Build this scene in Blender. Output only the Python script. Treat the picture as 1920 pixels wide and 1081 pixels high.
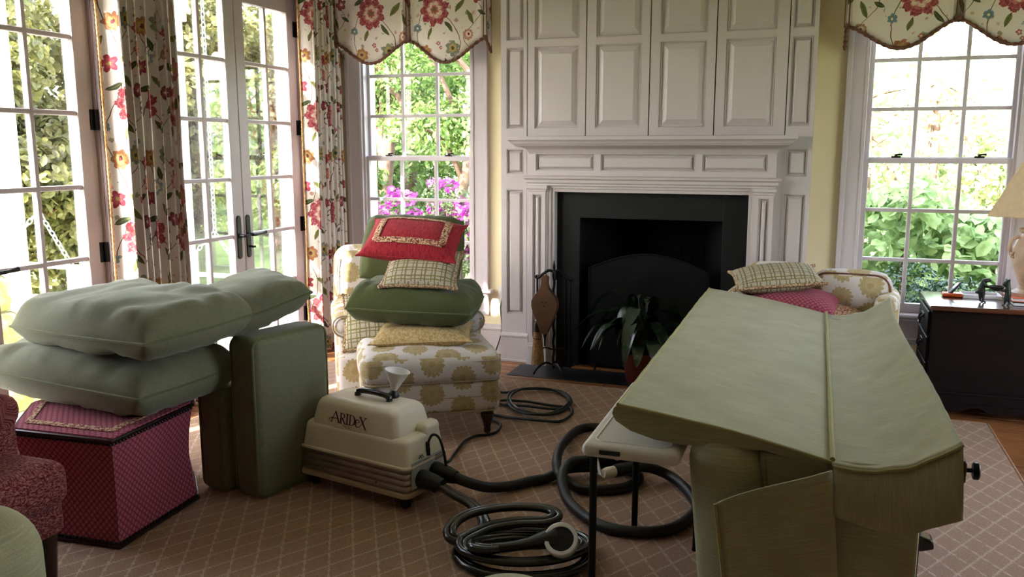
import bpy, math, random
import numpy as np
from mathutils import Vector, Matrix, noise

for o in list(bpy.data.objects):
    bpy.data.objects.remove(o)
sc = bpy.context.scene
COL = sc.collection
R = math.radians
PI = math.pi
random.seed(7)

# ------------------------------------------------------------------ camera
cam_d = bpy.data.cameras.new('camera')
cam = bpy.data.objects.new('camera', cam_d)
COL.objects.link(cam)
cam_d.sensor_width = 36.0
cam_d.lens = 36.0 * 1600 / 1920
cam_d.clip_start = 0.05
cam_d.clip_end = 300
cam.location = (0, 0, 1.42)
cam.rotation_euler = (R(90 - 9.3), 0, R(19.56))
sc.camera = cam

# ------------------------------------------------------------------ sky, sun, exposure
world = bpy.data.worlds.new('world')
sc.world = world
world.use_nodes = True
wn = world.node_tree
wn.nodes.clear()
sky = wn.nodes.new('ShaderNodeTexSky')
sky.sky_type = 'NISHITA'
sky.sun_disc = False
sky.sun_elevation = R(32)
sky.sun_rotation = R(206)
sky.air_density = 1.0
sky.dust_density = 3.0
sky.ozone_density = 1.0
bg = wn.nodes.new('ShaderNodeBackground')
bg.inputs['Strength'].default_value = 0.75
wo = wn.nodes.new('ShaderNodeOutputWorld')
hs = wn.nodes.new('ShaderNodeHueSaturation')
hs.inputs['Saturation'].default_value = 0.5
wn.links.new(sky.outputs[0], hs.inputs['Color'])
wn.links.new(hs.outputs[0], bg.inputs['Color'])
wn.links.new(bg.outputs[0], wo.inputs['Surface'])

sun_d = bpy.data.lights.new('sun', 'SUN')
sun_d.energy = 8.0
sun_d.angle = R(0.6)
sun_d.color = (1.0, 0.95, 0.86)
sun = bpy.data.objects.new('sun', sun_d)
COL.objects.link(sun)
SUN_FROM = Vector((-0.36, -0.72, 0.50)).normalized()
sun.rotation_euler = SUN_FROM.to_track_quat('Z', 'Y').to_euler()
sun.location = (-3, -10, 12)

vs = sc.view_settings
vs.view_transform = 'Standard'
vs.look = 'None'
vs.gamma = 1.0
vs.use_curve_mapping = False
vs.exposure = 2.25
sc.cycles.use_denoising = True
sc.cycles.max_bounces = 10
sc.cycles.diffuse_bounces = 5
sc.cycles.glossy_bounces = 4
sc.cycles.transparent_max_bounces = 16
sc.cycles.transmission_bounces = 6
sc.cycles.caustics_reflective = False
sc.cycles.caustics_refractive = False
sc.cycles.sample_clamp_indirect = 6.0


def portal(name, loc, rot, sx, sy):
    d = bpy.data.lights.new(name, 'AREA')
    d.shape = 'RECTANGLE'
    d.size = sx
    d.size_y = sy
    d.cycles.is_portal = True
    o = bpy.data.objects.new(name, d)
    o.location = loc
    o.rotation_euler = rot
    COL.objects.link(o)
    return o


portal('sky_portal', (-2.66, 5.75, 1.4), (R(-90), 0, 0), 0.9, 2.0)
portal('sky_portal', (0.64, 5.75, 1.4), (R(-90), 0, 0), 0.9, 2.0)
portal('sky_portal', (-3.60, 2.66, 1.25), (0, R(-90), 0), 2.4, 1.5)
portal('sky_portal', (-3.60, 4.49, 1.25), (0, R(-90), 0), 2.4, 1.4)
portal('sky_portal', (2.68, 3.55, 1.35), (0, R(90), 0), 2.2, 1.6)


# ------------------------------------------------------------------ node helpers
def lin(r, g, b):
    def f(c):
        c /= 255.0
        return c / 12.92 if c <= 0.04045 else ((c + 0.055) / 1.055) ** 2.4
    return (f(r), f(g), f(b), 1.0)


class NT:
    """small wrapper to write node trees as expressions"""

    def __init__(s, tree):
        s.t = tree

    def n(s, typ, **props):
        nd = s.t.nodes.new(typ)
        for k, v in props.items():
            setattr(nd, k, v)
        return nd

    def put(s, sock, v):
        if isinstance(v, bpy.types.NodeSocket):
            s.t.links.new(v, sock)
        elif v is not None:
            if sock.type == 'RGBA' and not isinstance(v, (tuple, list)):
                v = (v, v, v, 1)
            if sock.type == 'VECTOR' and isinstance(v, (tuple, list)) and len(v) == 4:
                v = v[:3]
            sock.default_value = v

    def m(s, op, a, b=None, c=None, clamp=False):
        nd = s.n('ShaderNodeMath', operation=op, use_clamp=clamp)
        s.put(nd.inputs[0], a)
        if b is not None:
            s.put(nd.inputs[1], b)
        if c is not None:
            s.put(nd.inputs[2], c)
        return nd.outputs[0]

    def mix(s, f, a, b, blend='MIX'):
        nd = s.n('ShaderNodeMix', data_type='RGBA', blend_type=blend)
        s.put(nd.inputs[0], f)
        s.put(nd.inputs[6], a)
        s.put(nd.inputs[7], b)
        return nd.outputs[2]

    def noise(s, vec, scale, detail=2.0, rough=0.5, dist=0.0, out=0):
        nd = s.n('ShaderNodeTexNoise')
        s.put(nd.inputs['Vector'], vec)
        nd.inputs['Scale'].default_value = scale
        nd.inputs['Detail'].default_value = detail
        nd.inputs['Roughness'].default_value = rough
        nd.inputs['Distortion'].default_value = dist
        return nd.outputs[out]

    def ramp(s, f, stops, interp='LINEAR'):
        nd = s.n('ShaderNodeValToRGB')
        cr = nd.color_ramp
        cr.interpolation = interp
        while len(cr.elements) < len(stops):
            cr.elements.new(0.5)
        for e, (p, c) in zip(cr.elements, stops):
            e.position = p
            e.color = c if len(c) == 4 else (*c, 1)
        s.put(nd.inputs[0], f)
        return nd.outputs[0]

    def mapping(s, vec, scale=(1, 1, 1), rot=(0, 0, 0), loc=(0, 0, 0)):
        nd = s.n('ShaderNodeMapping')
        s.put(nd.inputs[0], vec)
        nd.inputs['Location'].default_value = loc
        nd.inputs['Rotation'].default_value = rot
        nd.inputs['Scale'].default_value = scale
        return nd.outputs[0]

    def uv(s):
        return s.n('ShaderNodeUVMap').outputs[0]

    def obj(s):
        return s.n('ShaderNodeTexCoord').outputs['Object']

    def pos(s):
        return s.n('ShaderNodeNewGeometry').outputs['Position']

    def sep(s, v):
        nd = s.n('ShaderNodeSeparateXYZ')
        s.put(nd.inputs[0], v)
        return nd.outputs

    def comb(s, x, y, z=0.0):
        nd = s.n('ShaderNodeCombineXYZ')
        s.put(nd.inputs[0], x)
        s.put(nd.inputs[1], y)
        s.put(nd.inputs[2], z)
        return nd.outputs[0]

    def vadd(s, a, b):
        nd = s.n('ShaderNodeVectorMath', operation='ADD')
        s.put(nd.inputs[0], a)
        s.put(nd.inputs[1], b)
        return nd.outputs[0]

    def vscale(s, a, k):
        nd = s.n('ShaderNodeVectorMath', operation='SCALE')
        s.put(nd.inputs[0], a)
        nd.inputs['Scale'].default_value = k
        return nd.outputs[0]

    def bump(s, h, strength=0.3, dist=0.01):
        nd = s.n('ShaderNodeBump')
        nd.inputs['Strength'].default_value = strength
        nd.inputs['Distance'].default_value = dist
        s.put(nd.inputs['Height'], h)
        return nd.outputs[0]


def new_mat(name):
    m = bpy.data.materials.new(name)
    m.use_nodes = True
    m.node_tree.nodes.clear()
    g = NT(m.node_tree)
    out = g.n('ShaderNodeOutputMaterial')
    p = g.n('ShaderNodeBsdfPrincipled')
    m.node_tree.links.new(p.outputs[0], out.inputs['Surface'])
    g.p = p
    g.out = out
    return m, g


def simple(name, col, rough=0.5, metal=0.0, var=0.06, scale=12, bump=0.0, bscale=200, spec=0.5, sheen=0.0, coat=0.0):
    m, g = new_mat(name)
    co = g.obj()
    n = g.noise(co, scale, 3)
    dark = tuple(c * (1 - var * 2) for c in col[:3]) + (1,)
    lite = tuple(min(1, c * (1 + var * 2)) for c in col[:3]) + (1,)
    g.put(g.p.inputs['Base Color'], g.ramp(n, [(0.3, dark), (0.7, lite)]))
    g.p.inputs['Roughness'].default_value = rough
    g.p.inputs['Metallic'].default_value = metal
    g.p.inputs['Specular IOR Level'].default_value = spec
    if sheen:
        g.p.inputs['Sheen Weight'].default_value = sheen
        g.p.inputs['Sheen Roughness'].default_value = 0.4
    if coat:
        g.p.inputs['Coat Weight'].default_value = coat
        g.p.inputs['Coat Roughness'].default_value = 0.08
    if bump:
        g.put(g.p.inputs['Normal'], g.bump(g.noise(co, bscale, 2), bump, 0.003))
    return m


def cloth(name, col, var=0.10, strie=(60, 60, 60), rough=0.85, sheen=0.35, bump=0.25, mott=6, tint=None):
    """woven upholstery: slubby streaks along one thread direction over a soft mottle"""
    m, g = new_mat(name)
    co = g.uv()
    n1 = g.noise(g.mapping(co, strie), 1.0, 3, 0.6)
    n2 = g.noise(co, mott, 3)
    n3 = g.noise(co, 260, 3, 0.7)
    f = g.m('ADD', g.m('MULTIPLY', n1, 0.36), g.m('ADD', g.m('MULTIPLY', n2, 0.24), g.m('MULTIPLY', n3, 0.40)))
    dark = tuple(c * (1 - var * 3) for c in col[:3]) + (1,)
    lite = tuple(min(1, c * (1 + var * 3)) for c in (tint or col)[:3]) + (1,)
    g.put(g.p.inputs['Base Color'], g.ramp(f, [(0.35, dark), (0.5, col), (0.66, lite)]))
    g.p.inputs['Roughness'].default_value = rough
    g.p.inputs['Specular IOR Level'].default_value = 0.15
    g.p.inputs['Sheen Weight'].default_value = sheen
    g.p.inputs['Sheen Roughness'].default_value = 0.45
    g.put(g.p.inputs['Normal'], g.bump(g.m('ADD', n3, g.m('MULTIPLY', n1, 0.6)), bump, 0.002))
    return m


MAT = {}
MAT['white_paint'] = simple('white_paint', lin(190, 181, 183), 0.42, var=0.012, scale=3, bump=0.03, bscale=60)
MAT['lit_sash_paint'] = simple('lit_sash_paint', lin(198, 188, 194), 0.4, var=0.012, scale=3)  # same white as the doors, kept lighter for the brightly lit windows
MAT['shaded_door_paint'] = simple('shaded_door_paint', lin(172, 161, 165), 0.5, var=0.012, scale=3, spec=0.3)  # darkened copy of the sash white, shade put into the colour
MAT['yellow_wall'] = simple('yellow_wall', lin(234, 219, 182), 0.7, var=0.02, scale=4, bump=0.05, bscale=150)
MAT['front_wall'] = simple('front_wall', lin(172, 156, 132), 0.7, var=0.05, scale=4)  # unseen wall, toned brown to weaken bounce light from behind the camera
MAT['ceiling'] = simple('ceiling', lin(238, 236, 230), 0.8, var=0.01, scale=3)
MAT['black_iron'] = simple('black_iron', lin(22, 22, 24), 0.42, 0.6, var=0.2, scale=30, bump=0.1, bscale=90)
MAT['bronze_lock'] = simple('bronze_lock', lin(38, 30, 26), 0.4, 0.7, var=0.15, scale=30)
MAT['slate'] = simple('slate', lin(15, 16, 18), 0.55, var=0.12, scale=8, bump=0.08, bscale=40, spec=0.25)
MAT['hearth_slate'] = simple('hearth_slate', lin(30, 33, 38), 0.4, var=0.12, scale=8, bump=0.08, bscale=40)
MAT['soot_and_shade'] = simple('soot_and_shade', lin(15, 15, 15), 0.9, var=0.2, scale=10, spec=0.1)  # soot in the firebox, painted shade in door gaps and air holes
MAT['screen_mesh'] = simple('screen_mesh', lin(13, 13, 13), 0.85, 0.0, var=0.15, scale=12, bump=0.3, bscale=500, spec=0.15)
MAT['black_plastic'] = simple('black_plastic', lin(16, 16, 18), 0.35, var=0.1, scale=30)
MAT['black_vinyl'] = simple('black_vinyl', lin(9, 9, 11), 0.22, var=0.1, scale=20, coat=0.5)
MAT['black_rubber'] = simple('black_rubber', lin(15, 16, 19), 0.48, var=0.1, scale=20)
MAT['cord'] = simple('cord', lin(20, 27, 25), 0.45, var=0.1, scale=20)
MAT['cream_plastic'] = simple('cream_plastic', lin(232, 221, 202), 0.42, var=0.02, scale=4, bump=0.04, bscale=300)
MAT['tan_plastic'] = simple('tan_plastic', lin(178, 158, 132), 0.5, var=0.03, scale=8)
MAT['table_plastic'] = simple('table_plastic', lin(208, 203, 196), 0.5, var=0.02, scale=6, bump=0.1, bscale=220)
MAT['white_plastic'] = simple('white_plastic', lin(225, 222, 220), 0.35, var=0.02, scale=6)
MAT['label_white'] = simple('label_white', lin(205, 208, 216), 0.3, 0.3, var=0.03, scale=20)
MAT['print_maroon'] = simple('print_maroon', lin(74, 28, 40), 0.6, var=0.05, scale=20)
MAT['chrome_band'] = None
MAT['steel'] = simple('steel', lin(150, 150, 155), 0.3, 0.9, var=0.05, scale=20)
MAT['dark_wood'] = None
MAT['orange'] = simple('orange', lin(214, 92, 40), 0.45, var=0.04, scale=10)
MAT['paper'] = simple('paper', lin(228, 226, 232), 0.6, var=0.02, scale=10)
MAT['verdigris'] = simple('verdigris', lin(52, 56, 52), 0.45, 0.55, var=0.25, scale=60, bump=0.2, bscale=120)
MAT['lamp_ceramic'] = simple('lamp_ceramic', lin(196, 166, 142), 0.45, var=0.10, scale=14, bump=0.1, bscale=40)
MAT['lamp_shade'] = simple('lamp_shade', lin(222, 196, 162), 0.8, var=0.03, scale=40, bump=0.1, bscale=400)
MAT['pot_red'] = simple('pot_red', lin(92, 22, 18), 0.4, var=0.08, scale=10)
MAT['straw'] = simple('straw', lin(150, 112, 72), 0.85, var=0.18, scale=90, bump=0.6, bscale=300)
MAT['bellows_wood'] = simple('bellows_wood', lin(112, 76, 54), 0.55, var=0.1, scale=14)
MAT['leather_dark'] = simple('leather_dark', lin(44, 30, 24), 0.6, var=0.1, scale=20)
MAT['porch_white'] = simple('porch_white', lin(236, 234, 230), 0.6, var=0.02, scale=4)
MAT['porch_floor'] = simple('porch_floor', lin(190, 186, 178), 0.7, var=0.06, scale=3)
MAT['chain'] = simple('chain', lin(150, 158, 166), 0.4, 0.7, var=0.05, scale=20)
MAT['bark'] = simple('bark', lin(92, 70, 58), 0.9, var=0.25, scale=9, bump=0.8, bscale=25)
MAT['grass_ground'] = simple('grass_ground', lin(96, 112, 60), 0.95, var=0.25, scale=1.5, bump=0.6, bscale=20)
MAT['mulch'] = simple('mulch', lin(70, 52, 40), 0.95, var=0.2, scale=6, bump=0.6, bscale=20)

# upholstery
MAT['sage_chenille'] = cloth('sage_chenille', lin(150, 145, 114), 0.07, (10, 170, 60), sheen=0.10, tint=lin(160, 154, 126))
MAT['sage_velvet'] = cloth('sage_velvet', lin(112, 112, 90), 0.06, (60, 60, 60), sheen=0.22, bump=0.15, mott=4)
MAT['olive_velvet'] = cloth('olive_velvet', lin(72, 78, 46), 0.06, (60, 60, 60), sheen=0.15, bump=0.12, mott=5)
MAT['gold_bolster'] = None
MAT['lime_cushion'] = None


def chrome_band():
    m, g = new_mat('ribbed_metal_band')
    co = g.obj()
    n = g.noise(co, 9.0, 2)
    g.put(g.p.inputs['Base Color'], g.ramp(n, [(0.3, lin(160, 150, 142)), (0.7, lin(182, 172, 164))]))
    g.p.inputs['Metallic'].default_value = 0.9
    g.p.inputs['Roughness'].default_value = 0.34
    return m


MAT['chrome_band'] = chrome_band()


def wood(name, c0, c1, rough, sx=(1.2, 14, 14), coat=0.0, rnd=0.0, spec=0.5):
    m, g = new_mat(name)
    co = g.obj()
    if rnd:
        oi = g.n('ShaderNodeObjectInfo')
        off = g.m('MULTIPLY', oi.outputs['Random'], 37.0)
        co = g.vadd(co, g.comb(off, off, off))
    n = g.noise(g.mapping(co, sx), 1.0, 5, 0.6, 0.6)
    col = g.ramp(n, [(0.25, c0), (0.75, c1)])
    if rnd:
        b = g.m('ADD', g.m('MULTIPLY', oi.outputs['Random'], rnd), 1 - rnd / 2)
        col = g.mix(1.0, col, g.comb(b, b, b), 'MULTIPLY')
    g.put(g.p.inputs['Base Color'], col)
    g.p.inputs['Roughness'].default_value = rough
    g.put(g.p.inputs['Normal'], g.bump(n, 0.08, 0.003))
    g.p.inputs['Specular IOR Level'].default_value = spec
    if coat:
        g.p.inputs['Coat Weight'].default_value = coat
        g.p.inputs['Coat Roughness'].default_value = 0.15
    return m


MAT['dark_wood'] = wood('dark_wood', lin(17, 11, 11), lin(30, 20, 19), 0.5, spec=0.12)
MAT['desk_top'] = wood('desk_top', lin(58, 30, 22), lin(92, 52, 36), 0.22, coat=0.7)
MAT['leg_wood'] = wood('leg_wood', lin(30, 16, 13), lin(58, 30, 22), 0.3, coat=0.4)
MAT['oak'] = wood('oak', lin(112, 68, 38), lin(168, 112, 68), 0.38, (1.5, 22, 22), coat=0.25, rnd=0.45)


def glass_mat():
    m, g = new_mat('window_glass')
    g.t.nodes.remove(g.p)
    tr = g.n('ShaderNodeBsdfTransparent')
    tr.inputs[0].default_value = (0.965, 0.98, 0.975, 1)
    gl = g.n('ShaderNodeBsdfGlossy')
    gl.inputs['Roughness'].default_value = 0.02
    fr = g.n('ShaderNodeFresnel')
    fr.inputs[0].default_value = 1.45
    n = g.noise(g.obj(), 3.0, 2)
    mx = g.n('ShaderNodeMixShader')
    g.put(mx.inputs[0], g.m('MULTIPLY', fr.outputs[0], g.m('ADD', 0.3, g.m('MULTIPLY', n, 0.1)), clamp=True))
    g.put(mx.inputs[1], tr.outputs[0])
    g.put(mx.inputs[2], gl.outputs[0])
    g.put(g.out.inputs['Surface'], mx.outputs[0])
    return m


MAT['glass'] = glass_mat()


def rug_mat():
    m, g = new_mat('trellis_rug')
    P = g.obj()
    w = g.n('ShaderNodeTexNoise')
    g.put(w.inputs['Vector'], P)
    w.inputs['Scale'].default_value = 70
    w.inputs['Detail'].default_value = 1
    x, y, z = g.sep(P)
    jag = g.m('MULTIPLY', g.m('SUBTRACT', w.outputs[0], 0.5), 0.10)
    zig = g.m('MULTIPLY', g.m('PINGPONG', g.m('ADD', x, y), 0.009), 8.0)
    a = g.m('DIVIDE', x, 0.0962)
    b = g.m('DIVIDE', y, 0.1630)

    def line(t, wd):
        d = g.m('ABSOLUTE', g.m('SUBTRACT', g.m('FRACT', g.m('ADD', t, 0.5)), 0.5))
        return g.m('SMOOTHSTEP', d, wd, wd * 0.45) if False else g.m('SUBTRACT', 1.0, g.m('MULTIPLY', d, 1.0 / wd), clamp=True)
    t1 = g.m('ADD', g.m('ADD', a, b), g.m('ADD', jag, zig))
    t2 = g.m('ADD', g.m('SUBTRACT', a, b), g.m('SUBTRACT', jag, zig))
    L = g.m('MAXIMUM', line(t1, 0.056), line(t2, 0.056))
    L = g.m('MULTIPLY', L, 2.2, clamp=True)
    weave = g.n('ShaderNodeTexWave', wave_type='BANDS', bands_direction='DIAGONAL')
    g.put(weave.inputs['Vector'], P)
    weave.inputs['Scale'].default_value = 90
    weave.inputs['Distortion'].default_value = 2.0
    mot = g.noise(P, 150, 4, 0.7)
    big = g.noise(P, 2.2, 3)
    base = g.ramp(mot, [(0.3, lin(128, 99, 80)), (0.7, lin(176, 142, 120))])
    base = g.mix(g.m('MULTIPLY', big, 0.35), base, lin(182, 142, 118))
    lc = g.ramp(mot, [(0.3, lin(170, 143, 122)), (0.7, lin(202, 177, 156))])
    g.put(g.p.inputs['Base Color'], g.mix(L, base, lc))
    g.p.inputs['Roughness'].default_value = 0.9
    g.p.inputs['Specular IOR Level'].default_value = 0.1
    g.p.inputs['Sheen Weight'].default_value = 0.12
    g.p.inputs['Sheen Roughness'].default_value = 0.5
    h = g.m('ADD', g.m('MULTIPLY', weave.outputs['Fac'], 0.5), g.m('ADD', g.m('MULTIPLY', mot, 0.5), g.m('MULTIPLY', L, 0.8)))
    g.put(g.p.inputs['Normal'], g.bump(h, 0.5, 0.004))
    return m


MAT['rug'] = rug_mat()
MAT['rug_binding'] = simple('rug_binding', lin(176, 138, 112), 0.9, var=0.08, scale=60, bump=0.3, bscale=300)


# ---- printed fabrics -------------------------------------------------------
def flower_group():
    """one printed blossom, repeated over the cloth: petals, a ring and a centre"""
    t = bpy.data.node_groups.new('printed_blossom', 'ShaderNodeTree')
    I = t.interface
    for nm, ty, df in (('Base', 'NodeSocketColor', None), ('UV', 'NodeSocketVector', None), ('CX', 'NodeSocketFloat', 0), ('CY', 'NodeSocketFloat', 0),
                       ('TX', 'NodeSocketFloat', 0.68), ('TY', 'NodeSocketFloat', 0.66), ('R', 'NodeSocketFloat', 0.1), ('Petals', 'NodeSocketFloat', 7.0),
                       ('Outer', 'NodeSocketColor', None), ('Mid', 'NodeSocketColor', None), ('Core', 'NodeSocketColor', None), ('Line', 'NodeSocketColor', None), ('Depth', 'NodeSocketFloat', 0.25)):
        s = I.new_socket(nm, in_out='INPUT', socket_type=ty)
        if df is not None:
            s.default_value = df
    I.new_socket('Color', in_out='OUTPUT', socket_type='NodeSocketColor')
    g = NT(t)
    gi = g.n('NodeGroupInput').outputs
    go = g.n('NodeGroupOutput')
    x, y, z = g.sep(gi['UV'])
    hx = g.m('MULTIPLY', gi['TX'], 0.5)
    hy = g.m('MULTIPLY', gi['TY'], 0.5)
    dx = g.m('WRAP', g.m('SUBTRACT', x, gi['CX']), hx, g.m('MULTIPLY', hx, -1.0))
    dy = g.m('WRAP', g.m('SUBTRACT', y, gi['CY']), hy, g.m('MULTIPLY', hy, -1.0))
    r = g.m('SQRT', g.m('ADD', g.m('MULTIPLY', dx, dx), g.m('MULTIPLY', dy, dy)))
    a = g.m('ARCTAN2', dy, dx)
    pet = g.m('ABSOLUTE', g.m('SINE', g.m('MULTIPLY', a, g.m('MULTIPLY', gi['Petals'], 0.5))))
    edge = g.m('MULTIPLY', gi['R'], g.m('ADD', g.m('SUBTRACT', 1.0, gi['Depth']), g.m('MULTIPLY', pet, gi['Depth'])))
    q = g.m('DIVIDE', r, edge)
    nz = g.noise(gi['UV'], 70, 2)
    q2 = g.m('ADD', q, g.m('MULTIPLY', g.m('SUBTRACT', nz, 0.5), 0.35))
    inside = g.m('LESS_THAN', q2, 1.0)
    col = g.mix(g.m('MULTIPLY_ADD', g.m('SUBTRACT', q2, 0.55), 6.0, 0.5, clamp=True), gi['Mid'], gi['Outer'])
    rings = g.m('ABSOLUTE', g.m('SINE', g.m('ADD', g.m('MULTIPLY', q2, 13.0), g.m('MULTIPLY', pet, 2.0))))
    col = g.mix(g.m('MULTIPLY', g.m('LESS_THAN', rings, 0.22), 0.55), col, gi['Line'])
    col = g.mix(g.m('MULTIPLY', g.m('LESS_THAN', pet, 0.16), g.m('MULTIPLY', g.m('GREATER_THAN', q2, 0.4), 0.45)), col, gi['Line'])
    wash = g.noise(gi['UV'], 38, 3)
    col = g.mix(g.m('MULTIPLY', g.m('SUBTRACT', wash, 0.35, clamp=True), 0.9), col, gi['Line'])
    col = g.mix(g.m('LESS_THAN', q2, 0.26), col, gi['Core'])
    g.put(go.inputs[0], g.mix(inside, gi['Base'], col))
    return t


def leaf_group():
    t = bpy.data.node_groups.new('printed_leaf', 'ShaderNodeTree')
    I = t.interface
    for nm, ty, df in (('Base', 'NodeSocketColor', None), ('UV', 'NodeSocketVector', None), ('CX', 'NodeSocketFloat', 0), ('CY', 'NodeSocketFloat', 0),
                       ('TX', 'NodeSocketFloat', 0.68), ('TY', 'NodeSocketFloat', 0.66), ('L', 'NodeSocketFloat', 0.05), ('W', 'NodeSocketFloat', 0.02),
                       ('Ang', 'NodeSocketFloat', 0.0), ('Color', 'NodeSocketColor', None), ('Vein', 'NodeSocketColor', None)):
        s = I.new_socket(nm, in_out='INPUT', socket_type=ty)
        if df is not None:
            s.default_value = df
    I.new_socket('Color', in_out='OUTPUT', socket_type='NodeSocketColor')
    g = NT(t)
    gi = g.n('NodeGroupInput').outputs
    go = g.n('NodeGroupOutput')
    x, y, z = g.sep(gi['UV'])
    hx = g.m('MULTIPLY', gi['TX'], 0.5)
    hy = g.m('MULTIPLY', gi['TY'], 0.5)
    dx = g.m('WRAP', g.m('SUBTRACT', x, gi['CX']), hx, g.m('MULTIPLY', hx, -1.0))
    dy = g.m('WRAP', g.m('SUBTRACT', y, gi['CY']), hy, g.m('MULTIPLY', hy, -1.0))
    c = g.m('COSINE', gi['Ang'])
    s_ = g.m('SINE', gi['Ang'])
    px = g.m('ADD', g.m('MULTIPLY', dx, c), g.m('MULTIPLY', dy, s_))
    py = g.m('SUBTRACT', g.m('MULTIPLY', dy, c), g.m('MULTIPLY', dx, s_))
    k = g.m('DIVIDE', px, gi['L'])
    wd = g.m('MULTIPLY', gi['W'], g.m('SUBTRACT', 1.0, g.m('MULTIPLY', k, k)))
    ay = g.m('ABSOLUTE', py)
    col = g.mix(g.m('LESS_THAN', ay, 0.0016), gi['Color'], gi['Vein'])
    g.put(go.inputs[0], g.mix(g.m('LESS_THAN', ay, wd), gi['Base'], col))
    return t


FLOWER = flower_group()
LEAF = leaf_group()


def floral_print(name, TX, TY, motifs, leaves, vines, ground, off=(0, 0), sheen=0.2, transl=0.0, line=None, small=None):
    m, g = new_mat(name)
    uv0 = g.vadd(g.uv(), (off[0], off[1], 0))
    wob = g.n('ShaderNodeTexNoise')
    g.put(wob.inputs['Vector'], uv0)
    wob.inputs['Scale'].default_value = 14
    wob.inputs['Detail'].default_value = 1
    wv = g.n('ShaderNodeVectorMath', operation='MULTIPLY_ADD')
    g.put(wv.inputs[0], wob.outputs['Color'])
    wv.inputs[1].default_value = (0.022, 0.022, 0)
    g.put(wv.inputs[2], uv0)
    uv = wv.outputs[0]
    gn = g.noise(uv0, 260, 2)
    base = g.mix(gn, ground, tuple(c * 0.86 for c in ground[:3]) + (1,))
    x, y, z = g.sep(uv)
    for (cx, amp, k, ph, wd, colr) in vines:
        cu = g.m('ADD', cx, g.m('MULTIPLY', amp, g.m('SINE', g.m('ADD', g.m('MULTIPLY', y, 2 * PI * k / TY), ph))))
        d = g.m('ABSOLUTE', g.m('WRAP', g.m('SUBTRACT', x, cu), TX / 2, -TX / 2))
        base = g.mix(g.m('LESS_THAN', d, wd), base, colr)
    if small:
        vo = g.n('ShaderNodeTexVoronoi')
        vo.inputs['Scale'].default_value = 23
        g.put(vo.inputs['Vector'], g.comb(x, y, 0.0))
        cr, cg, cb = g.sep(vo.outputs['Color'])
        dd = g.m('ADD', vo.outputs['Distance'], g.m('MULTIPLY', g.m('SUBTRACT', g.noise(uv, 90, 1), 0.5), 0.5))
        msk = g.m('MULTIPLY', g.m('LESS_THAN', dd, g.m('MULTIPLY_ADD', cg, 0.18, 0.14)), g.m('GREATER_THAN', cb, 0.22))
        base = g.mix(g.m('MULTIPLY', msk, 0.75), base, g.ramp(cr, small, 'CONSTANT'))
    for (cx, cy, l, w, a, c, v) in leaves:
        nd = g.n('ShaderNodeGroup')
        nd.node_tree = LEAF
        for k_, val in (('Base', base), ('UV', uv), ('CX', cx), ('CY', cy), ('TX', TX), ('TY', TY), ('L', l), ('W', w), ('Ang', a), ('Color', c), ('Vein', v)):
            g.put(nd.inputs[k_], val)
        base = nd.outputs[0]
    for (cx, cy, r, n, o, mi, co, dp) in motifs:
        nd = g.n('ShaderNodeGroup')
        nd.node_tree = FLOWER
        for k_, val in (('Base', base), ('UV', uv), ('CX', cx), ('CY', cy), ('TX', TX), ('TY', TY), ('R', r), ('Petals', float(n)), ('Outer', o), ('Mid', mi), ('Core', co), ('Line', line or mi), ('Depth', dp)):
            g.put(nd.inputs[k_], val)
        base = nd.outputs[0]
    g.put(g.p.inputs['Base Color'], base)
    g.p.inputs['Roughness'].default_value = 0.85
    g.p.inputs['Specular IOR Level'].default_value = 0.15
    g.p.inputs['Sheen Weight'].default_value = sheen
    g.put(g.p.inputs['Normal'], g.bump(gn, 0.15, 0.001))
    if transl:
        tl = g.n('ShaderNodeBsdfTranslucent')
        g.put(tl.inputs[0], base)
        mx = g.n('ShaderNodeMixShader')
        mx.inputs[0].default_value = transl
        g.put(mx.inputs[1], g.p.outputs[0])
        g.put(mx.inputs[2], tl.outputs[0])
        g.put(g.out.inputs['Surface'], mx.outputs[0])
    return m


CRIM, ROSE, PINK = lin(138, 40, 60), lin(176, 84, 92), lin(206, 140, 134)
RUST, GOLD, OLIV = lin(160, 94, 72), lin(184, 156, 98), lin(112, 112, 62)
DKGR, BLUE, TEAL = lin(68, 76, 52), lin(118, 138, 156), lin(104, 124, 118)
PLUM, CREAM = lin(112, 56, 68), lin(222, 208, 190)
VINE = lin(96, 70, 50)


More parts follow.
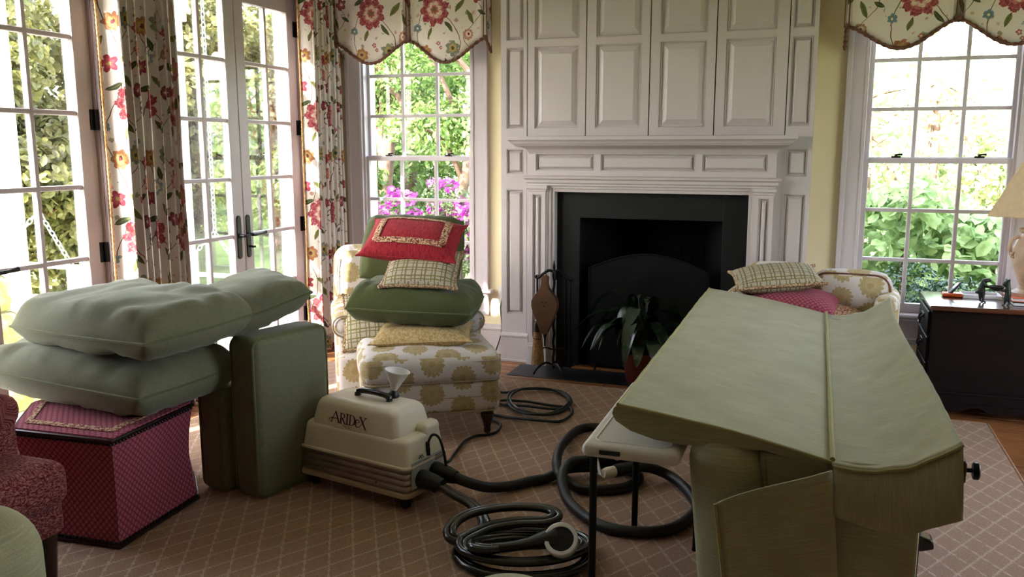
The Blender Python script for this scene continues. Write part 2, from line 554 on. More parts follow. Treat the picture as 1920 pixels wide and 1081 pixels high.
def chintz(name, TX, TY, off, transl):
    mot = [(0.20, 0.33, 0.105, 9, CRIM, PINK, DKGR, 0.22), (0.20, 0.33, 0.055, 7, CREAM, ROSE, OLIV, 0.3),
           (0.44, 0.52, 0.062, 5, ROSE, PINK, GOLD, 0.42), (0.50, 0.17, 0.036, 10, RUST, CREAM, CRIM, 0.12),
           (0.36, 0.08, 0.052, 6, TEAL, GOLD, DKGR, 0.3), (0.10, 0.06, 0.050, 7, RUST, GOLD, PLUM, 0.25),
           (0.58, 0.40, 0.040, 5, PLUM, ROSE, CREAM, 0.4), (0.27, 0.57, 0.040, 8, BLUE, CREAM, GOLD, 0.25),
           (0.07, 0.52, 0.045, 5, CRIM, ROSE, GOLD, 0.45), (0.62, 0.60, 0.046, 7, RUST, PINK, DKGR, 0.3),
           (0.60, 0.04, 0.030, 5, ROSE, CRIM, GOLD, 0.4), (0.03, 0.22, 0.028, 6, BLUE, TEAL, CREAM, 0.25),
           (0.23, 0.12, 0.016, 5, CRIM, PINK, CREAM, 0.4), (0.25, 0.09, 0.013, 5, PLUM, PINK, CREAM, 0.4)]
    lv = [(0.335, 0.45, 0.050, 0.016, 2.3, OLIV, DKGR), (0.33, 0.22, 0.045, 0.014, -0.9, DKGR, OLIV), (0.43, 0.35, 0.055, 0.018, 0.9, OLIV, DKGR),
          (0.09, 0.41, 0.045, 0.015, 0.4, DKGR, OLIV), (0.52, 0.28, 0.050, 0.016, 2.0, OLIV, DKGR), (0.15, 0.19, 0.040, 0.013, 1.2, OLIV, DKGR),
          (0.62, 0.30, 0.036, 0.012, -0.5, DKGR, OLIV), (0.18, 0.53, 0.048, 0.017, -0.4, OLIV, DKGR), (0.55, 0.52, 0.040, 0.014, 0.6, DKGR, OLIV),
          (0.43, 0.02, 0.045, 0.014, 0.2, OLIV, DKGR), (0.30, 0.64, 0.040, 0.013, 1.8, DKGR, OLIV), (0.02, 0.62, 0.040, 0.014, 1.0, OLIV, DKGR)]
    vn = [(0.30, 0.10, 1, 0.4, 0.0028, VINE), (0.54, 0.06, 2, 1.9, 0.0024, VINE), (0.09, 0.05, 1, 3.1, 0.0024, VINE)]
    k = TX / 0.68
    mot = [(a * k, b, c, *r) for a, b, c, *r in mot]
    lv = [(a * k, *r) for a, *r in lv]
    vn = [(a * k, *r) for a, *r in vn]
    return floral_print(name, TX, TY, mot, lv, vn, lin(228, 217, 211), off, transl=transl, small=[(0.0, PINK), (0.2, OLIV), (0.4, RUST), (0.55, BLUE), (0.68, ROSE), (0.84, GOLD)])


MAT['chintz_curtain'] = chintz('chintz_curtain', 0.62, 0.66, (0.0, 0.0), 0.12)
MAT['chintz_valance_l'] = chintz('chintz_valance_l', 0.53, 0.66, (0.27, 0.0), 0.05)
MAT['chintz_valance_r'] = chintz('chintz_valance_r', 0.53, 0.66, (-0.334, 0.08), 0.05)


def medallion():
    """cream damask with scattered golden chrysanthemum heads"""
    G1, G2, G3 = lin(166, 144, 102), lin(172, 152, 112), lin(168, 146, 104)
    mot = [(0.075, 0.065, 0.064, 17, G1, G2, G3, 0.14), (0.225, 0.14, 0.064, 17, G1, G2, G3, 0.14), (0.075, 0.215, 0.064, 15, G1, G2, G3, 0.16),
           (0.225, 0.29, 0.064, 15, G1, G2, G3, 0.16)]
    return floral_print('medallion_damask', 0.30, 0.30, mot, [], [], lin(214, 206, 204), sheen=0.1, line=lin(192, 178, 148))


MAT['medallion'] = medallion()


def lattice_cloth():
    """taupe linen with an interlaced olive trellis"""
    m, g = new_mat('trellis_linen')
    uv = g.uv()
    x, y, z = g.sep(uv)

    def bars(t, per, w):
        d = g.m('ABSOLUTE', g.m('SUBTRACT', g.m('FRACT', g.m('DIVIDE', t, per)), 0.5))
        return g.m('LESS_THAN', d, w)
    wob = g.m('MULTIPLY', g.noise(uv, 30, 1), 0.006)
    x2 = g.m('ADD', x, wob)
    y2 = g.m('ADD', y, wob)
    b = g.m('MAXIMUM', g.m('MAXIMUM', bars(x2, 0.050, 0.07), bars(g.m('ADD', x2, 0.018), 0.050, 0.05)),
            g.m('MAXIMUM', bars(y2, 0.048, 0.07), bars(g.m('ADD', y2, 0.017), 0.048, 0.05)))
    n = g.noise(uv, 300, 2)
    gd = g.ramp(n, [(0.3, lin(150, 140, 124)), (0.7, lin(196, 186, 172))])
    ol = g.ramp(n, [(0.3, lin(104, 96, 56)), (0.7, lin(134, 124, 80))])
    g.put(g.p.inputs['Base Color'], g.mix(b, gd, ol))
    g.p.inputs['Roughness'].default_value = 0.9
    g.p.inputs['Specular IOR Level'].default_value = 0.1
    g.put(g.p.inputs['Normal'], g.bump(g.m('ADD', n, g.m('MULTIPLY', b, 0.8)), 0.3, 0.002))
    return m


MAT['trellis_linen'] = lattice_cloth()


def two_tone(name, c0, c1, scale, stretch=(1, 1, 1), contrast=(0.42, 0.58), kind='noise', rough=0.85, rot=0.0):
    m, g = new_mat(name)
    uv = g.mapping(g.uv(), stretch, (0, 0, rot))
    if kind == 'noise':
        f = g.noise(uv, scale, 3, 0.6, 0.8)
    elif kind == 'scale':
        x, y, z = g.sep(uv)
        a = g.m('ABSOLUTE', g.m('SINE', g.m('MULTIPLY', g.m('ADD', x, y), scale)))
        b = g.m('ABSOLUTE', g.m('SINE', g.m('MULTIPLY', g.m('SUBTRACT', x, y), scale)))
        f = g.m('ADD', g.m('MULTIPLY', g.m('MULTIPLY', a, b), 0.8), g.m('MULTIPLY', g.noise(uv, scale * 2, 2), 0.3))
    else:
        v = g.n('ShaderNodeTexVoronoi')
        g.put(v.inputs['Vector'], uv)
        v.inputs['Scale'].default_value = scale
        f = v.outputs['Distance']
    fine = g.noise(g.uv(), 420, 1)
    f2 = g.m('ADD', f, g.m('MULTIPLY', g.m('SUBTRACT', fine, 0.5), 0.25))
    g.put(g.p.inputs['Base Color'], g.ramp(f2, [(contrast[0], c0), (contrast[1], c1)]))
    g.p.inputs['Roughness'].default_value = rough
    g.p.inputs['Specular IOR Level'].default_value = 0.15
    g.p.inputs['Sheen Weight'].default_value = 0.05
    g.put(g.p.inputs['Normal'], g.bump(f2, 0.3, 0.003))
    return m


MAT['berry_cloth'] = two_tone('berry_cloth', lin(130, 54, 70), lin(174, 94, 112), 120, kind='scale', contrast=(0.25, 0.7))
MAT['berry_herringbone'] = two_tone('berry_herringbone', lin(132, 26, 38), lin(166, 46, 58), 1.0, (160, 30, 1), kind='noise', contrast=(0.4, 0.62), rot=0.5)
MAT['berry_band'] = two_tone('berry_band', lin(120, 34, 44), lin(206, 176, 140), 1.0, (95, 95, 1), kind='noise', contrast=(0.46, 0.54))
MAT['red_mottle'] = two_tone('red_mottle', lin(92, 22, 32), lin(160, 104, 98), 1.0, (95, 200, 1), contrast=(0.46, 0.6), rot=0.6)
MAT['gold_weave'] = two_tone('gold_weave', lin(170, 140, 90), lin(200, 176, 132), 70, contrast=(0.42, 0.56))
MAT['lime_print'] = two_tone('lime_print', lin(160, 168, 88), lin(200, 202, 140), 12, contrast=(0.42, 0.6))
MAT['fringe_brown'] = simple('fringe_brown', lin(104, 66, 52), 0.9, var=0.25, scale=60, bump=0.6, bscale=300)
MAT['fringe_gold'] = simple('fringe_gold', lin(186, 132, 82), 0.9, var=0.25, scale=60, bump=0.6, bscale=300)
MAT['rope_trim'] = two_tone('rope_trim', lin(118, 74, 56), lin(204, 180, 146), 1.0, (140, 140, 140), contrast=(0.46, 0.54))
MAT['nail_head'] = simple('nail_head', lin(52, 34, 36), 0.4, 0.6, var=0.1, scale=20)
MAT['seam_brown'] = simple('seam_brown', lin(96, 58, 44), 0.9, var=0.1, scale=20)
MAT['sage_piping'] = cloth('sage_piping', lin(100, 102, 70), 0.06, sheen=0.3)
MAT['olive_piping'] = cloth('olive_piping', lin(78, 84, 50), 0.06, sheen=0.3)
MAT['chenille_piping'] = cloth('chenille_piping', lin(150, 142, 98), 0.06, sheen=0.1)
MAT['taupe_piping'] = cloth('taupe_piping', lin(168, 150, 128), 0.06, sheen=0.2)
MAT['dust_cover'] = simple('dust_cover', lin(96, 88, 92), 0.9, var=0.05, scale=20)


def leaf_mat(name, stops, transl=0.45, rough=0.5):
    m, g = new_mat(name)
    P = g.pos()
    n = g.noise(P, 2.4, 2, 0.6)
    n2 = g.noise(P, 23.0, 1)
    f = g.m('ADD', g.m('MULTIPLY', n, 0.55), g.m('MULTIPLY', n2, 0.45))
    col = g.ramp(f, stops)
    g.put(g.p.inputs['Base Color'], col)
    g.p.inputs['Roughness'].default_value = rough
    tl = g.n('ShaderNodeBsdfTranslucent')
    g.put(tl.inputs[0], col)
    mx = g.n('ShaderNodeMixShader')
    mx.inputs[0].default_value = transl
    g.put(mx.inputs[1], g.p.outputs[0])
    g.put(mx.inputs[2], tl.outputs[0])
    g.put(g.out.inputs['Surface'], mx.outputs[0])
    return m


MAT['leaf_maple'] = leaf_mat('leaf_maple', [(0.32, lin(72, 66, 44)), (0.5, lin(112, 112, 62)), (0.66, lin(150, 138, 84))])
MAT['leaf_bright'] = leaf_mat('leaf_bright', [(0.32, lin(50, 72, 34)), (0.5, lin(90, 116, 56)), (0.66, lin(136, 150, 88))])
MAT['leaf_big'] = leaf_mat('leaf_big', [(0.32, lin(112, 142, 88)), (0.6, lin(172, 194, 140))])
MAT['leaf_overexposed'] = leaf_mat('leaf_overexposed', [(0.32, lin(120, 134, 84)), (0.5, lin(160, 172, 120)), (0.66, lin(196, 200, 160))])  # bleached leaf tone imitates overexposed daylight beyond the desk window
MAT['leaf_hedge'] = leaf_mat('leaf_hedge', [(0.3, lin(26, 48, 40)), (0.7, lin(54, 82, 62))], 0.1, 0.35)
MAT['leaf_azalea'] = leaf_mat('leaf_azalea', [(0.3, lin(50, 66, 36)), (0.7, lin(86, 102, 56))])
MAT['petal_magenta'] = leaf_mat('petal_magenta', [(0.3, lin(150, 36, 138)), (0.7, lin(190, 74, 176))], 0.4)
MAT['leaf_house'] = simple('leaf_house', lin(26, 44, 26), 0.25, var=0.15, scale=14, spec=0.6)


# ------------------------------------------------------------------ mesh helpers
class B:
    def __init__(s):
        s.v = []
        s.l = []
        s.f = []
        s.fuv = {}

    def add(s, vs, fs, uvs=None):
        k = len(s.v)
        vs = [Vector(p) for p in vs]
        s.v += vs
        s.l += [p.copy() for p in vs]
        for f in fs:
            if uvs is not None:
                s.fuv[len(s.f)] = [uvs[i] for i in f]
            s.f.append(tuple(i + k for i in f))
        return s

    def box(s, x0, x1, y0, y1, z0, z1):
        return s.add([(x0, y0, z0), (x1, y0, z0), (x1, y1, z0), (x0, y1, z0), (x0, y0, z1), (x1, y0, z1), (x1, y1, z1), (x0, y1, z1)],
                     [(0, 3, 2, 1), (4, 5, 6, 7), (0, 1, 5, 4), (1, 2, 6, 5), (2, 3, 7, 6), (3, 0, 4, 7)])

    def tx(s, M, start=0):
        for i in range(start, len(s.v)):
            s.v[i] = M @ s.v[i]
        return s

    def warp(s, fn, start=0):
        for i in range(start, len(s.v)):
            s.v[i] = Vector(fn(s.v[i]))
        return s

    def tube(s, pts, r, n=8, closed=False, cap=True):
        pts = [Vector(p) for p in pts]
        m = len(pts)
        rs = r if isinstance(r, (list, tuple)) else [r] * m
        T = []
        for i in range(m):
            a = pts[(i - 1) % m] if closed or i > 0 else pts[i]
            b = pts[(i + 1) % m] if closed or i < m - 1 else pts[i]
            t = (b - a)
            T.append(t.normalized() if t.length > 1e-9 else Vector((0, 0, 1)))
        up = Vector((0, 0, 1)) if abs(T[0].z) < 0.9 else Vector((1, 0, 0))
        N = (up - T[0] * up.dot(T[0])).normalized()
        vs, uvs = [], []
        d = 0.0
        for i in range(m):
            if i:
                d += (pts[i] - pts[i - 1]).length
                N = N - T[i] * N.dot(T[i])
                N = N.normalized() if N.length > 1e-6 else T[i].orthogonal().normalized()
            Bn = T[i].cross(N)
            for k in range(n):
                a = 2 * PI * k / n
                vs.append(pts[i] + (N * math.cos(a) + Bn * math.sin(a)) * rs[i])
                uvs.append((d, k / n * 2 * PI * rs[i]))
        fs = []
        for i in range(m if closed else m - 1):
            j = (i + 1) % m
            for k in range(n):
                fs.append((i * n + k, i * n + (k + 1) % n, j * n + (k + 1) % n, j * n + k))
        if not closed and cap:
            fs.append(tuple(range(n))[::-1])
            fs.append(tuple((m - 1) * n + k for k in range(n)))
        return s.add(vs, fs, uvs)

    def lathe(s, prof, c=(0, 0, 0), n=24, cap=True):
        """prof: list of (r, z) from bottom to top about the z axis"""
        c = Vector(c)
        vs, fs = [], []
        for r, z in prof:
            for k in range(n):
                a = 2 * PI * k / n
                vs.append(c + Vector((r * math.cos(a), r * math.sin(a), z)))
        for i in range(len(prof) - 1):
            for k in range(n):
                fs.append((i * n + k, i * n + (k + 1) % n, (i + 1) * n + (k + 1) % n, (i + 1) * n + k))
        if cap:
            fs.append(tuple(range(n))[::-1])
            fs.append(tuple((len(prof) - 1) * n + k for k in range(n)))
        return s.add(vs, fs)

    def grid(s, fn, nu, nv, uvfn=None):
        vs, uvs, fs = [], [], []
        for i in range(nu + 1):
            for j in range(nv + 1):
                u, v = i / nu, j / nv
                vs.append(fn(u, v))
                uvs.append(uvfn(u, v) if uvfn else (u, v))
        w = nv + 1
        for i in range(nu):
            for j in range(nv):
                fs.append((i * w + j, (i + 1) * w + j, (i + 1) * w + j + 1, i * w + j + 1))
        return s.add(vs, fs, uvs)

    def prism(s, poly, a0, a1, axis='y'):
        """poly in the plane across axis, extruded a0..a1.  axis y: poly=(x,z); x: (y,z); z: (x,y)"""
        def P(p, a):
            return {'y': (p[0], a, p[1]), 'x': (a, p[0], p[1]), 'z': (p[0], p[1], a)}[axis]
        n = len(poly)
        vs = [P(p, a0) for p in poly] + [P(p, a1) for p in poly]
        fs = [(i, (i + 1) % n, n + (i + 1) % n, n + i) for i in range(n)]
        fs += [tuple(range(n))[::-1], tuple(range(n, 2 * n))]
        return s.add(vs, fs)

    def mould(s, x0, x1, yf, yw, prof):
        """moulding run round three sides of a projecting block; prof = (projection, z)"""
        vs, fs = [], []
        for p, z in prof:
            vs += [(x0 - p, yw, z), (x0 - p, yf - p, z), (x1 + p, yf - p, z), (x1 + p, yw, z)]
        m = len(prof)
        for i in range(m):
            j = (i + 1) % m
            for k in range(3):
                fs.append((i * 4 + k, i * 4 + k + 1, j * 4 + k + 1, j * 4 + k))
        fs.append(tuple(i * 4 for i in range(m)))
        fs.append(tuple(i * 4 + 3 for i in range(m))[::-1])
        return s.add(vs, fs)

    def rbox(s, hx, hy, hz, r, nf=4, nr=3, c=(0, 0, 0), bulge=(0, 0, 0)):
        H = (hx, hy, hz)
        r = min(r, hx * 0.98, hy * 0.98, hz * 0.98)
        c = Vector(c)

        def axis(h):
            a = [h - r + r * math.tan(k / nr * PI / 4) for k in range(1, nr + 1)]
            flat = [-(h - r) + 2 * (h - r) * i / nf for i in range(nf + 1)]
            return [-x for x in reversed(a)] + flat + a
        A = [axis(h) for h in H]
        idx, vs, fs = {}, [], []

        def vert(p):
            key = (round(p[0], 6), round(p[1], 6), round(p[2], 6))
            if key in idx:
                return idx[key]
            q = Vector([max(-(H[i] - r), min(H[i] - r, p[i])) for i in range(3)])
            d = Vector(p) - q
            w = q + d.normalized() * r
            k = [max(-1, min(1, w[i] / H[i])) for i in range(3)]
            f = [(1 - k[i] ** 2) for i in range(3)]
            w = w + Vector((bulge[0] * k[0] * f[1] * f[2], bulge[1] * k[1] * f[0] * f[2], bulge[2] * k[2] * f[0] * f[1]))
            idx[key] = len(vs)
            vs.append(w + c)
            return idx[key]
        for ax in range(3):
            u, v = (ax + 1) % 3, (ax + 2) % 3
            for sg in (-1, 1):
                for i in range(len(A[u]) - 1):
                    for j in range(len(A[v]) - 1):
                        q = []
                        for du, dv in ((0, 0), (1, 0), (1, 1), (0, 1)):
                            p = [0, 0, 0]
                            p[ax] = sg * H[ax]
                            p[u] = A[u][i + du]
                            p[v] = A[v][j + dv]
                            q.append(vert(p))
                        fs.append(tuple(q) if sg > 0 else tuple(q[::-1]))
        return s.add(vs, fs)

    def build(s, name, mat, parent=None, smooth=40, bevel=0.0, origin=None, uvscale=1.0, subsurf=0, kind=None, label=None, cat=None, group=None):
        me = bpy.data.meshes.new(name)
        if parent is not None:
            o0 = root_loc(parent)
        elif origin is not None:
            o0 = Vector(origin)
        else:
            xs = [p.x for p in s.v]
            ys = [p.y for p in s.v]
            zs = [p.z for p in s.v]
            o0 = Vector(((min(xs) + max(xs)) / 2, (min(ys) + max(ys)) / 2, min(zs)))
        me.from_pydata([p - o0 for p in s.v], [], s.f)
        me.update()
        uvl = me.uv_layers.new(name='UVMap')
        data = [0.0] * (2 * len(me.loops))
        for fi, p in enumerate(me.polygons):
            got = s.fuv.get(fi)
            if got is None:
                ids = s.f[fi]
                a, b_, c_ = s.l[ids[0]], s.l[ids[1]], s.l[ids[2]]
                n = (b_ - a).cross(c_ - a)
                if n.length < 1e-12 and len(ids) > 3:
                    n = (c_ - a).cross(s.l[ids[3]] - a)
                ax = max(range(3), key=lambda i: abs(n[i]))
                u, v = {0: (1, 2), 1: (0, 2), 2: (0, 1)}[ax]
                got = [(s.l[i][u] * uvscale + 0.37 * ax, s.l[i][v] * uvscale + 0.11 * ax) for i in ids]
            for li, (uu, vv) in zip(p.loop_indices, got):
                data[2 * li] = uu
                data[2 * li + 1] = vv
        uvl.data.foreach_set('uv', data)
        if smooth:
            me.polygons.foreach_set('use_smooth', [True] * len(me.polygons))
            me.set_sharp_from_angle(angle=R(smooth))
        me.materials.append(MAT[mat] if isinstance(mat, str) else mat)
        ob = bpy.data.objects.new(name, me)
        COL.objects.link(ob)
        if parent is not None:
            ob.parent = parent
        else:
            ob.location = o0
        if bevel:
            bv = ob.modifiers.new('edge', 'BEVEL')
            bv.width = bevel
            bv.segments = 2
            bv.limit_method = 'ANGLE'
            bv.angle_limit = R(40)
        if subsurf:
            ss = ob.modifiers.new('soft', 'SUBSURF')
            ss.levels = subsurf
            ss.render_levels = subsurf
        tag(ob, label, cat, group, kind)
        return ob


def root_loc(o):
    v = Vector((0, 0, 0))
    while o is not None:
        v += Vector(o.location)
        o = o.parent
    return v


def tag(o, label=None, cat=None, group=None, kind=None):
    if label:
        o['label'] = label
    if cat:
        o['category'] = cat
    if group:
        o['group'] = group
    if kind:
        o['kind'] = kind
    return o


def thing(name, label, cat, loc, group=None, kind=None):
    o = bpy.data.objects.new(name, None)
    o.location = loc
    o.empty_display_size = 0.1
    COL.objects.link(o)
    return tag(o, label, cat, group, kind)


def box(name, mat, parent, x0, x1, y0, y1, z0, z1, bevel=0.0, **k):
    return B().box(x0, x1, y0, y1, z0, z1).build(name, mat, parent, bevel=bevel, smooth=0, **k)


def clone(o, parent, loc):
    c = o.copy()
    COL.objects.link(c)
    c.parent = parent
    c.location = loc
    return c


def spline(pts, k=6, closed=False):
    pts = [Vector(p) for p in pts]
    n = len(pts)
    out = []
    for i in range(n if closed else n - 1):
        if closed:
            p0, p1, p2, p3 = pts[(i - 1) % n], pts[i], pts[(i + 1) % n], pts[(i + 2) % n]
        else:
            p0, p1, p2, p3 = pts[max(i - 1, 0)], pts[i], pts[i + 1], pts[min(i + 2, n - 1)]
        for j in range(k):
            t = j / k
            out.append(0.5 * ((2 * p1) + (p2 - p0) * t + (2 * p0 - 5 * p1 + 4 * p2 - p3) * t * t + (3 * p1 - p0 - 3 * p2 + p3) * t ** 3))
    if not closed:
        out.append(pts[-1])
    return out


def rrect(hx, hy, r, z, n=5):
    p = []
    for cx, cy, a0 in ((hx - r, hy - r, 0), (-(hx - r), hy - r, 90), (-(hx - r), -(hy - r), 180), (hx - r, -(hy - r), 270)):
        for k in range(n + 1):
            a = R(a0 + 90 * k / n)
            p.append(Vector((cx + r * math.cos(a), cy + r * math.sin(a), z)))
    return p


def wrinkle(p, seed, f=7.0):
    return noise.noise(Vector((p[0] * f + seed * 3.1, p[1] * f - seed, p[2] * f + seed * 1.7)))


def pillow_mesh(w, d, h, n=26, pinch=0.07, ex=0.42, wr=0.008, seed=1, zoff=0.0, ear=0.0, corner=0.0, box=0.6, fold=0.0, we=0.15, pull=0.0):
    """stuffed knife-edge cushion lying flat: returns builder and its seam path"""
    b = B()
    idx = {}
    vs, fs = [], []

    def sm(t):  # denser sampling near the rim
        return math.sin(t * PI / 2)

    def pos(i, j, side):
        u = sm(-1 + 2 * i / n)
        v = sm(-1 + 2 * j / n)
        fx = (1 - corner * 0.5 * v * v) - pinch * (1 - v ** 4) * abs(u) ** 3 + ear * (abs(u * v) ** 6)
        fy = (1 - corner * 0.5 * u * u) - pinch * (1 - u ** 4) * abs(v) ** 3 + ear * (abs(u * v) ** 6)
        x, y = w / 2 * u * fx, d / 2 * v * fy
        dome = max(0.0, (1 - u * u) * (1 - v * v)) ** 0.6
        ex_ = math.sqrt(max(0.0, 1 - (1 - min(1.0, w / 2 * (1 - abs(u)) / we)) ** 2))
        ey_ = math.sqrt(max(0.0, 1 - (1 - min(1.0, d / 2 * (1 - abs(v)) / we)) ** 2))
        edge = ex_ * ey_
        t = box * edge + (1 - box) * dome
        rim = 1 - max(abs(u), abs(v))
        z = side * h / 2 * t
        k = min(1.0, rim * 8)
        z += wr * k * wrinkle((x, y, side * 0.3), seed, 6)
        if fold and side > 0:
            q = wrinkle((x * 1.2, y * 0.7, 0.1), seed + 4, 4.5)
            z += -fold * k * max(0.0, 0.25 - abs(q)) * 3.2 + fold * 0.8 * k * wrinkle((x, y, 0.2), seed + 9, 3.0)
        # pull lines running in from the seam
        a = math.atan2(v, u)
        z += side * wr * 0.9 * k * (1 - min(1, rim * 1.7)) * noise.noise(Vector((a * 6.0, seed * 5.0, side)))
        if pull:
            fd = min(w / 2 * (1 - abs(u)), d / 2 * (1 - abs(v)))
            along = x if abs(v) * w > abs(u) * d else y
            z += side * pull * k * max(0.0, 1 - fd / 0.17) * noise.noise(Vector((along * 21.0, seed * 2.3, side * 0.7)))
        z += zoff * (1 - t)
        return Vector((x, y, z))
    for side in (1, -1):
        for i in range(n + 1):
            for j in range(n + 1):
                rim = i in (0, n) or j in (0, n)
                key = (i, j, 0 if rim else side)
                if key not in idx:
                    idx[key] = len(vs)
                    vs.append(pos(i, j, side))
        for i in range(n):
            for j in range(n):
                q = []
                for a, c in ((i, j), (i + 1, j), (i + 1, j + 1), (i, j + 1)):
                    rim = a in (0, n) or c in (0, n)
                    q.append(idx[(a, c, 0 if rim else side)])
                fs.append(tuple(q) if side > 0 else tuple(q[::-1]))
    b.add(vs, fs)
    ring = [(i, 0) for i in range(n)] + [(n, j) for j in range(n)] + [(i, n) for i in range(n, 0, -1)] + [(0, j) for j in range(n, 0, -1)]
    seam = [pos(i, j, 1) for i, j in ring]
    return b, seam


def mat4(loc, rz=0, rx=0, ry=0):
    return Matrix.Translation(Vector(loc)) @ Matrix.Rotation(R(rz), 4, 'Z') @ Matrix.Rotation(R(rx), 4, 'X') @ Matrix.Rotation(R(ry), 4, 'Y')


def pillow(name, label, mat, w, d, h, M, trim=None, trim_r=0.005, trim_name='piping', warp=None, group=None, cat='pillow', **k):
    b, seam = pillow_mesh(w, d, h, **k)
    if warp:
        b.warp(warp)
        seam = [Vector(warp(p)) for p in seam]
    b.tx(M)
    seam = [M @ p for p in seam]
    lo = min(p.z for p in b.v)
    t = thing(name, label, cat, (M.translation.x, M.translation.y, lo), group)
    b.build('cover', mat, t, smooth=60)
    if trim:
        tb = B()
        if trim_name == 'rope_trim':
            pts = []
            m = len(seam)
            for i in range(m):
                a, c = seam[i], seam[(i + 1) % m]
                for q in range(2):
                    pts.append(a.lerp(c, q / 2))
            rs = [trim_r * (1.25 if i % 2 else 0.75) for i in range(len(pts))]
            tb.tube(pts, rs, 6, closed=True)
        else:
            tb.tube(seam, trim_r, 6, closed=True)
        tb.build(trim_name, trim, t)
    return t


def npmesh(name, V, F, mat, parent=None, **tags):
    """quads from numpy arrays, quickly"""
    me = bpy.data.meshes.new(name)
    nv, nf = len(V), len(F)
    o0 = root_loc(parent) if parent is not None else Vector((0, 0, 0))
    me.vertices.add(nv)
    me.vertices.foreach_set('co', (V - np.array(o0)).astype(np.float32).ravel())
    me.loops.add(nf * 4)
    me.loops.foreach_set('vertex_index', F.astype(np.int32).ravel())
    me.polygons.add(nf)
    me.polygons.foreach_set('loop_start', np.arange(0, nf * 4, 4, dtype=np.int32))
    me.update(calc_edges=True)
    me.materials.append(MAT[mat])
    ob = bpy.data.objects.new(name, me)
    COL.objects.link(ob)
    ob.parent = parent
    tag(ob, **tags)
    return ob


# ------------------------------------------------------------------ room shell
XL, XR, YB, YF, ZC = -3.36, 2.45, 5.489, -1.6, 2.78
FB = (-1.62, -0.35, 1.18)          # hole for the firebox

fl = box('floor', 'oak', None, XL - 0.2, XR + 0.2, YF - 0.2, YB + 0.2, -0.12, -0.016, kind='structure',
         label='oak strip floor showing round the edges of the rug', cat='floor')
box('ceiling', 'ceiling', None, XL - 0.2, XR + 0.2, YF - 0.2, YB + 0.2, ZC, ZC + 0.12, kind='structure', label='plain white ceiling above the room', cat='ceiling')


def wall_pieces(name, axis, a0, a1, p0, p1, holes, mat, label):
    """wall slab along axis with rectangular holes (h0,h1,z0,z1), one mesh"""
    cuts = sorted({a0, a1, *[h[0] for h in holes], *[h[1] for h in holes]})
    b = B()
    for c0, c1 in zip(cuts, cuts[1:]):
        mid = (c0 + c1) / 2
        spans = sorted([(h[2], h[3]) for h in holes if h[0] < mid < h[1]])
        z = -0.12
        for s0, s1 in spans + [(ZC, ZC)]:
            if s0 > z + 1e-4:
                if axis == 'x':
                    b.box(c0, c1, p0, p1, z, s0)
                else:
                    b.box(p0, p1, c0, c1, z, s0)
            z = s1
    return b.build(name, mat, None, smooth=0, kind='structure', label=label, cat='wall')


WL = (-3.085, -2.235, 0.455, 2.30)
WR = (0.245, 1.045, 0.455, 2.30)
wall_pieces('wall_back', 'x', XL - 0.2, XR + 0.2, YB, YB + 0.2, [WL, WR, (FB[0], FB[1], -0.02, FB[2])], 'yellow_wall', 'pale yellow wall behind the fireplace and windows')
DA = (1.975, 3.365, 0.0, 2.46)
DB = (3.83, 5.145, 0.0, 2.46)
wall_pieces('wall_left', 'y', YF - 0.2, YB, XL - 0.2, XL, [DA, DB], 'shaded_door_paint', 'white wall around the two pairs of french doors')
RW = [(2.80, 4.30, 0.25, 2.45)]
wall_pieces('wall_right', 'y', YF - 0.2, YB, XR, XR + 0.2, RW, 'yellow_wall', 'pale yellow wall with tall windows on the lamp side')
wall_pieces('wall_front', 'x', XL, XR, YF - 0.2, YF, [], 'front_wall', 'brown wall behind the camera')

# oak boards where the rug leaves the floor bare
RUG = (-3.06, 0.915, -1.2, 4.86)
bw = 0.083
row = 0
y = YB - bw
plank_mesh = {}


def plank(x0, x1, y0):
    L = round(x1 - x0, 2)
    if L < 0.03:
        return
    if L not in plank_mesh:
        e = 0.0015
        b = B()
        b.add([(0, 0, -0.016), (L - e, 0, -0.016), (L - e, bw - e, -0.016), (0, bw - e, -0.016),
               (0.002, 0.002, 0), (L - e - 0.002, 0.002, 0), (L - e - 0.002, bw - e - 0.002, 0), (0.002, bw - e - 0.002, 0)],
              [(4, 5, 6, 7), (0, 1, 5, 4), (1, 2, 6, 5), (2, 3, 7, 6), (3, 0, 4, 7)])
        o = b.build('plank', 'oak', None, smooth=0, origin=(0, 0, 0))
        plank_mesh[L] = o.data
    else:
        o = bpy.data.objects.new('plank', plank_mesh[L])
        COL.objects.link(o)
    o.parent = fl
    o.location = Vector((x0, y0, 0)) - Vector(fl.location)


rp = random.Random(3)
while y > -1.55:
    full = y > RUG[3] - bw * 1.6
    spans = [(XL, XR)] if full else ([(XL, RUG[0] + 0.08), (RUG[1] - 0.08, XR)] if y > 2.2 else [])
    for s0, s1 in spans:
        x = s0
        first = True
        while x < s1 - 0.01:
            L = rp.choice([0.6, 0.9, 1.2, 1.5]) if not first else rp.choice([0.3, 0.5, 0.7, 0.9, 1.1])
            first = False
            xe = min(s1, x + L)
            if s1 - xe < 0.15:
                xe = s1
            plank(x, xe, y)
            x = xe
    y -= bw
    row += 1

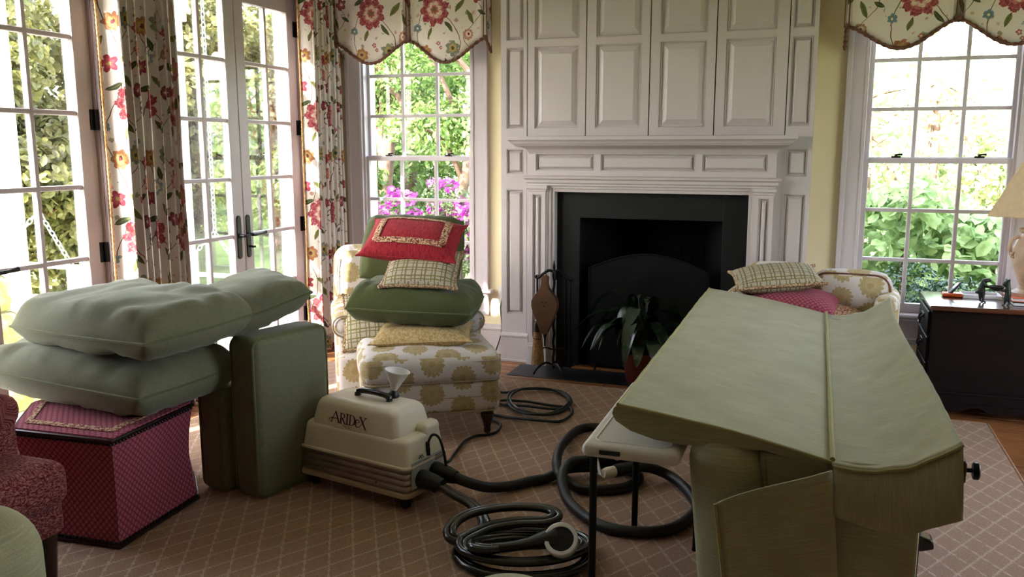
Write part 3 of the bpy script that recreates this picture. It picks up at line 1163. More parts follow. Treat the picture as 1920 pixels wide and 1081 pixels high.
# rug
t = thing('area_rug', 'tan rug with cream diamond trellis covering most of the floor', 'rug', ((RUG[0] + RUG[1]) / 2, 1.8, 0.0))
B().box(RUG[0] + 0.02, RUG[1] - 0.02, RUG[2], RUG[3] - 0.02, 0.0, 0.012).build('pile', 'rug', t, smooth=0)
b = B()
b.tube([(RUG[0] + 0.012, RUG[2], 0.007), (RUG[0] + 0.012, RUG[3] - 0.03, 0.007), (RUG[0] + 0.03, RUG[3] - 0.012, 0.007),
        (RUG[1] - 0.03, RUG[3] - 0.012, 0.007), (RUG[1] - 0.012, RUG[3] - 0.03, 0.007), (RUG[1] - 0.012, RUG[2], 0.007)], 0.0065, 8)
b.build('binding', 'rug_binding', t)

# hearth of dark slate, let into the floor
b = B()
b.box(-1.80, -0.16, 4.955, 5.25, -0.014, 0.003)
hearth = b.build('hearth_slab', 'hearth_slate', None, smooth=0, bevel=0.002, kind='structure', label='dark slate hearth slab flush with the oak floor', cat='hearth')

# baseboards
BBP = [(0.0, 0.0), (0.018, 0.0), (0.018, 0.165), (0.024, 0.170), (0.024, 0.180), (0.012, 0.190), (0.008, 0.205), (0.0, 0.207)]


def baseboard(name, x0, x1, label):
    b = B()
    b.prism([(YB - p, z) for p, z in BBP], x0, x1, 'x')
    b.build(name, 'white_paint', None, smooth=30, kind='structure', label=label, cat='baseboard')


baseboard('baseboard_back', XL, -1.962, 'white moulded baseboard under the window beside the french doors')
baseboard('baseboard_right', -0.038, XR, 'white moulded baseboard behind the dark desk')


# ------------------------------------------------------------------ windows in the back wall
def window(name, W, lab):
    x0, x1, z0, z1 = W
    t = thing(name, lab, 'window', ((x0 + x1) / 2, YB, z0), kind='structure')
    wp = 'lit_sash_paint'
    cw = 0.118
    # casing boards: two sides and head, stepped
    for s in (0, 1):
        a, c = ((x0 - cw, x0 + 0.004), (x1 - 0.004, x1 + cw))[s]
        b = B()
        oa, oc = (a, c)
        b.box(oa, oc, YB - 0.018, YB, z0 - 0.02, z1 + 0.004)
        if s == 0:
            b.box(oa, oa + 0.03, YB - 0.032, YB - 0.018, z0 - 0.02, z1 + cw)
            b.box(oc - 0.02, oc, YB - 0.024, YB - 0.018, z0 - 0.02, z1)
        else:
            b.box(oc - 0.03, oc, YB - 0.032, YB - 0.018, z0 - 0.02, z1 + cw)
            b.box(oa, oa + 0.02, YB - 0.024, YB - 0.018, z0 - 0.02, z1)
        b.build('casing', wp, t, smooth=0, bevel=0.003)
    b = B()
    b.box(x0 - cw, x1 + cw, YB - 0.018, YB, z1 + 0.004, z1 + cw)
    b.build('casing', wp, t, smooth=0, bevel=0.003)
    # jamb lining
    b = B()
    b.box(x0, x0 + 0.018, YB, YB + 0.16, z0, z1)
    b.box(x1 - 0.018, x1, YB, YB + 0.16, z0, z1)
    b.box(x0, x1, YB, YB + 0.16, z1 - 0.018, z1)
    b.build('jamb', wp, t, smooth=0)
    # stool and apron
    b = B()
    b.prism([(YB + 0.14, z0 - 0.024), (YB - 0.062, z0 - 0.024), (YB - 0.070, z0 - 0.016), (YB - 0.070, z0 - 0.008), (YB - 0.062, z0), (YB + 0.14, z0)], x0 - cw - 0.035, x1 + cw + 0.035, 'x')
    b.build('sill', wp, t, smooth=30)
    b = B()
    b.prism([(YB, z0 - 0.19), (YB - 0.014, z0 - 0.185), (YB - 0.018, z0 - 0.155), (YB - 0.012, z0 - 0.15), (YB - 0.016, z0 - 0.10), (YB - 0.034, z0 - 0.055), (YB - 0.046, z0 - 0.04), (YB - 0.046, z0 - 0.026), (YB, z0 - 0.026)], x0 - cw, x1 + cw, 'x')
    b.build('apron', wp, t, smooth=30)
    gx0, gx1 = x0 + 0.036, x1 - 0.038
    mt = 0.022

    def sash(nm, zs, yc, bot, top):
        sh = B()
        th = 0.018
        for a, c in ((x0 + 0.016, gx0), (gx1, x1 - 0.016)):
            sh.box(a, c, yc - th, yc + th, zs[0] - bot, zs[-1] + top)
        sh.box(gx0, gx1, yc - th, yc + th, zs[0] - bot, zs[0])
        sh.box(gx0, gx1, yc - th, yc + th, zs[-1], zs[-1] + top)
        so = sh.build(nm, wp, t, smooth=0, bevel=0.003)
        pw = (gx1 - gx0 - 2 * mt) / 3
        for k in (1, 2):
            xm = gx0 + k * (pw + mt) - mt / 2
            b = B().box(xm - mt / 2, xm + mt / 2, yc - 0.013, yc + 0.013, zs[0], zs[-1])
            b.build('muntin', wp, so, smooth=0, bevel=0.004)
        for z in zs[1:-1]:
            b = B().box(gx0, gx1, yc - 0.0125, yc + 0.0125, z - mt / 2, z + mt / 2)
            b.build('muntin', wp, so, smooth=0, bevel=0.004)
        first = None
        for r in range(len(zs) - 1):
            za = zs[r] + (mt / 2 if r else 0)
            zb = zs[r + 1] - (mt / 2 if r < len(zs) - 2 else 0)
            for k in range(3):
                xa = gx0 + k * (pw + mt)
                B().box(xa, xa + pw, yc + 0.001, yc + 0.004, za, zb).build('pane', 'glass', so, smooth=0)
        return so
    up = sash('upper_sash', [1.372, 1.648, 1.928, 2.235], YB + 0.075, 0.03, 0.047)
    lo = sash('lower_sash', [0.510, 0.768, 1.062, 1.335], YB + 0.036, 0.054, 0.032)
    for fx in (0.20, 0.80):
        xx = gx0 + (gx1 - gx0) * fx
        b = B()
        b.rbox(0.026, 0.011, 0.006, 0.004, 1, 2, (xx, YB + 0.032, 1.372))
        b.tube([(xx, YB + 0.032, 1.374), (xx, YB + 0.032, 1.386)], 0.009, 10)
        b.tube([(xx - 0.004, YB + 0.032, 1.384), (xx + 0.02, YB + 0.026, 1.387), (xx + 0.034, YB + 0.022, 1.387)], [0.006, 0.005, 0.007], 8)
        b.build('sash_lock', 'bronze_lock', lo)
    return t


window('window_1', WL, 'white paned sash window with magenta blossom outside, by the curtain')
window('window_2', WR, 'white paned sash window behind the dark desk and lamp')

# right wall windows (off frame, they let the daylight in)
for i, (a, c, z0, z1) in enumerate(RW):
    lab = ['wide tall window in the lamp side wall, next to the desk'][i]
    t = thing('window_%d' % (3 + i), lab, 'window', (XR, (a + c) / 2, z0), kind='structure')
    for s0, s1 in ((a, a + 0.05), (c - 0.05, c)):
        box('casing', 'shaded_door_paint', t, XR - 0.01, XR + 0.1, s0, s1, z0, z1)
    for s0, s1 in ((z0, z0 + 0.05), (z1 - 0.05, z1), ((z0 + z1) / 2 - 0.02, (z0 + z1) / 2 + 0.02)):
        box('rail', 'shaded_door_paint', t, XR + 0.02, XR + 0.08, a, c, s0, s1)
    for k in range(1, 6):
        ym = a + (c - a) * k / 6
        box('muntin', 'shaded_door_paint', t, XR + 0.04, XR + 0.06, ym - 0.011, ym + 0.011, z0, z1)


# ------------------------------------------------------------------ french doors in the left wall
def lever_handle(parent, yc, zc, direction, knob):
    b = B()
    X = XL - 0.018
    pts = []
    for k in range(12):
        a = PI * k / 11
        pts.append((yc + 0.020 * math.cos(a), zc + 0.105 + 0.020 * math.sin(a)))
    for k in range(12):
        a = PI + PI * k / 11
        pts.append((yc + 0.020 * math.cos(a), zc - 0.125 + 0.020 * math.sin(a)))
    b.prism(pts, X - 0.004, X + 0.007, 'x')
    ho = b.build('handle', 'black_iron', parent, smooth=30, bevel=0.002)
    b = B()
    b.tube([(X + 0.006, yc, zc), (X + 0.012, yc, zc), (X + 0.014, yc, zc), (X + 0.046, yc, zc)], [0.016, 0.016, 0.010, 0.010], 12)
    d = direction
    b.tube(spline([(X + 0.046, yc - 0.008 * d, zc), (X + 0.050, yc + 0.02 * d, zc), (X + 0.052, yc + 0.06 * d, zc + 0.002), (X + 0.052, yc + 0.105 * d, zc + 0.006), (X + 0.052, yc + 0.118 * d, zc + 0.008)], 3),
           [0.010] * 4 + [0.009] * 4 + [0.010, 0.011, 0.012, 0.012, 0.010], 10)
    b.build('lever', 'black_iron', ho)
    if knob:
        b = B()
        b.tube([(X + 0.006, yc, zc - 0.075), (X + 0.030, yc, zc - 0.075)], 0.007, 10)
        b.rbox(0.005, 0.016, 0.007, 0.004, 1, 2, (X + 0.034, yc + 0.010, zc - 0.077))
        b.build('thumb_turn', 'black_iron', ho)


def french_leaf(parent, y0, y1, st0, st1, zs, handle=None, hinge=None):
    """one glazed leaf of twelve panes; st0, st1 = stile widths at low and high y"""
    xf, xb = XL - 0.018, XL - 0.062
    wp = 'shaded_door_paint'
    lf = thing('leaf', None, None, (0, 0, 0))
    COL.objects.unlink(lf)
    bpy.data.objects.remove(lf)
    b = B()
    b.box(xb, xf, y0, y0 + st0, 0.012, 2.435)
    b.box(xb, xf, y1 - st1, y1, 0.012, 2.435)
    b.box(xb, xf, y0 + st0, y1 - st1, 0.012, zs[0])
    b.box(xb, xf, y0 + st0, y1 - st1, zs[-1], 2.435)
    lf = b.build('leaf', wp, parent, smooth=0, bevel=0.004)
    g0, g1 = y0 + st0, y1 - st1
    ym = (g0 + g1) / 2
    mt = 0.024
    B().box(xb + 0.006, xf - 0.006, ym - mt / 2, ym + mt / 2, zs[0], zs[-1]).build('muntin', wp, lf, smooth=0, bevel=0.005)
    for z in zs[1:-1]:
        B().box(xb + 0.0065, xf - 0.0065, g0, g1, z - mt / 2, z + mt / 2).build('muntin', wp, lf, smooth=0, bevel=0.005)
    for r in range(len(zs) - 1):
        for a, c in ((g0, ym - mt / 2), (ym + mt / 2, g1)):
            B().box(xb + 0.018, xb + 0.022, a, c, zs[r] + (mt / 2 if r else 0), zs[r + 1] - (mt / 2 if r < len(zs) - 2 else 0)).build('pane', 'glass', lf, smooth=0)
    if handle:
        lever_handle(parent, *handle)
    if hinge is not None:
        for z in (0.27, 0.905, 1.56, 2.21):
            b = B()
            b.tube([(XL - 0.004, hinge, z - 0.05), (XL - 0.004, hinge, z + 0.05)], 0.011, 10)
            b.box(XL - 0.02, XL - 0.012, hinge - 0.03, hinge + 0.018, z - 0.05, z + 0.05)
            b.build('hinge', 'black_iron', parent, smooth=40)
    return lf


ZS = [0.185, 0.535, 0.882, 1.234, 1.588, 1.944, 2.306]


def french_doors(name, D, mid, lab, gl):
    y0, y1, z0, z1 = D
    t = thing(name, lab, 'door', (XL, mid, 0.0), kind='structure')
    wp = 'shaded_door_paint'
    b = B()
    b.box(XL - 0.14, XL + 0.002, y0 - 0.002, y0 + 0.012, 0, z1)
    b.box(XL - 0.14, XL + 0.002, y1 - 0.012, y1 + 0.002, 0, z1)
    b.box(XL - 0.14, XL + 0.002, y0, y1, z1 - 0.02, z1 + 0.002)
    b.build('jamb', wp, t, smooth=0)
    for a, c in ((y0 - 0.10, y0 + 0.004), (y1 - 0.004, y1 + 0.10)):
        b = B()
        b.box(XL, XL + 0.018, a, c, 0.0, z1 + 0.10)
        e = a if a < y0 else c - 0.025
        b.box(XL + 0.018, XL + 0.030, e, e + 0.025, 0.0, z1 + 0.10)
        b.build('casing', wp, t, smooth=0, bevel=0.003)
    box('casing', wp, t, XL, XL + 0.018, y0, y1, z1, z1 + 0.10, bevel=0.003)
    box('threshold', 'leg_wood', t, XL - 0.2, XL + 0.01, y0, y1, -0.014, 0.010, bevel=0.004)
    ya, yb = y0 + 0.012, y1 - 0.012
    french_leaf(t, ya, mid - 0.0025, 0.112, 0.098, ZS, (mid - 0.050, 0.885, -1, False) if name == 'door_1' else (mid - 0.056, 0.885, 0.42, False), ya)
    french_leaf(t, mid + 0.0025, yb, 0.088, 0.098, ZS, (mid + 0.035, 0.885, 1, True), yb)
    return t


french_doors('door_1', DA, 2.655, 'white french doors with a lime cushioned seat outside the glass', None)
french_doors('door_2', DB, 4.482, 'white french doors with black lever handles between the two curtains', None)


# ------------------------------------------------------------------ panelled chimney breast and mantelpiece
def frame_mesh(b, x0, x1, z0, z1, rects, yf, yb):
    """face frame of stiles and rails round rectangular openings"""
    xs = sorted({x0, x1, *[r[0] for r in rects], *[r[1] for r in rects]})
    zs = sorted({z0, z1, *[r[2] for r in rects], *[r[3] for r in rects]})
    for xa, xb_ in zip(xs, xs[1:]):
        for za, zb in zip(zs, zs[1:]):
            cx, cz = (xa + xb_) / 2, (za + zb) / 2
            if any(r[0] < cx < r[1] and r[2] < cz < r[3] for r in rects):
                continue
            b.add([(xa, yf, za), (xb_, yf, za), (xb_, yf, zb), (xa, yf, zb)], [(0, 1, 2, 3)])
    for r in rects:
        a, c, d, e = r
        b.add([(a, yf, d), (c, yf, d), (c, yf, e), (a, yf, e), (a, yb, d), (c, yb, d), (c, yb, e), (a, yb, e)],
              [(0, 4, 5, 1), (1, 5, 6, 2), (2, 6, 7, 3), (3, 7, 4, 0)])
    b.add([(x0, yf, z0), (x1, yf, z0), (x1, yf, z1), (x0, yf, z1), (x0, yb, z0), (x1, yb, z0), (x1, yb, z1), (x0, yb, z1)],
          [(0, 1, 5, 4), (1, 2, 6, 5), (2, 3, 7, 6), (3, 0, 4, 7)])
    return b


def field_panel(r, yf, yb, parent, bev=0.030, name='panel'):
    a, c, d, e = r
    q = []
    for ins, y in ((0.0, yb - 0.010), (0.006, yb - 0.012), (0.010, yb), (0.014, yb), (0.014 + bev, yf + 0.004), (0.017 + bev, yf + 0.0015)):
        q += [(a + ins, y, d + ins), (c - ins, y, d + ins), (c - ins, y, e - ins), (a + ins, y, e - ins)]
    fs = []
    m = 6
    for i in range(m - 1):
        for k in range(4):
            fs.append((i * 4 + k, i * 4 + (k + 1) % 4, (i + 1) * 4 + (k + 1) % 4, (i + 1) * 4 + k))
    fs.append(tuple((m - 1) * 4 + k for k in range(4)))
    return B().add(q, fs).build(name, 'white_paint', parent, smooth=0)


fp = thing('fireplace', 'white panelled chimney breast and mantelpiece round a black firebox', 'fireplace', (-1.0, 5.4, 0.0))
Y0 = 5.31
# dark backing behind the woodwork, stands in for shade in the door gaps
b = B()
b.box(-1.955, FB[0], 5.338, YB + 0.1, 0.0, ZC)
b.box(FB[1], -0.045, 5.338, YB + 0.1, 0.0, ZC)
b.box(FB[0], FB[1], 5.338, YB + 0.1, FB[2], ZC)
b.build('dark_gap_backing', 'soot_and_shade', fp, smooth=0)
# side pilaster panels
for s, (a, c, pa, pc) in enumerate(((-1.962, -1.786, -1.924, -1.808), (-0.192, -0.038, -0.178, -0.062))):
    rects = [(pa, pc, 2.10, 2.62), (pa, pc, 1.548, 2.056), (pa, pc, 1.256, 1.417), (pa, pc, 0.325, 1.154)]
    b = frame_mesh(B(), a, c, 0.0, ZC, rects, Y0, Y0 + 0.03)
    b.box(a, c, Y0 + 0.029, YB, 0, ZC) if s else b.box(a, c, Y0 + 0.029, YB, 0, ZC)
    fr = b.build('side_panelling', 'white_paint', fp, smooth=0)
    for r in rects:
        field_panel(r, Y0, Y0 + 0.018, fr, 0.010)
# top rail strip and overmantel doors
edges = [-1.784, -1.396, -0.997, -0.604, -0.194]
pans = [(-1.734, -1.443), (-1.334, -1.050), (-0.936, -0.657), (-0.548, -0.264)]
for k in range(4):
    a, c = edges[k] + 0.0035, edges[k + 1] - 0.0035
    rects = [(pans[k][0], pans[k][1], 1.547, 2.056), (pans[k][0], pans[k][1], 2.098, 2.62)]
    b = frame_mesh(B(), a, c, 1.50, 2.70, rects, Y0 + 0.001, Y0 + 0.026)
    d = b.build('overmantel_door', 'white_paint', fp, smooth=0)
    for r in rects:
        field_panel(r, Y0 + 0.001, Y0 + 0.019, d)
box('return_strip', 'white_paint', fp, -1.788, -1.700, Y0 + 0.002, Y0 + 0.03, 0.0, 1.499)
box('return_strip', 'white_paint', fp, -0.280, -0.190, Y0 + 0.002, Y0 + 0.03, 0.0, 1.499)
box('top_rail', 'white_paint', fp, -1.786, -0.192, Y0, Y0 + 0.05, 2.703, ZC)

# mantel body stands proud of the breast
Y1 = 5.262
k_ = Y1 / Y0


def kx(x):
    return x * k_


def kz(z):
    return 1.42 + (z - 1.42) * k_


fx0, fx1 = kx(-1.770), kx(-0.232)
fr_rects = [(kx(-1.723), kx(-1.335), kz(1.279), kz(1.387)), (kx(-1.294), kx(-0.707), kz(1.279), kz(1.387)), (kx(-0.663), kx(-0.283), kz(1.279), kz(1.387))]
b = frame_mesh(B(), fx0, fx1, 1.24, 1.42, fr_rects, Y1, Y1 + 0.03)
b.box(fx0, fx1, Y1 + 0.029, Y0 + 0.03, 1.19, 1.48)
frz = b.build('frieze', 'white_paint', fp, smooth=0)
for r in fr_rects:
    field_panel(r, Y1, Y1 + 0.018, frz, 0.010)
b = B()
b.mould(fx0, fx1, Y1, Y0 + 0.02, [(0.0, 1.385), (0.004, 1.400), (0.012, 1.408), (0.016, 1.416), (0.030, 1.424), (0.060, 1.432), (0.078, 1.440), (0.082, 1.448),
                                  (0.092, 1.450), (0.096, 1.460), (0.104, 1.470), (0.112, 1.474), (0.112, 1.496), (0.0, 1.498)])
b.build('mantel_shelf', 'white_paint', fp, smooth=35)
b = B()
b.mould(fx0, fx1, Y1, Y0 + 0.02, [(0.0, 1.186), (0.004, 1.188), (0.004, 1.200), (0.014, 1.205), (0.016, 1.216), (0.016, 1.224), (0.030, 1.232), (0.032, 1.244), (0.020, 1.250), (0.0, 1.252)])
b.build('architrave_moulding', 'white_paint', fp, smooth=35)
for a, c in ((kx(-1.768), kx(-1.655)), (kx(-0.350), kx(-0.238))):
    rect = (a + 0.026, c - 0.026, 0.19, 1.13)
    b = frame_mesh(B(), a, c, 0.13, 1.19, [rect], Y1 - 0.006, Y1 + 0.02)
    b.box(a, c, Y1 + 0.019, Y0 + 0.03, 0.0, 1.19)
    po = b.build('pilaster', 'white_paint', fp, smooth=0)
    field_panel(rect, Y1 - 0.006, Y1 + 0.014, po, 0.008)
    b = B()
    b.mould(a, c, Y1 - 0.006, Y0 + 0.02, [(0.0, 1.148), (0.006, 1.152), (0.006, 1.160), (0.014, 1.168), (0.014, 1.186), (0.0, 1.188)])
    b.build('capital', 'white_paint', po, smooth=35)
    b = B()
    b.mould(a, c, Y1 - 0.006, Y0 + 0.02, [(0.012, 0.0), (0.012, 0.128), (0.004, 0.136), (0.004, 0.146), (0.0, 0.150)])
    b.build('plinth', 'white_paint', po, smooth=35)
# stepped inner moulding round the opening
b = B()
ox0, ox1, oz = -1.585, -0.380, 1.146
for w0, w1, yy in ((0.0, 0.024, Y1 + 0.022), (0.022, 0.044, Y1 + 0.010), (0.042, 0.072, Y1 + 0.002)):
    b.box(ox0 - w1, ox0 - w0, yy, 5.36, 0.0, oz + w1)
    b.box(ox1 + w0, ox1 + w1, yy, 5.36, 0.0, oz + w1)
    b.box(ox0 - w0, ox1 + w0, yy, 5.36, oz + w0, oz + w1)
b.build('opening_moulding', 'white_paint', fp, smooth=0, bevel=0.003)
# low base blocks of the breast
for a, c in ((-1.962, -1.77), (-0.23, -0.038)):
    b = B()
    b.prism([(Y0 - p, z) for p, z in [(0.0, 0.0), (0.016, 0.0), (0.016, 0.168), (0.022, 0.174), (0.022, 0.184), (0.008, 0.196), (0.0, 0.198)]], a, c, 'x')
    b.build('base_block', 'white_paint', fp, smooth=30)
    box('shoe_mould', 'white_paint', fp, a, c, Y0 - 0.026, Y0 - 0.016, 0.0, 0.018, bevel=0.004)
# slate slips and firebox
b = B()
ix0, ix1, iz = -1.43, -0.53, 0.98
b.box(ox0 - 0.03, ix0, 5.340, 5.372, 0.0, oz + 0.03)
b.box(ix1, ox1 + 0.03, 5.340, 5.372, 0.0, oz + 0.03)
b.box(ix0, ix1, 5.340, 5.372, iz, oz + 0.03)
b.build('slate_slips', 'slate', fp, smooth=0, bevel=0.002)
b = B()
b.add([(ix0, 5.37, 0), (ix1, 5.37, 0), (ix1 - 0.16, 5.86, 0), (ix0 + 0.16, 5.86, 0), (ix0, 5.37, iz), (ix1, 5.37, iz), (ix1 - 0.16, 5.86, iz), (ix0 + 0.16, 5.86, iz)],
      [(0, 1, 2, 3), (7, 6, 5, 4), (1, 5, 6, 2), (2, 6, 7, 3), (3, 7, 4, 0)])
b.build('firebox', 'soot_and_shade', fp, smooth=0)
bk = fp
# firebrick courses on the back wall of the firebox
brick = None
for rr in range(10):
    for kk in range(4):
        xx = ix0 + 0.19 + kk * 0.155 - (0.07 if rr % 2 else 0)
        if xx + 0.15 > ix1 - 0.15:
            continue
        if brick is None:
            brick = B().box(xx, xx + 0.148, 5.85, 5.865, 0.05 + rr * 0.072, 0.05 + rr * 0.072 + 0.066).build('fire_brick', 'soot_and_shade', fp, smooth=0, bevel=0.003)
            bx0 = xx
            bz0 = 0.05 + rr * 0.072
        else:
            clone(brick, fp, Vector((xx - bx0, 0, 0.05 + rr * 0.072 - bz0)))

# fire screen with an arched top
t = thing('fire_screen', 'black mesh fire screen with arched top standing in the hearth opening', 'fire screen', (-0.98, 5.325, 0.0))
arch = [(-1.36, 0.02)]
for k in range(17):
    u = k / 16
    arch.append((-1.36 + 0.76 * u, 0.66 + 0.10 * math.sin(PI * u)))
arch.append((-0.60, 0.02))
B().prism(arch, 5.322, 5.326, 'y').build('mesh_panel', 'screen_mesh', t, smooth=0)
B().tube([(x, 5.324, z) for x, z in arch], 0.007, 8, closed=True).build('frame', 'soot_and_shade', t)
for x in (-1.30, -0.66):
    b = B()
    b.tube([(x, 5.26, 0.004), (x, 5.30, 0.03), (x, 5.324, 0.03), (x, 5.335, 0.004)], 0.007, 6)
    b.build('foot', 'black_iron', t)

# ------------------------------------------------------------------ outlet and cord beside the breast
t = thing('wall_outlet', 'white outlet plate low on the yellow wall beside the fireplace', 'outlet', (-2.015, YB - 0.003, 0.36))
B().rbox(0.035, 0.004, 0.058, 0.003, 1, 2, (-2.015, YB - 0.004, 0.42)).build('plate', 'white_plastic', t)
for dz in (-0.02, 0.02):
    B().rbox(0.014, 0.002, 0.012, 0.0015, 1, 2, (-2.015, YB - 0.009, 0.42 + dz)).build('socket', 'white_plastic', t)
b = B()
b.tube(spline([(-2.015, YB - 0.012, 0.40), (-2.015, YB - 0.03, 0.385), (-2.020, 5.450, 0.33), (-2.010, 5.440, 0.24), (-2.005, 5.42, 0.16), (-2.03, 5.39, 0.05), (-2.045, 5.375, 0.008), (-2.07, 5.32, 0.007), (-2.10, 5.16, 0.008), (-2.15, 5.0, 0.008)], 6), 0.005, 8)
b.build('power_cord', 'cord', None, label='black cord hanging from the outlet beside the fireplace', cat='cord')


# ------------------------------------------------------------------ curtains
def curtain(name, label, y0, y1, xc, folds, amp, z0, z1, seed, uo):
    t = thing(name, label, 'curtain', (xc, (y0 + y1) / 2, z0), 'floral drapes at the french doors')
    nu, nv = folds * 14, 60
    rs = random.Random(seed)
    ph = [rs.uniform(-0.35, 0.35) for _ in range(folds + 2)]
    am = [rs.uniform(0.75, 1.2) for _ in range(folds + 2)]

    def fn(u, v):
        z = z0 + (z1 - z0) * v
        s = folds * u ** 1.22
        i = int(min(s, folds - 1e-6))
        q = s - i
        ph_ = ph[i] * (1 - q) + ph[i + 1] * q
        a = am[i] * (1 - q) + am[i + 1] * q
        ang = PI + 2 * PI * (s + 0.12 * ph_ * math.sin(2 * PI * v * 0.8 + i))
        flare = 1.0 + 0.10 * (1 - v)
        yy = y0 + (y1 - y0) * (u + 0.020 * math.sin(ang * 2 + seed)) + 0.012 * math.sin(3.1 * v + i * 1.3)
        c = math.cos(ang)
        c = math.copysign(abs(c) ** 0.75, c)
        xx = xc + amp * a * c * flare + 0.006 * noise.noise(Vector((u * 6, v * 5, seed)))
        return (xx, yy, z)
    # cloth length along u for the print
    L = 0.0
    prev = None
    arc = []
    for i in range(nu + 1):
        p = Vector(fn(i / nu, 0.5))
        if prev is not None:
            L += (p - prev).length
        arc.append(L)
        prev = p
    b = B()
    b.grid(fn, nu, nv, lambda u, v: (arc[round(u * nu)] + uo, (z0 + (z1 - z0) * v)))
    o = b.build('drape', 'chintz_curtain', t, smooth=80)
    so = o.modifiers.new('thick', 'SOLIDIFY')
    so.thickness = 0.004
    # tasselled edging down the leading edge
    pts, rr = [], []
    m = 230
    for k in range(m):
        v = k / (m - 1)
        p = Vector(fn(0.0, v)) + Vector((0.002, -0.006, 0))
        pts.append(p)
        rr.append(0.0075 if k % 2 else 0.0045)
    B().tube(pts, rr, 6).build('fringe', 'fringe_gold', t)
    return t


curtain('curtain', 'floral drape hanging between the two pairs of french doors', 3.345, 3.805, -3.262, 8, 0.046, 0.012, 2.76, 4, 0.02)
curtain('curtain', 'floral drape hanging in the corner behind the cushion laden armchair', 5.010, 5.425, -3.235, 7, 0.042, 0.012, 2.76, 9, 0.05)


def valance(name, label, xs, zs, mat, ret, fr):
    """scalloped valance: xs = pleat positions, zs = (pleat height, scallop low point) per swag"""
    yv = 5.345
    t = thing(name, label, 'valance', ((xs[0] + xs[-1]) / 2, yv, 1.95), 'scalloped floral valances')
    prof = []          # (x, y, zbottom)
    N = 34
    # left return, swags, right return
    prof += [(xs[0], YB - 0.036 - (YB - 0.036 - yv) * k / 6, zs[0][0] - ret * (1 - k / 6)) for k in range(6)]
    for i in range(len(xs) - 1):
        a, c = xs[i], xs[i + 1]
        for k in range(N):
            u = k / N
            x = a + (c - a) * u
            zt = zs[i][0] + (zs[i + 1][0] - zs[i][0]) * u
            sag = (0.5 - 0.5 * math.cos(2 * PI * u)) ** 0.82
            z = zt - (zt - zs[i][1]) * sag
            y = yv - 0.020 * math.sin(PI * u)
            if i or u > 0.5:
                pass
            for j, xp in enumerate(xs):
                if 0 < j < len(xs) - 1:
                    y += 0.030 * math.exp(-((x - xp) / 0.013) ** 2)
                    y -= 0.014 * math.exp(-((abs(x - xp) - 0.032) / 0.012) ** 2)
                else:
                    y -= 0.010 * math.exp(-((abs(x - xp) - 0.03) / 0.012) ** 2)
            prof.append((x, y, z))
    prof += [(xs[-1], yv + (YB - 0.036 - yv) * k / 6, zs[-1][0] - ret * k / 6) for k in range(7)]
    arc = [0.0]
    for p, q in zip(prof, prof[1:]):
        arc.append(arc[-1] + math.hypot(q[0] - p[0], q[1] - p[1]))
    zt = 2.68
    nv = 12
    n = len(prof) - 1

    def fn(u, v):
        x, y, zb = prof[round(u * n)]
        return (x, y - 0.012 * math.sin(PI * v) * 0.5, zb + (zt - zb) * v)
    b = B()
    b.grid(fn, n, nv, lambda u, v: (arc[round(u * n)], fn(u, v)[2] - 2.0))
    o = b.build('swag', mat, t, smooth=60)
    so = o.modifiers.new('thick', 'SOLIDIFY')
    so.thickness = 0.005
    # beaded brown edging along the scallops
    pts = []
    for p in prof:
        pts.append(Vector((p[0], p[1] - 0.004, p[2] - 0.004)))
    fine = []
    for a, c in zip(pts, pts[1:]):
        m = max(1, int((c - a).length / 0.008))
        for k in range(m):
            fine.append(a.lerp(c, k / m))
    B().tube(fine, [0.0115 if (i // 2) % 2 else 0.0085 for i in range(len(fine))], 7).build('edging', 'fringe_brown', t)
    # cord loops knotted at the pleats
    for j, xp in enumerate(xs):
        y = yv - 0.004
        bb = B()
        for dx in (-0.012, 0.012):
            bb.tube([(xp + dx, y - 0.014, zs[min(j, len(zs) - 1)][0] + 0.006), (xp + dx * 0.8, y - 0.014, zs[min(j, len(zs) - 1)][0] + 0.35), (xp + dx * 0.8, y - 0.012, zt - 0.02)], 0.0035, 6)
        bb.rbox(0.016, 0.010, 0.012, 0.006, 1, 2, (xp, y - 0.014, zs[min(j, len(zs) - 1)][0] + 0.004))
        bb.build('cord', 'fringe_brown', t)
    box('mount_board', 'white_paint', t, xs[0] + 0.01, xs[-1] - 0.01, yv + 0.03, YB - 0.036, zt - 0.03, zt - 0.01)
    return t


valance('valance', 'scalloped floral valance over the window next to the french doors', [-3.195, -2.632, -2.078], [(2.135, 1.995), (2.135, 1.985), (2.130, 1.985)], 'chintz_valance_l', 0.085, None)
valance('valance', 'scalloped floral valance over the window behind the desk', [0.108, 0.672, 1.225], [(2.100, 1.972), (2.115, 1.972), (2.115, 1.98)], 'chintz_valance_r', 0.11, None)


# ------------------------------------------------------------------ left pile: berry ottoman, sage cushions
HEX = [(-2.700, 2.190), (-2.270, 2.218), (-2.305, 2.670), (-2.500, 2.880), (-2.860, 2.880), (-2.905, 2.460)]
hcx = sum(p[0] for p in HEX) / 6
hcy = sum(p[1] for p in HEX) / 6


def hexring(k, z):
    return [(hcx + (x - hcx) * k, hcy + (y - hcy) * k, z) for x, y in HEX]


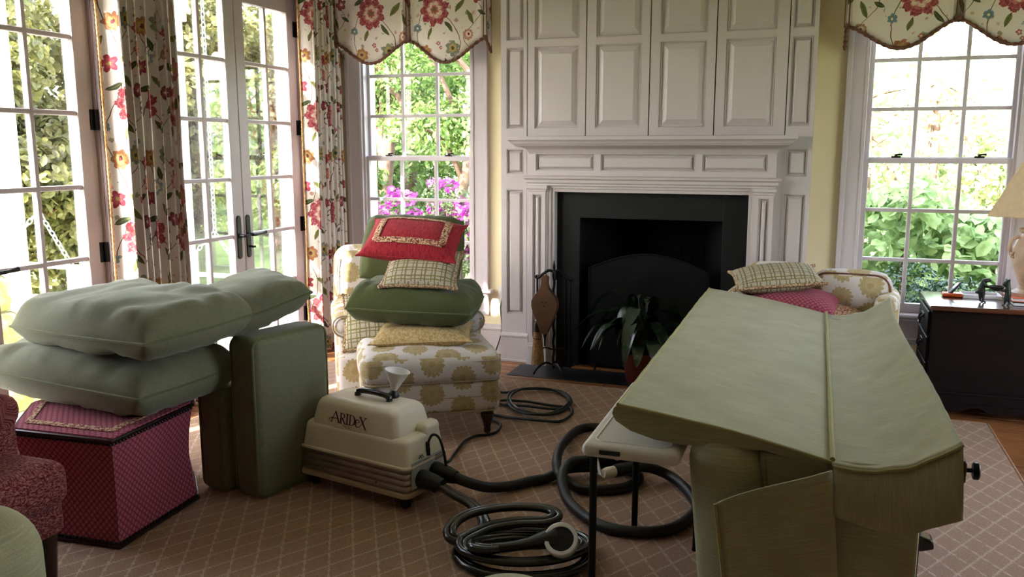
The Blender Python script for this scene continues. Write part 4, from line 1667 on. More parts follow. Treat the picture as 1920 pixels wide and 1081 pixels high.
t = thing('ottoman', 'berry red hexagonal ottoman with waisted sides under the sage cushions', 'ottoman', (hcx, hcy, 0.012))
b = B()
levels = []
NZ = 12
for i in range(NZ + 1):
    u = i / NZ
    k = 1.0 - 0.075 * math.sin(PI * u) ** 1.2
    levels.append(hexring(k, 0.014 + 0.400 * u))
vs, uvs = [], []
per = [0.0]
for i in range(6):
    per.append(per[-1] + math.dist(HEX[i], HEX[(i + 1) % 6]))
for L in levels:
    for i in range(7):
        vs.append(L[i % 6])
        uvs.append((per[i], L[0][2]))
fs = []
for i in range(NZ):
    for k in range(6):
        fs.append((i * 7 + k, i * 7 + k + 1, (i + 1) * 7 + k + 1, (i + 1) * 7 + k))
b.add(vs, fs, uvs)
b.build('body', 'berry_cloth', t, smooth=35)
b = B()
r0 = [Vector(p) for p in hexring(1.0, 0.410)]
r1 = [Vector(p) for p in hexring(0.985, 0.424)]
r2 = [Vector(p) for p in hexring(0.80, 0.432)]
vs = r0 + r1 + r2
fs = []
for a in (0, 6):
    for k in range(6):
        fs.append((a + k, a + (k + 1) % 6, a + 6 + (k + 1) % 6, a + 6 + k))
fs.append(tuple(range(12, 18)))
b.add(vs, fs)
b.build('top_cover', 'berry_cloth', t, smooth=30)
b = B()
r1 = [Vector(p) for p in hexring(0.88, 0.4292)]
r2 = [Vector(p) for p in hexring(0.80, 0.4325)]
b.add(r1 + r2, [(k, (k + 1) % 6, 6 + (k + 1) % 6, 6 + k) for k in range(6)])
o = b.build('border_band', 'berry_band', t, smooth=0)
so = o.modifiers.new('thick', 'SOLIDIFY')
so.thickness = 0.003
so.offset = 1
for z, k in ((0.412, 1.004), (0.022, 1.004)):
    ring = [Vector(p) for p in hexring(k, z)]
    b = B()
    b.tube(ring, 0.0085, 8, closed=True)
    bd = b.build('gimp_cord', 'nail_head', t)
    b = B()
    for i in range(3):
        i = (i + 5) % 6
        a, c = ring[i], ring[(i + 1) % 6]
        m = int((c - a).length / 0.016)
        for q in range(m):
            p = a.lerp(c, (q + 0.5) / m)
            b.rbox(0.006, 0.006, 0.006, 0.0055, 1, 1, (p.x, p.y, p.z - 0.012 if z > 0.2 else p.z + 0.012))
    b.build('nail_heads', 'nail_head', t, kind='stuff')

# two standing seat cushions behind the ottoman
def seat_cushion(name, label, w, h, th, M, mat='sage_velvet', r=0.034, group=None, lean=0.0):
    """boxed cushion with welt; local x = width, y = thickness, z = height"""
    b = B()
    b.rbox(w / 2, th / 2, h / 2, r, 8, 4, (0, 0, h / 2), (0.004, 0.020, 0.008))
    b.warp(lambda p: p + Vector((0, 0.006 * wrinkle(p, 3, 5), 0)))
    b.tx(M)
    lo = min(p.z for p in b.v)
    t = thing(name, label, 'cushion', (M.translation.x, M.translation.y, lo), group)
    b.build('cover', mat, t, smooth=60)
    for s in (-1, 1):
        ring = rrect(w / 2 - r * 0.12, h / 2 - r * 0.12, r * 1.3, 0)
        pts = [M @ Vector((p.x, s * (th / 2 - r * 0.30), p.y + h / 2)) for p in ring]
        B().tube(pts, 0.006, 6, closed=True).build('piping', 'sage_piping', t)
    return t


ang = math.degrees(math.atan2(0.968, 0.25))
seat_cushion('seat_cushion', 'boxed sage seat cushion stood on edge next to the cream machine', 0.40, 0.665, 0.150, mat4((-2.076, 2.950, 0.014), ang, 0, 0))
seat_cushion('seat_cushion', 'dark sage boxed cushion wedged low behind the berry ottoman', 0.42, 0.44, 0.130, mat4((-2.262, 2.965, 0.014), ang + 4, 0, 0))


def sag(ax, amt):
    def f(p):
        return Vector((p.x, p.y, p.z - amt * (p.x / ax) ** 2))
    return f


pillow('back_cushion', 'plump sage back cushion lying directly on the berry ottoman', 'sage_velvet', 0.92, 0.56, 0.225, mat4((-2.665, 2.640, 0.546), -5, 1, 1.5), 'sage_piping', 0.006,
       cat='cushion', group='sage back cushions', n=40, pinch=0.02, we=0.085, box=0.74, pull=0.016, wr=0.010, seed=2, zoff=0.0, corner=0.10, fold=0.010)
pillow('back_cushion', 'plump creased sage back cushion on top of the ottoman stack', 'sage_velvet', 0.90, 0.56, 0.22, mat4((-2.560, 2.660, 0.762), -11, 3, -1.5), 'sage_piping', 0.006,
       cat='cushion', group='sage back cushions', n=44, pinch=0.02, we=0.085, box=0.74, pull=0.016, wr=0.012, seed=5, zoff=-0.02, corner=0.14, fold=0.022)
pillow('back_cushion', 'sage back cushion tilted over the standing seat cushion', 'sage_velvet', 0.44, 0.44, 0.18, mat4((-2.255, 2.975, 0.785), 62, 2, -13), 'sage_piping', 0.006,
       cat='cushion', group='sage back cushions', n=36, pinch=0.02, we=0.085, box=0.74, pull=0.016, wr=0.010, seed=8, corner=0.14, fold=0.014)

# ------------------------------------------------------------------ red chair and sofa arm at the near left corner
t = thing('red_armchair', 'red flecked armchair with rolled arm cut off at the picture edge', 'armchair', (-2.55, 1.66, 0.012))
b = B()
b.rbox(0.36, 0.32, 0.075, 0.05, 5, 3, (-2.550, 1.655, 0.375), (0.005, 0.005, 0.012))
b.build('seat', 'red_mottle', t, smooth=50)
b = B()
b.rbox(0.34, 0.31, 0.06, 0.02, 2, 2, (-2.565, 1.655, 0.262))
b.build('seat_rail', 'red_mottle', t, smooth=50)
for yy in (1.925, 1.385):
    b = B()
    b.rbox(0.255, 0.050, 0.15, 0.03, 3, 3, (-2.655, yy, 0.46))
    b.tube([(-2.91, yy, 0.585), (-2.41, yy, 0.585), (-2.395, yy, 0.585)], [0.062, 0.062, 0.045], 16)
    b.build('arm', 'red_mottle', t, smooth=60)
b = B()
b.rbox(0.065, 0.32, 0.30, 0.05, 4, 3, (-2.94, 1.655, 0.60))
b.build('backrest', 'red_mottle', t, smooth=50)
for xx in (-2.265, -2.88):
    for yy in (1.40, 1.925):
        B().lathe([(0.016, 0.0), (0.020, 0.05), (0.026, 0.14), (0.032, 0.205)], (xx, yy, 0.012), 12).build('leg', 'leg_wood', t)

t = thing('green_sofa', 'rounded arm of a green sofa at the near left corner', 'sofa', (-1.92, 0.95, 0.012))
b = B()
b.rbox(0.20, 0.36, 0.325, 0.12, 5, 5, (-1.690, 0.955, 0.362), (0.015, 0.01, 0.0))
b.build('arm', 'sage_chenille', t, smooth=60)
b = B()
b.rbox(0.45, 0.36, 0.19, 0.05, 4, 3, (-2.42, 0.90, 0.215))
b.build('seat', 'sage_chenille', t, smooth=60)
b = B()
b.tube([(-1.963 + 0.395 * k / 16, 1.277 - 0.03 * abs(k / 8 - 1) ** 3, 0.52 + 0.14 * math.sin(PI * k / 16) ** 0.6) for k in range(17)], 0.005, 6)
b.build('piping', 'sage_piping', t)

# soft round stool whose top just rises into the picture
t = thing('round_stool', 'small pale green stool top peeping in at the bottom edge', 'stool', (-0.60, 1.665, 0.012))
b = B()
b.lathe([(0.10, 0.0), (0.145, 0.01), (0.150, 0.30), (0.140, 0.37), (0.10, 0.425), (0.05, 0.446), (0.01, 0.451)], (-0.60, 1.665, 0.012), 28)
b.build('cover', 'sage_chenille', t, smooth=60)
B().tube([(-0.60 + 0.151 * math.cos(a * PI / 16), 1.665 + 0.151 * math.sin(a * PI / 16), 0.30) for a in range(32)], 0.005, 6, closed=True).build('piping', 'sage_piping', t)


# ------------------------------------------------------------------ armchair with matching ottoman
def welt(b, M, hx, hy, z, r, rad=0.005, c=(0, 0)):
    pts = [M @ Vector((p.x + c[0], p.y + c[1], z)) for p in rrect(hx, hy, r, 0)]
    b.tube(pts, rad, 6, closed=True)


MA = mat4((-2.405, 4.676, 0.0), 32, 0, 0)       # centre of the back edge, local -y = forwards
t = thing('armchair', 'cream armchair with gold chrysanthemum print in the corner under the cushions', 'armchair', (-2.2, 4.35, 0.012), 'gold print armchairs')
b = B()
b.rbox(0.40, 0.34, 0.115, 0.04, 4, 3, (0, -0.38, 0.215))
b.tx(MA).build('seat_base', 'medallion', t, smooth=50)
b = B()
b.rbox(0.275, 0.32, 0.075, 0.05, 5, 3, (0, -0.40, 0.395), (0.0, 0.01, 0.015))
b.tx(MA).build('seat_cushion', 'medallion', t, smooth=50)
for s in (-1, 1):
    b = B()
    b.rbox(0.050, 0.31, 0.165, 0.045, 4, 4, (s * 0.348, -0.36, 0.34))
    b.rbox(0.064, 0.315, 0.062, 0.058, 4, 4, (s * 0.352, -0.365, 0.480))
    b.tx(MA)
    ao = b.build('arm', 'medallion', t, smooth=60)
    b = B()
    b.tube([MA @ Vector((s * 0.352 + 0.060 * math.cos(a), -0.672, 0.480 + 0.058 * math.sin(a))) for a in [k * 2 * PI / 20 for k in range(20)]], 0.005, 6, closed=True)
    b.build('piping', 'taupe_piping', ao)
b = B()
b.rbox(0.40, 0.095, 0.36, 0.085, 5, 4, (0, -0.075, 0.485), (0.0, 0.01, 0.01))
b.warp(lambda p: Vector((p.x * (1.0 - 0.10 * max(0, p.z - 0.5)), p.y + 0.16 * max(0, p.z - 0.35) * 0.6, p.z)))
b.tx(MA)
bo = b.build('backrest', 'medallion', t, smooth=60)
for s in (-1, 1):
    b = B()
    b.tube([MA @ Vector((s * (0.372 - 0.02 * (z > 0.75)), -0.165 + 0.096 * max(0, z - 0.35), z)) for z in (0.18, 0.3, 0.45, 0.6, 0.72, 0.78)], 0.005, 6)
    b.build('piping', 'taupe_piping', bo)
for sx in (-0.34, 0.34):
    for sy in (-0.66, -0.10):
        p = MA @ Vector((sx, sy, 0.012))
        B().lathe([(0.016, 0.0), (0.022, 0.03), (0.028, 0.09), (0.030, 0.10)], p, 12).build('leg', 'leg_wood', t)

MO = mat4((-1.838, 3.870, 0.0), 32, 0, 0)
t = thing('ottoman', 'cream ottoman with gold chrysanthemum print in front of the corner armchair', 'ottoman', (-1.878, 3.842, 0.012))
b = B()
b.rbox(0.335, 0.255, 0.085, 0.035, 5, 3, (0, 0, 0.220), (0.004, 0.004, 0))
b.tx(MO).build('base', 'medallion', t, smooth=50)
b = B()
b.rbox(0.340, 0.262, 0.072, 0.050, 7, 4, (0, 0, 0.360), (0.014, 0.014, 0.030))
b.warp(lambda p: p + Vector((0, 0, 0.006 * wrinkle(p, 2, 6))))
b.tx(MO).build('top_cushion', 'medallion', t, smooth=60)
b = B()
for wa in ((0.340, 0.262, 0.395, 0.06), (0.336, 0.258, 0.298, 0.05), (0.338, 0.258, 0.218, 0.04, 0.003), (0.332, 0.252, 0.142, 0.04, 0.004)):
    b = B()
    welt(b, MO, *wa)
    b.build('piping', 'taupe_piping', t)
for sx in (-0.275, 0.275):
    for sy in (-0.20, 0.20):
        p = MO @ Vector((sx, sy, 0.012))
        B().lathe([(0.014, 0.0), (0.019, 0.012), (0.017, 0.03), (0.022, 0.055), (0.033, 0.085), (0.036, 0.098), (0.028, 0.106), (0.036, 0.114), (0.036, 0.128)], p, 14).build('leg', 'leg_wood', t)

# cushions heaped on chair and ottoman
pillow('throw_pillow', 'gold woven pillow at the bottom of the heap on the ottoman', 'gold_weave', 0.50, 0.40, 0.130, mat4((-1.880, 3.925, 0.478), 20, 2, -2), 'gold_weave', 0.004,
       n=28, pinch=0.05, ex=0.40, wr=0.007, seed=3, ear=0.03)
pillow('floor_cushion', 'broad olive velvet cushion in the middle of the armchair heap', 'olive_velvet', 0.67, 0.58, 0.215, mat4((-1.955, 4.020, 0.640), 14, 0, 2), 'olive_piping', 0.005,
       cat='cushion', group='olive velvet cushions', n=42, pinch=0.02, we=0.085, box=0.74, pull=0.016, wr=0.012, seed=11, zoff=-0.02, corner=0.12, fold=0.018)
pillow('floor_cushion', 'olive velvet cushion upright behind the red bordered pillow', 'olive_velvet', 0.58, 0.42, 0.22, mat4((-2.120, 4.300, 0.865), 14, 52, 3), 'olive_piping', 0.005,
       cat='cushion', group='olive velvet cushions', n=36, pinch=0.02, we=0.085, box=0.74, pull=0.016, wr=0.012, seed=13, corner=0.14, fold=0.015)
pillow('throw_pillow', 'trellis print pillow with rope edge squeezed under the red pillow', 'trellis_linen', 0.38, 0.30, 0.12, mat4((-1.880, 3.925, 0.812), 14, 30, 1), 'rope_trim', 0.008, 'rope_trim',
       n=22, pinch=0.07, ex=0.42, wr=0.006, seed=21, ear=0.04)
pillow('throw_pillow', 'trellis print pillow tucked beside the arm of the corner chair', 'trellis_linen', 0.32, 0.32, 0.10, mat4((-2.205, 3.985, 0.510), 30, 58, -8), 'rope_trim', 0.008, 'rope_trim',
       n=22, pinch=0.07, ex=0.42, wr=0.006, seed=22, ear=0.03)
MR = mat4((-1.985, 4.040, 0.945), 12, 24, 4)
tr = pillow('throw_pillow', 'red pillow with patterned tan border crowning the heap', 'berry_herringbone', 0.50, 0.38, 0.155, MR, 'berry_herringbone', 0.004,
            n=28, pinch=0.05, ex=0.36, wr=0.0, seed=31, ear=0.03)
# woven band following the pillow's top face
pb, _ = pillow_mesh(0.50, 0.38, 0.155, n=40, pinch=0.06, ex=0.36, wr=0.008, seed=31, ear=0.03)


def on_pillow(x, y):
    u, v = max(-0.98, min(0.98, x / 0.245)), max(-0.98, min(0.98, y / 0.186))
    ea = math.sqrt(max(0.0, 1 - (1 - min(1.0, 0.25 * (1 - abs(u)) / 0.15)) ** 2))
    eb = math.sqrt(max(0.0, 1 - (1 - min(1.0, 0.19 * (1 - abs(v)) / 0.15)) ** 2))
    tt = 0.6 * ea * eb + 0.4 * max(0.0, (1 - u * u) * (1 - v * v)) ** 0.6
    return Vector((x, y, 0.0775 * tt + 0.006))


b = B()
for (xa, ya, xb_, yb_, w) in ((-0.175, -0.115, 0.175, -0.115, 0.036), (-0.175, 0.115, 0.175, 0.115, 0.036), (-0.175, -0.1147, -0.175, 0.1147, 0.036), (0.175, -0.1147, 0.175, 0.1147, 0.036)):
    d = Vector((xb_ - xa, yb_ - ya)).normalized()
    n_ = Vector((-d.y, d.x))
    k_n = 24

    def fn(u, v, xa=xa, ya=ya, xb_=xb_, yb_=yb_, n_=n_, w=w):
        x = xa + (xb_ - xa) * u + n_.x * (v - 0.5) * w
        y = ya + (yb_ - ya) * u + n_.y * (v - 0.5) * w
        return MR @ on_pillow(x, y)
    b.grid(fn, k_n, 4, lambda u, v, L=math.hypot(xb_ - xa, yb_ - ya), w=w: (u * L, v * w))
o = b.build('border_band', 'berry_band', tr, smooth=60)
so = o.modifiers.new('thick', 'SOLIDIFY')
so.thickness = 0.002

# ------------------------------------------------------------------ second armchair behind the sofa
MB_ = mat4((0.035, 5.180, 0.0), -6, 0, 0)
t = thing('armchair', 'cream armchair with gold chrysanthemum print behind the upturned sofa', 'armchair', (0.0, 5.0, 0.0), 'gold print armchairs')
b = B()
b.rbox(0.42, 0.22, 0.115, 0.04, 4, 3, (0, -0.24, 0.215))
b.tx(MB_).build('seat_base', 'medallion', t, smooth=50)
b = B()
b.rbox(0.33, 0.17, 0.07, 0.05, 5, 3, (0, -0.30, 0.39), (0, 0.01, 0.015))
b.tx(MB_).build('seat_cushion', 'medallion', t, smooth=50)
for s in (-1, 1):
    b = B()
    b.rbox(0.060, 0.22, 0.26, 0.05, 4, 4, (s * 0.380, -0.24, 0.40))
    b.tx(MB_).build('arm', 'medallion', t, smooth=60)
b = B()
b.rbox(0.43, 0.05, 0.33, 0.05, 4, 4, (0, -0.03, 0.335))
b.tx(MB_).build('backrest', 'medallion', t, smooth=60)
for s, hw, zc in ((-1, 0.195, 0.620), (1, 0.205, 0.600)):
    b = B()
    b.rbox(hw, 0.075, 0.150, 0.07, 6, 4, (s * 0.190 + 0.0, -0.155, zc), (0.008, 0.03, 0.018))
    b.tx(MB_)
    co = b.build('back_cushion', 'medallion', t, smooth=60)
    b = B()
    ring = [MB_ @ Vector((s * 0.190 + p.x, -0.205, zc + p.y)) for p in rrect(hw * 0.97, 0.145, 0.08, 0)]
    b.tube(ring, 0.006, 6, closed=True)
    b.build('piping', 'fringe_brown', co)
for sx in (-0.36, 0.36):
    for sy in (-0.42, -0.06):
        p = MB_ @ Vector((sx, sy, 0.0))
        B().lathe([(0.016, 0.0), (0.022, 0.03), (0.028, 0.09), (0.030, 0.112)], p, 12).build('leg', 'leg_wood', t)
pillow('throw_pillow', 'trellis print pillow with rope edge lying behind the sofa', 'trellis_linen', 0.46, 0.40, 0.135, mat4((-0.190, 4.900, 0.715), 10, 6, -6), 'rope_trim', 0.008, 'rope_trim',
       n=22, pinch=0.07, ex=0.42, wr=0.006, seed=41, ear=0.04)
pillow('throw_pillow', 'plain raspberry pillow under the trellis pillow behind the sofa', 'berry_cloth', 0.46, 0.36, 0.14, mat4((-0.080, 4.840, 0.600), -8, 4, 4), 'berry_cloth', 0.004,
       n=20, pinch=0.06, ex=0.4, wr=0.006, seed=42)
pillow('throw_pillow', 'red and cream leaf print pillow corner beside the raspberry pillow', 'berry_band', 0.34, 0.30, 0.11, mat4((0.155, 4.800, 0.530), 18, 10, 8), 'berry_cloth', 0.004,
       n=20, pinch=0.06, ex=0.4, wr=0.006, seed=43)

# ------------------------------------------------------------------ upturned green sofa
YN, YFAR = 2.35, 4.56
t = thing('upturned_sofa', 'long sage sofa tipped on its front with skirts hanging loose', 'sofa', (0.0, 3.45, 0.012))
CH = 'sage_chenille'


def back_surface(u, v):
    """outside back: u from rolled top (0) to seam (1), v along the sofa"""
    y = YN + (YFAR - YN) * v
    x = -0.505 + u * 0.580
    z = 0.690 - 0.100 * u + 0.012 * math.sin(PI * u)
    z += 0.004 * noise.noise(Vector((x * 5, y * 3, 0.2))) + 0.0012 * math.sin(y * 34 + x * 6) * math.exp(-u * 9)
    return (x, y, z)


prof = [(-0.505, 0.690), (-0.522, 0.678), (-0.526, 0.660), (-0.515, 0.640), (-0.470, 0.614), (-0.400, 0.596), (-0.320, 0.590), (-0.220, 0.594), (-0.100, 0.600), (0.060, 0.572), (0.075, 0.590)]
b = B()
b.grid(lambda u, v: back_surface(u, v), 26, 60, lambda u, v: (u * 0.6, v * 2.2))
m = len(prof)
vs = [(x, YN, z) for x, z in prof] + [(x, YFAR, z) for x, z in prof]
fs = [(i + 1, i, m + i, m + i + 1) for i in range(m - 1)]
topn = [back_surface(1 - k / 10, 0) for k in range(1, 10)]
topf = [back_surface(1 - k / 10, 1) for k in range(1, 10)]
b.add(vs, fs)
b.add([(x, YN, z) for x, z in prof] + topn, [tuple(range(m + 9))])
b.add([(x, YFAR, z) for x, z in prof] + topf, [tuple(range(m + 9))[::-1]])
b.build('back_panel', CH, t, smooth=35)
b = B()
b.tube([Vector(back_surface(1.0, k / 40)) + Vector((0.004, 0, 0.005)) for k in range(41)], 0.0075, 8)
b.build('piping', 'chenille_piping', t)
b = B()
b.tube([Vector(back_surface(0.0, k / 60)) + Vector((-0.004, 0, -0.002)) for k in range(61)], 0.006, 8)
b.tube([Vector(back_surface(k / 20, 0)) + Vector((0, -0.004, -0.002)) for k in range(21)], 0.006, 8)
b.build('piping', 'chenille_piping', t)
# frame, arms, seat
b = B()
b.box(0.02, 0.300, YN + 0.05, YFAR - 0.04, 0.06, 0.560)
b.build('seat_frame', CH, t, smooth=0, bevel=0.01)
b = B()
b.box(0.300, 0.312, YN + 0.05, YFAR - 0.04, 0.055, 0.566)
b.build('dust_cover', 'dust_cover', t, smooth=0)
b = B()
b.rbox(0.14, 0.98, 0.10, 0.05, 6, 4, (-0.13, 3.455, 0.485))
b.build('inside_back', CH, t, smooth=60)
for y0, y1 in ((YN - 0.035, YN + 0.165), (YFAR - 0.175, YFAR + 0.0)):
    b = B()
    yc, hy = (y0 + y1) / 2, (y1 - y0) / 2
    b.rbox(0.108, hy, 0.305, 0.09, 4, 5, (-0.207, yc, 0.319), (0, 0.01, 0))
    b.warp(lambda p: Vector((p.x + 0.100 * (0.62 - p.z), p.y, p.z)))
    ar = b.build('arm_roll', CH, t, smooth=60)
    b = B()
    b.box(-0.11, 0.300, y0 + 0.045, y1, 0.014, 0.590)
    b.build('arm_panel', CH, t, smooth=0, bevel=0.008)
b = B()
b.tube([(-0.040, YN + 0.006, 0.03), (-0.066, YN + 0.005, 0.3), (-0.100, YN + 0.004, 0.585)], 0.004, 6)
b.build('piping', 'chenille_piping', t)


# loose skirts
def back_skirt(u, v):
    y = YN - 0.02 + (YFAR + 0.01 - YN) * v
    lift = 0.075 * u ** 2.2
    endl = 0.022 * math.exp(-(v * 14)) * u + 0.030 * math.exp(-((1 - v) * 9)) * u
    x = 0.078 + 0.300 * u + 0.012 * math.sin(v * 5.2 + 0.5) * u
    z = 0.588 - 0.018 * math.sin(PI * u) + lift + endl
    # gathers fanning from the seam
    z += 0.020 * u * (1.15 - u) * noise.noise(Vector((v * 24 - u * 7.0, u * 1.2, 3.0))) + 0.004 * u * (1 - u) * math.sin(v * 60 - u * 16 + 2 * math.sin(v * 17))
    return (x, y, z)


def sheet(name, fn, nu, nv, uvfn, th=0.008, mat=CH):
    b = B()
    b.grid(fn, nu, nv, uvfn)
    o = b.build(name, mat, t, smooth=70)
    s = o.modifiers.new('thick', 'SOLIDIFY')
    s.thickness = th
    s.offset = 0
    return o


sheet('back_skirt', back_skirt, 22, 110, lambda u, v: (u * 0.31, v * 2.2))


def corner_flap(u, v):
    p = Vector(back_skirt(0.012 + 0.988 * u, 0.0))
    drop = 0.128 + 0.062 * u
    return (p.x + 0.010 * v, p.y - 0.006 - 0.020 * math.sin(PI * v * 0.6), p.z - 0.004 - drop * v + 0.004 * math.sin(u * 9) * v)


sheet('corner_flap', corner_flap, 22, 10, lambda u, v: (v * 0.2, u * 0.31))


def side_skirt(u, v):
    # u from free edge (left) to hinge (right), v from top to bottom
    xt = -0.210 + 0.288 * u
    zt = 0.478 + 0.104 * u ** 0.85
    xb_ = -0.150 + 0.285 * u
    zb = 0.02
    x = xt + (xb_ - xt) * v
    z = zt + (zb - zt) * v
    y = YN - 0.045 - 0.075 * (1 - u) * (1 - 0.35 * v) + 0.006 * math.sin(u * 6 + v * 3)
    return (x, y, z)


sheet('side_skirt', side_skirt, 18, 22, lambda u, v: (u * 0.3, v * 0.5))
b = B()
b.add([(0.086, YN - 0.040, 0.014), (0.150, YN - 0.040, 0.014), (0.104, YN - 0.040, 0.47), (0.092, YN - 0.040, 0.47), (0.086, YN - 0.032, 0.014), (0.150, YN - 0.032, 0.014), (0.104, YN - 0.032, 0.47), (0.092, YN - 0.032, 0.47)],
      [(0, 1, 2, 3), (7, 6, 5, 4), (0, 4, 5, 1), (1, 5, 6, 2), (2, 6, 7, 3), (3, 7, 4, 0)])
b.tx(Matrix.Translation((0.030, 0.052, 0)))
b.build('seam_tape', 'seam_brown', t, smooth=0)
b = B()
b.box(0.02, 0.302, YN - 0.012, YN + 0.05, 0.014, 0.50)
b.build('base_rail', CH, t, smooth=0, bevel=0.008)
# edge cords of the flaps
b = B()
b.tube([Vector(side_skirt(0.0, k / 20)) + Vector((-0.003, -0.002, 0)) for k in range(21)], 0.005, 6)
b.build('piping', 'chenille_piping', t)
b = B()
b.tube([Vector(corner_flap(k / 20, 0.0)) + Vector((0, -0.003, 0.004)) for k in range(21)], 0.0055, 6)
b.build('piping', 'chenille_piping', t)
# feet: castered back leg up high, front leg below
lg = B()
lg.rbox(0.055, 0.026, 0.030, 0.006, 1, 2, (0.352, YN + 0.06, 0.588))
lo = lg.build('leg', 'leg_wood', t)
b = B()
b.tube([(0.405, YN + 0.06, 0.588), (0.424, YN + 0.06, 0.588)], 0.006, 8)
b.tube([(0.424, YN + 0.06, 0.588), (0.427, YN + 0.06, 0.588), (0.437, YN + 0.06, 0.588), (0.440, YN + 0.06, 0.588)], [0.020, 0.023, 0.023, 0.020], 14)
b.build('caster', 'black_iron', lo)
b = B()
b.prism([(0.312, 0.392), (0.345, 0.382), (0.350, 0.358), (0.312, 0.345)], YN + 0.05, YN + 0.10, 'y')
b.build('leg', 'black_vinyl', t, smooth=0, bevel=0.006)
for z in (0.588, 0.36):
    b = B()
    b.rbox(0.03, 0.026, 0.030, 0.006, 1, 2, (0.342, YFAR - 0.10, z - 0.1))
    b.build('leg', 'leg_wood', t)

# ------------------------------------------------------------------ white folding table under the sofa
TH = 0.578
t = thing('folding_table', 'white plastic folding table with black legs propping the sofa', 'table', (-0.44, 2.66, 0.012))
b = B()
b.rbox(0.142, 0.36, 0.021, 0.018, 6, 4, (-0.463, 2.660, TH - 0.021))
tp = b.build('tabletop', 'table_plastic', t, smooth=50)
b = B()
pts = rrect(0.110, 0.325, 0.03, 0)
b.tube([Vector((p.x - 0.463, p.y + 2.66, TH - 0.0015)) for p in pts], 0.004, 6, closed=True)
b.build('rim_bead', 'table_plastic', tp)
b = B()
b.rbox(0.031, 0.004, 0.007, 0.003, 1, 2, (-0.520, 2.299, TH - 0.020))
b.build('latch_slot', 'black_plastic', tp)
for yy, xx in ((2.335, -0.575), (2.985, -0.575), (2.90, -0.338), (2.985, -0.338)):
    if True:
        b = B()
        b.tube([(xx, yy, 0.012), (xx, yy, 0.03), (xx, yy, TH - 0.05), (xx, yy, TH - 0.036)], [0.0135, 0.0115, 0.0115, 0.0115], 12)
        b.build('leg', 'black_iron', t)
box('cross_bar', 'black_iron', t, -0.575, -0.338, 2.977, 2.993, TH - 0.058, TH - 0.042)
b = B()
b.tube([(-0.52, 2.36, TH - 0.045), (-0.535, 2.43, 0.50), (-0.545, 2.52, 0.46)], 0.007, 8)
b.build('brace', 'steel', t)


# ------------------------------------------------------------------ upholstery cleaning machine
MX = mat4((-1.690, 3.020, 0.012), -12, 0, 0)      # local x = length, -y = face with the lettering
t = thing('cleaning_machine', 'cream upholstery cleaning machine with ribbed metal band and lettering', 'machine', (-1.690, 3.020, 0.012))
LX, LY = 0.280, 0.130


def shell(name, mat, hx0, hy0, z0, hx1, hy1, z1, r, top_r, cx=0.0, n=6):
    """drafted box with rounded vertical corners and a rolled top edge"""
    b = B()
    rings = []
    steps = [(0.0, 0.0)] + [((z1 - z0 - top_r) / (z1 - z0), 0.0)]
    for k in range(1, 6):
        a = PI / 2 * k / 5
        steps.append((((z1 - z0 - top_r) + top_r * math.sin(a)) / (z1 - z0), top_r * (1 - math.cos(a))))
    for f, ins in steps:
        hx = hx0 + (hx1 - hx0) * f - ins
        hy = hy0 + (hy1 - hy0) * f - ins
        rings.append([Vector((p.x + cx, p.y, z0 + (z1 - z0) * f)) for p in rrect(hx, hy, max(0.006, r - ins * 0.5), 0, n)])
    m = len(rings[0])
    vs = [p for q in rings for p in q]
    fs = []
    for i in range(len(rings) - 1):
        for k in range(m):
            fs.append((i * m + k, i * m + (k + 1) % m, (i + 1) * m + (k + 1) % m, (i + 1) * m + k))
    fs.append(tuple((len(rings) - 1) * m + k for k in range(m)))
    fs.append(tuple(range(m))[::-1])
    b.add(vs, fs)
    return b.tx(MX).build(name, mat, t, smooth=40)


shell('base_plate', 'tan_plastic', 0.291, 0.141, 0.058, 0.291, 0.141, 0.078, 0.03, 0.009)
# ribbed metal band
b = B()
rings = []
for k in range(33):
    u = k / 32
    z = 0.078 + 0.100 * u
    rib = 0.006 * abs(math.sin(u * 4 * PI)) ** 0.7
    rings.append([Vector((p.x, p.y, z)) for p in rrect(LX + rib, LY + rib, 0.022, 0, 5)])
m = len(rings[0])
vs = [p for q in rings for p in q]
fs = [(i * m + k, i * m + (k + 1) % m, (i + 1) * m + (k + 1) % m, (i + 1) * m + k) for i in range(32) for k in range(m)]
b.add(vs, fs)
bo = b.tx(MX).build('metal_band', 'chrome_band', t, smooth=60)
for x in (-0.16, 0.13):
    for z in (0.098, 0.160):
        b = B()
        b.lathe([(0.0035, 0.0), (0.003, 0.003)], (0, 0, 0), 8)
        b.tx(MX @ mat4((x, -LY - 0.002, z), 0, 90, 0)).build('screw', 'black_iron', bo)
shell('lower_shell', 'cream_plastic', 0.289, 0.139, 0.174, 0.289, 0.139, 0.184, 0.028, 0.004)
shell('lower_shell', 'cream_plastic', 0.283, 0.132, 0.180, 0.267, 0.122, 0.288, 0.032, 0.022)
shell('upper_shell', 'cream_plastic', 0.240, 0.119, 0.262, 0.208, 0.098, 0.392, 0.034, 0.034, -0.006)
# hump at the plug end
b = B()
b.rbox(0.030, 0.055, 0.046, 0.024, 2, 4, (0.240, 0.060, 0.272))
b.tx(MX).build('end_hump', 'cream_plastic', t, smooth=60)
# carrying handle
b = B()
b.tube(spline([(-0.085, 0.0, 0.392), (-0.082, 0.0, 0.406), (-0.064, 0, 0.415), (0.0, 0, 0.419), (0.064, 0, 0.415), (0.082, 0, 0.406), (0.085, 0, 0.392)], 4),
       [0.013] * 25, 10)
b.warp(lambda p: Vector((p.x, p.y * 1.15, p.z)))
b.tx(MX @ mat4((0.010, 0.0, 0.0), 0, 0, 0)).build('handle', 'black_vinyl', t)
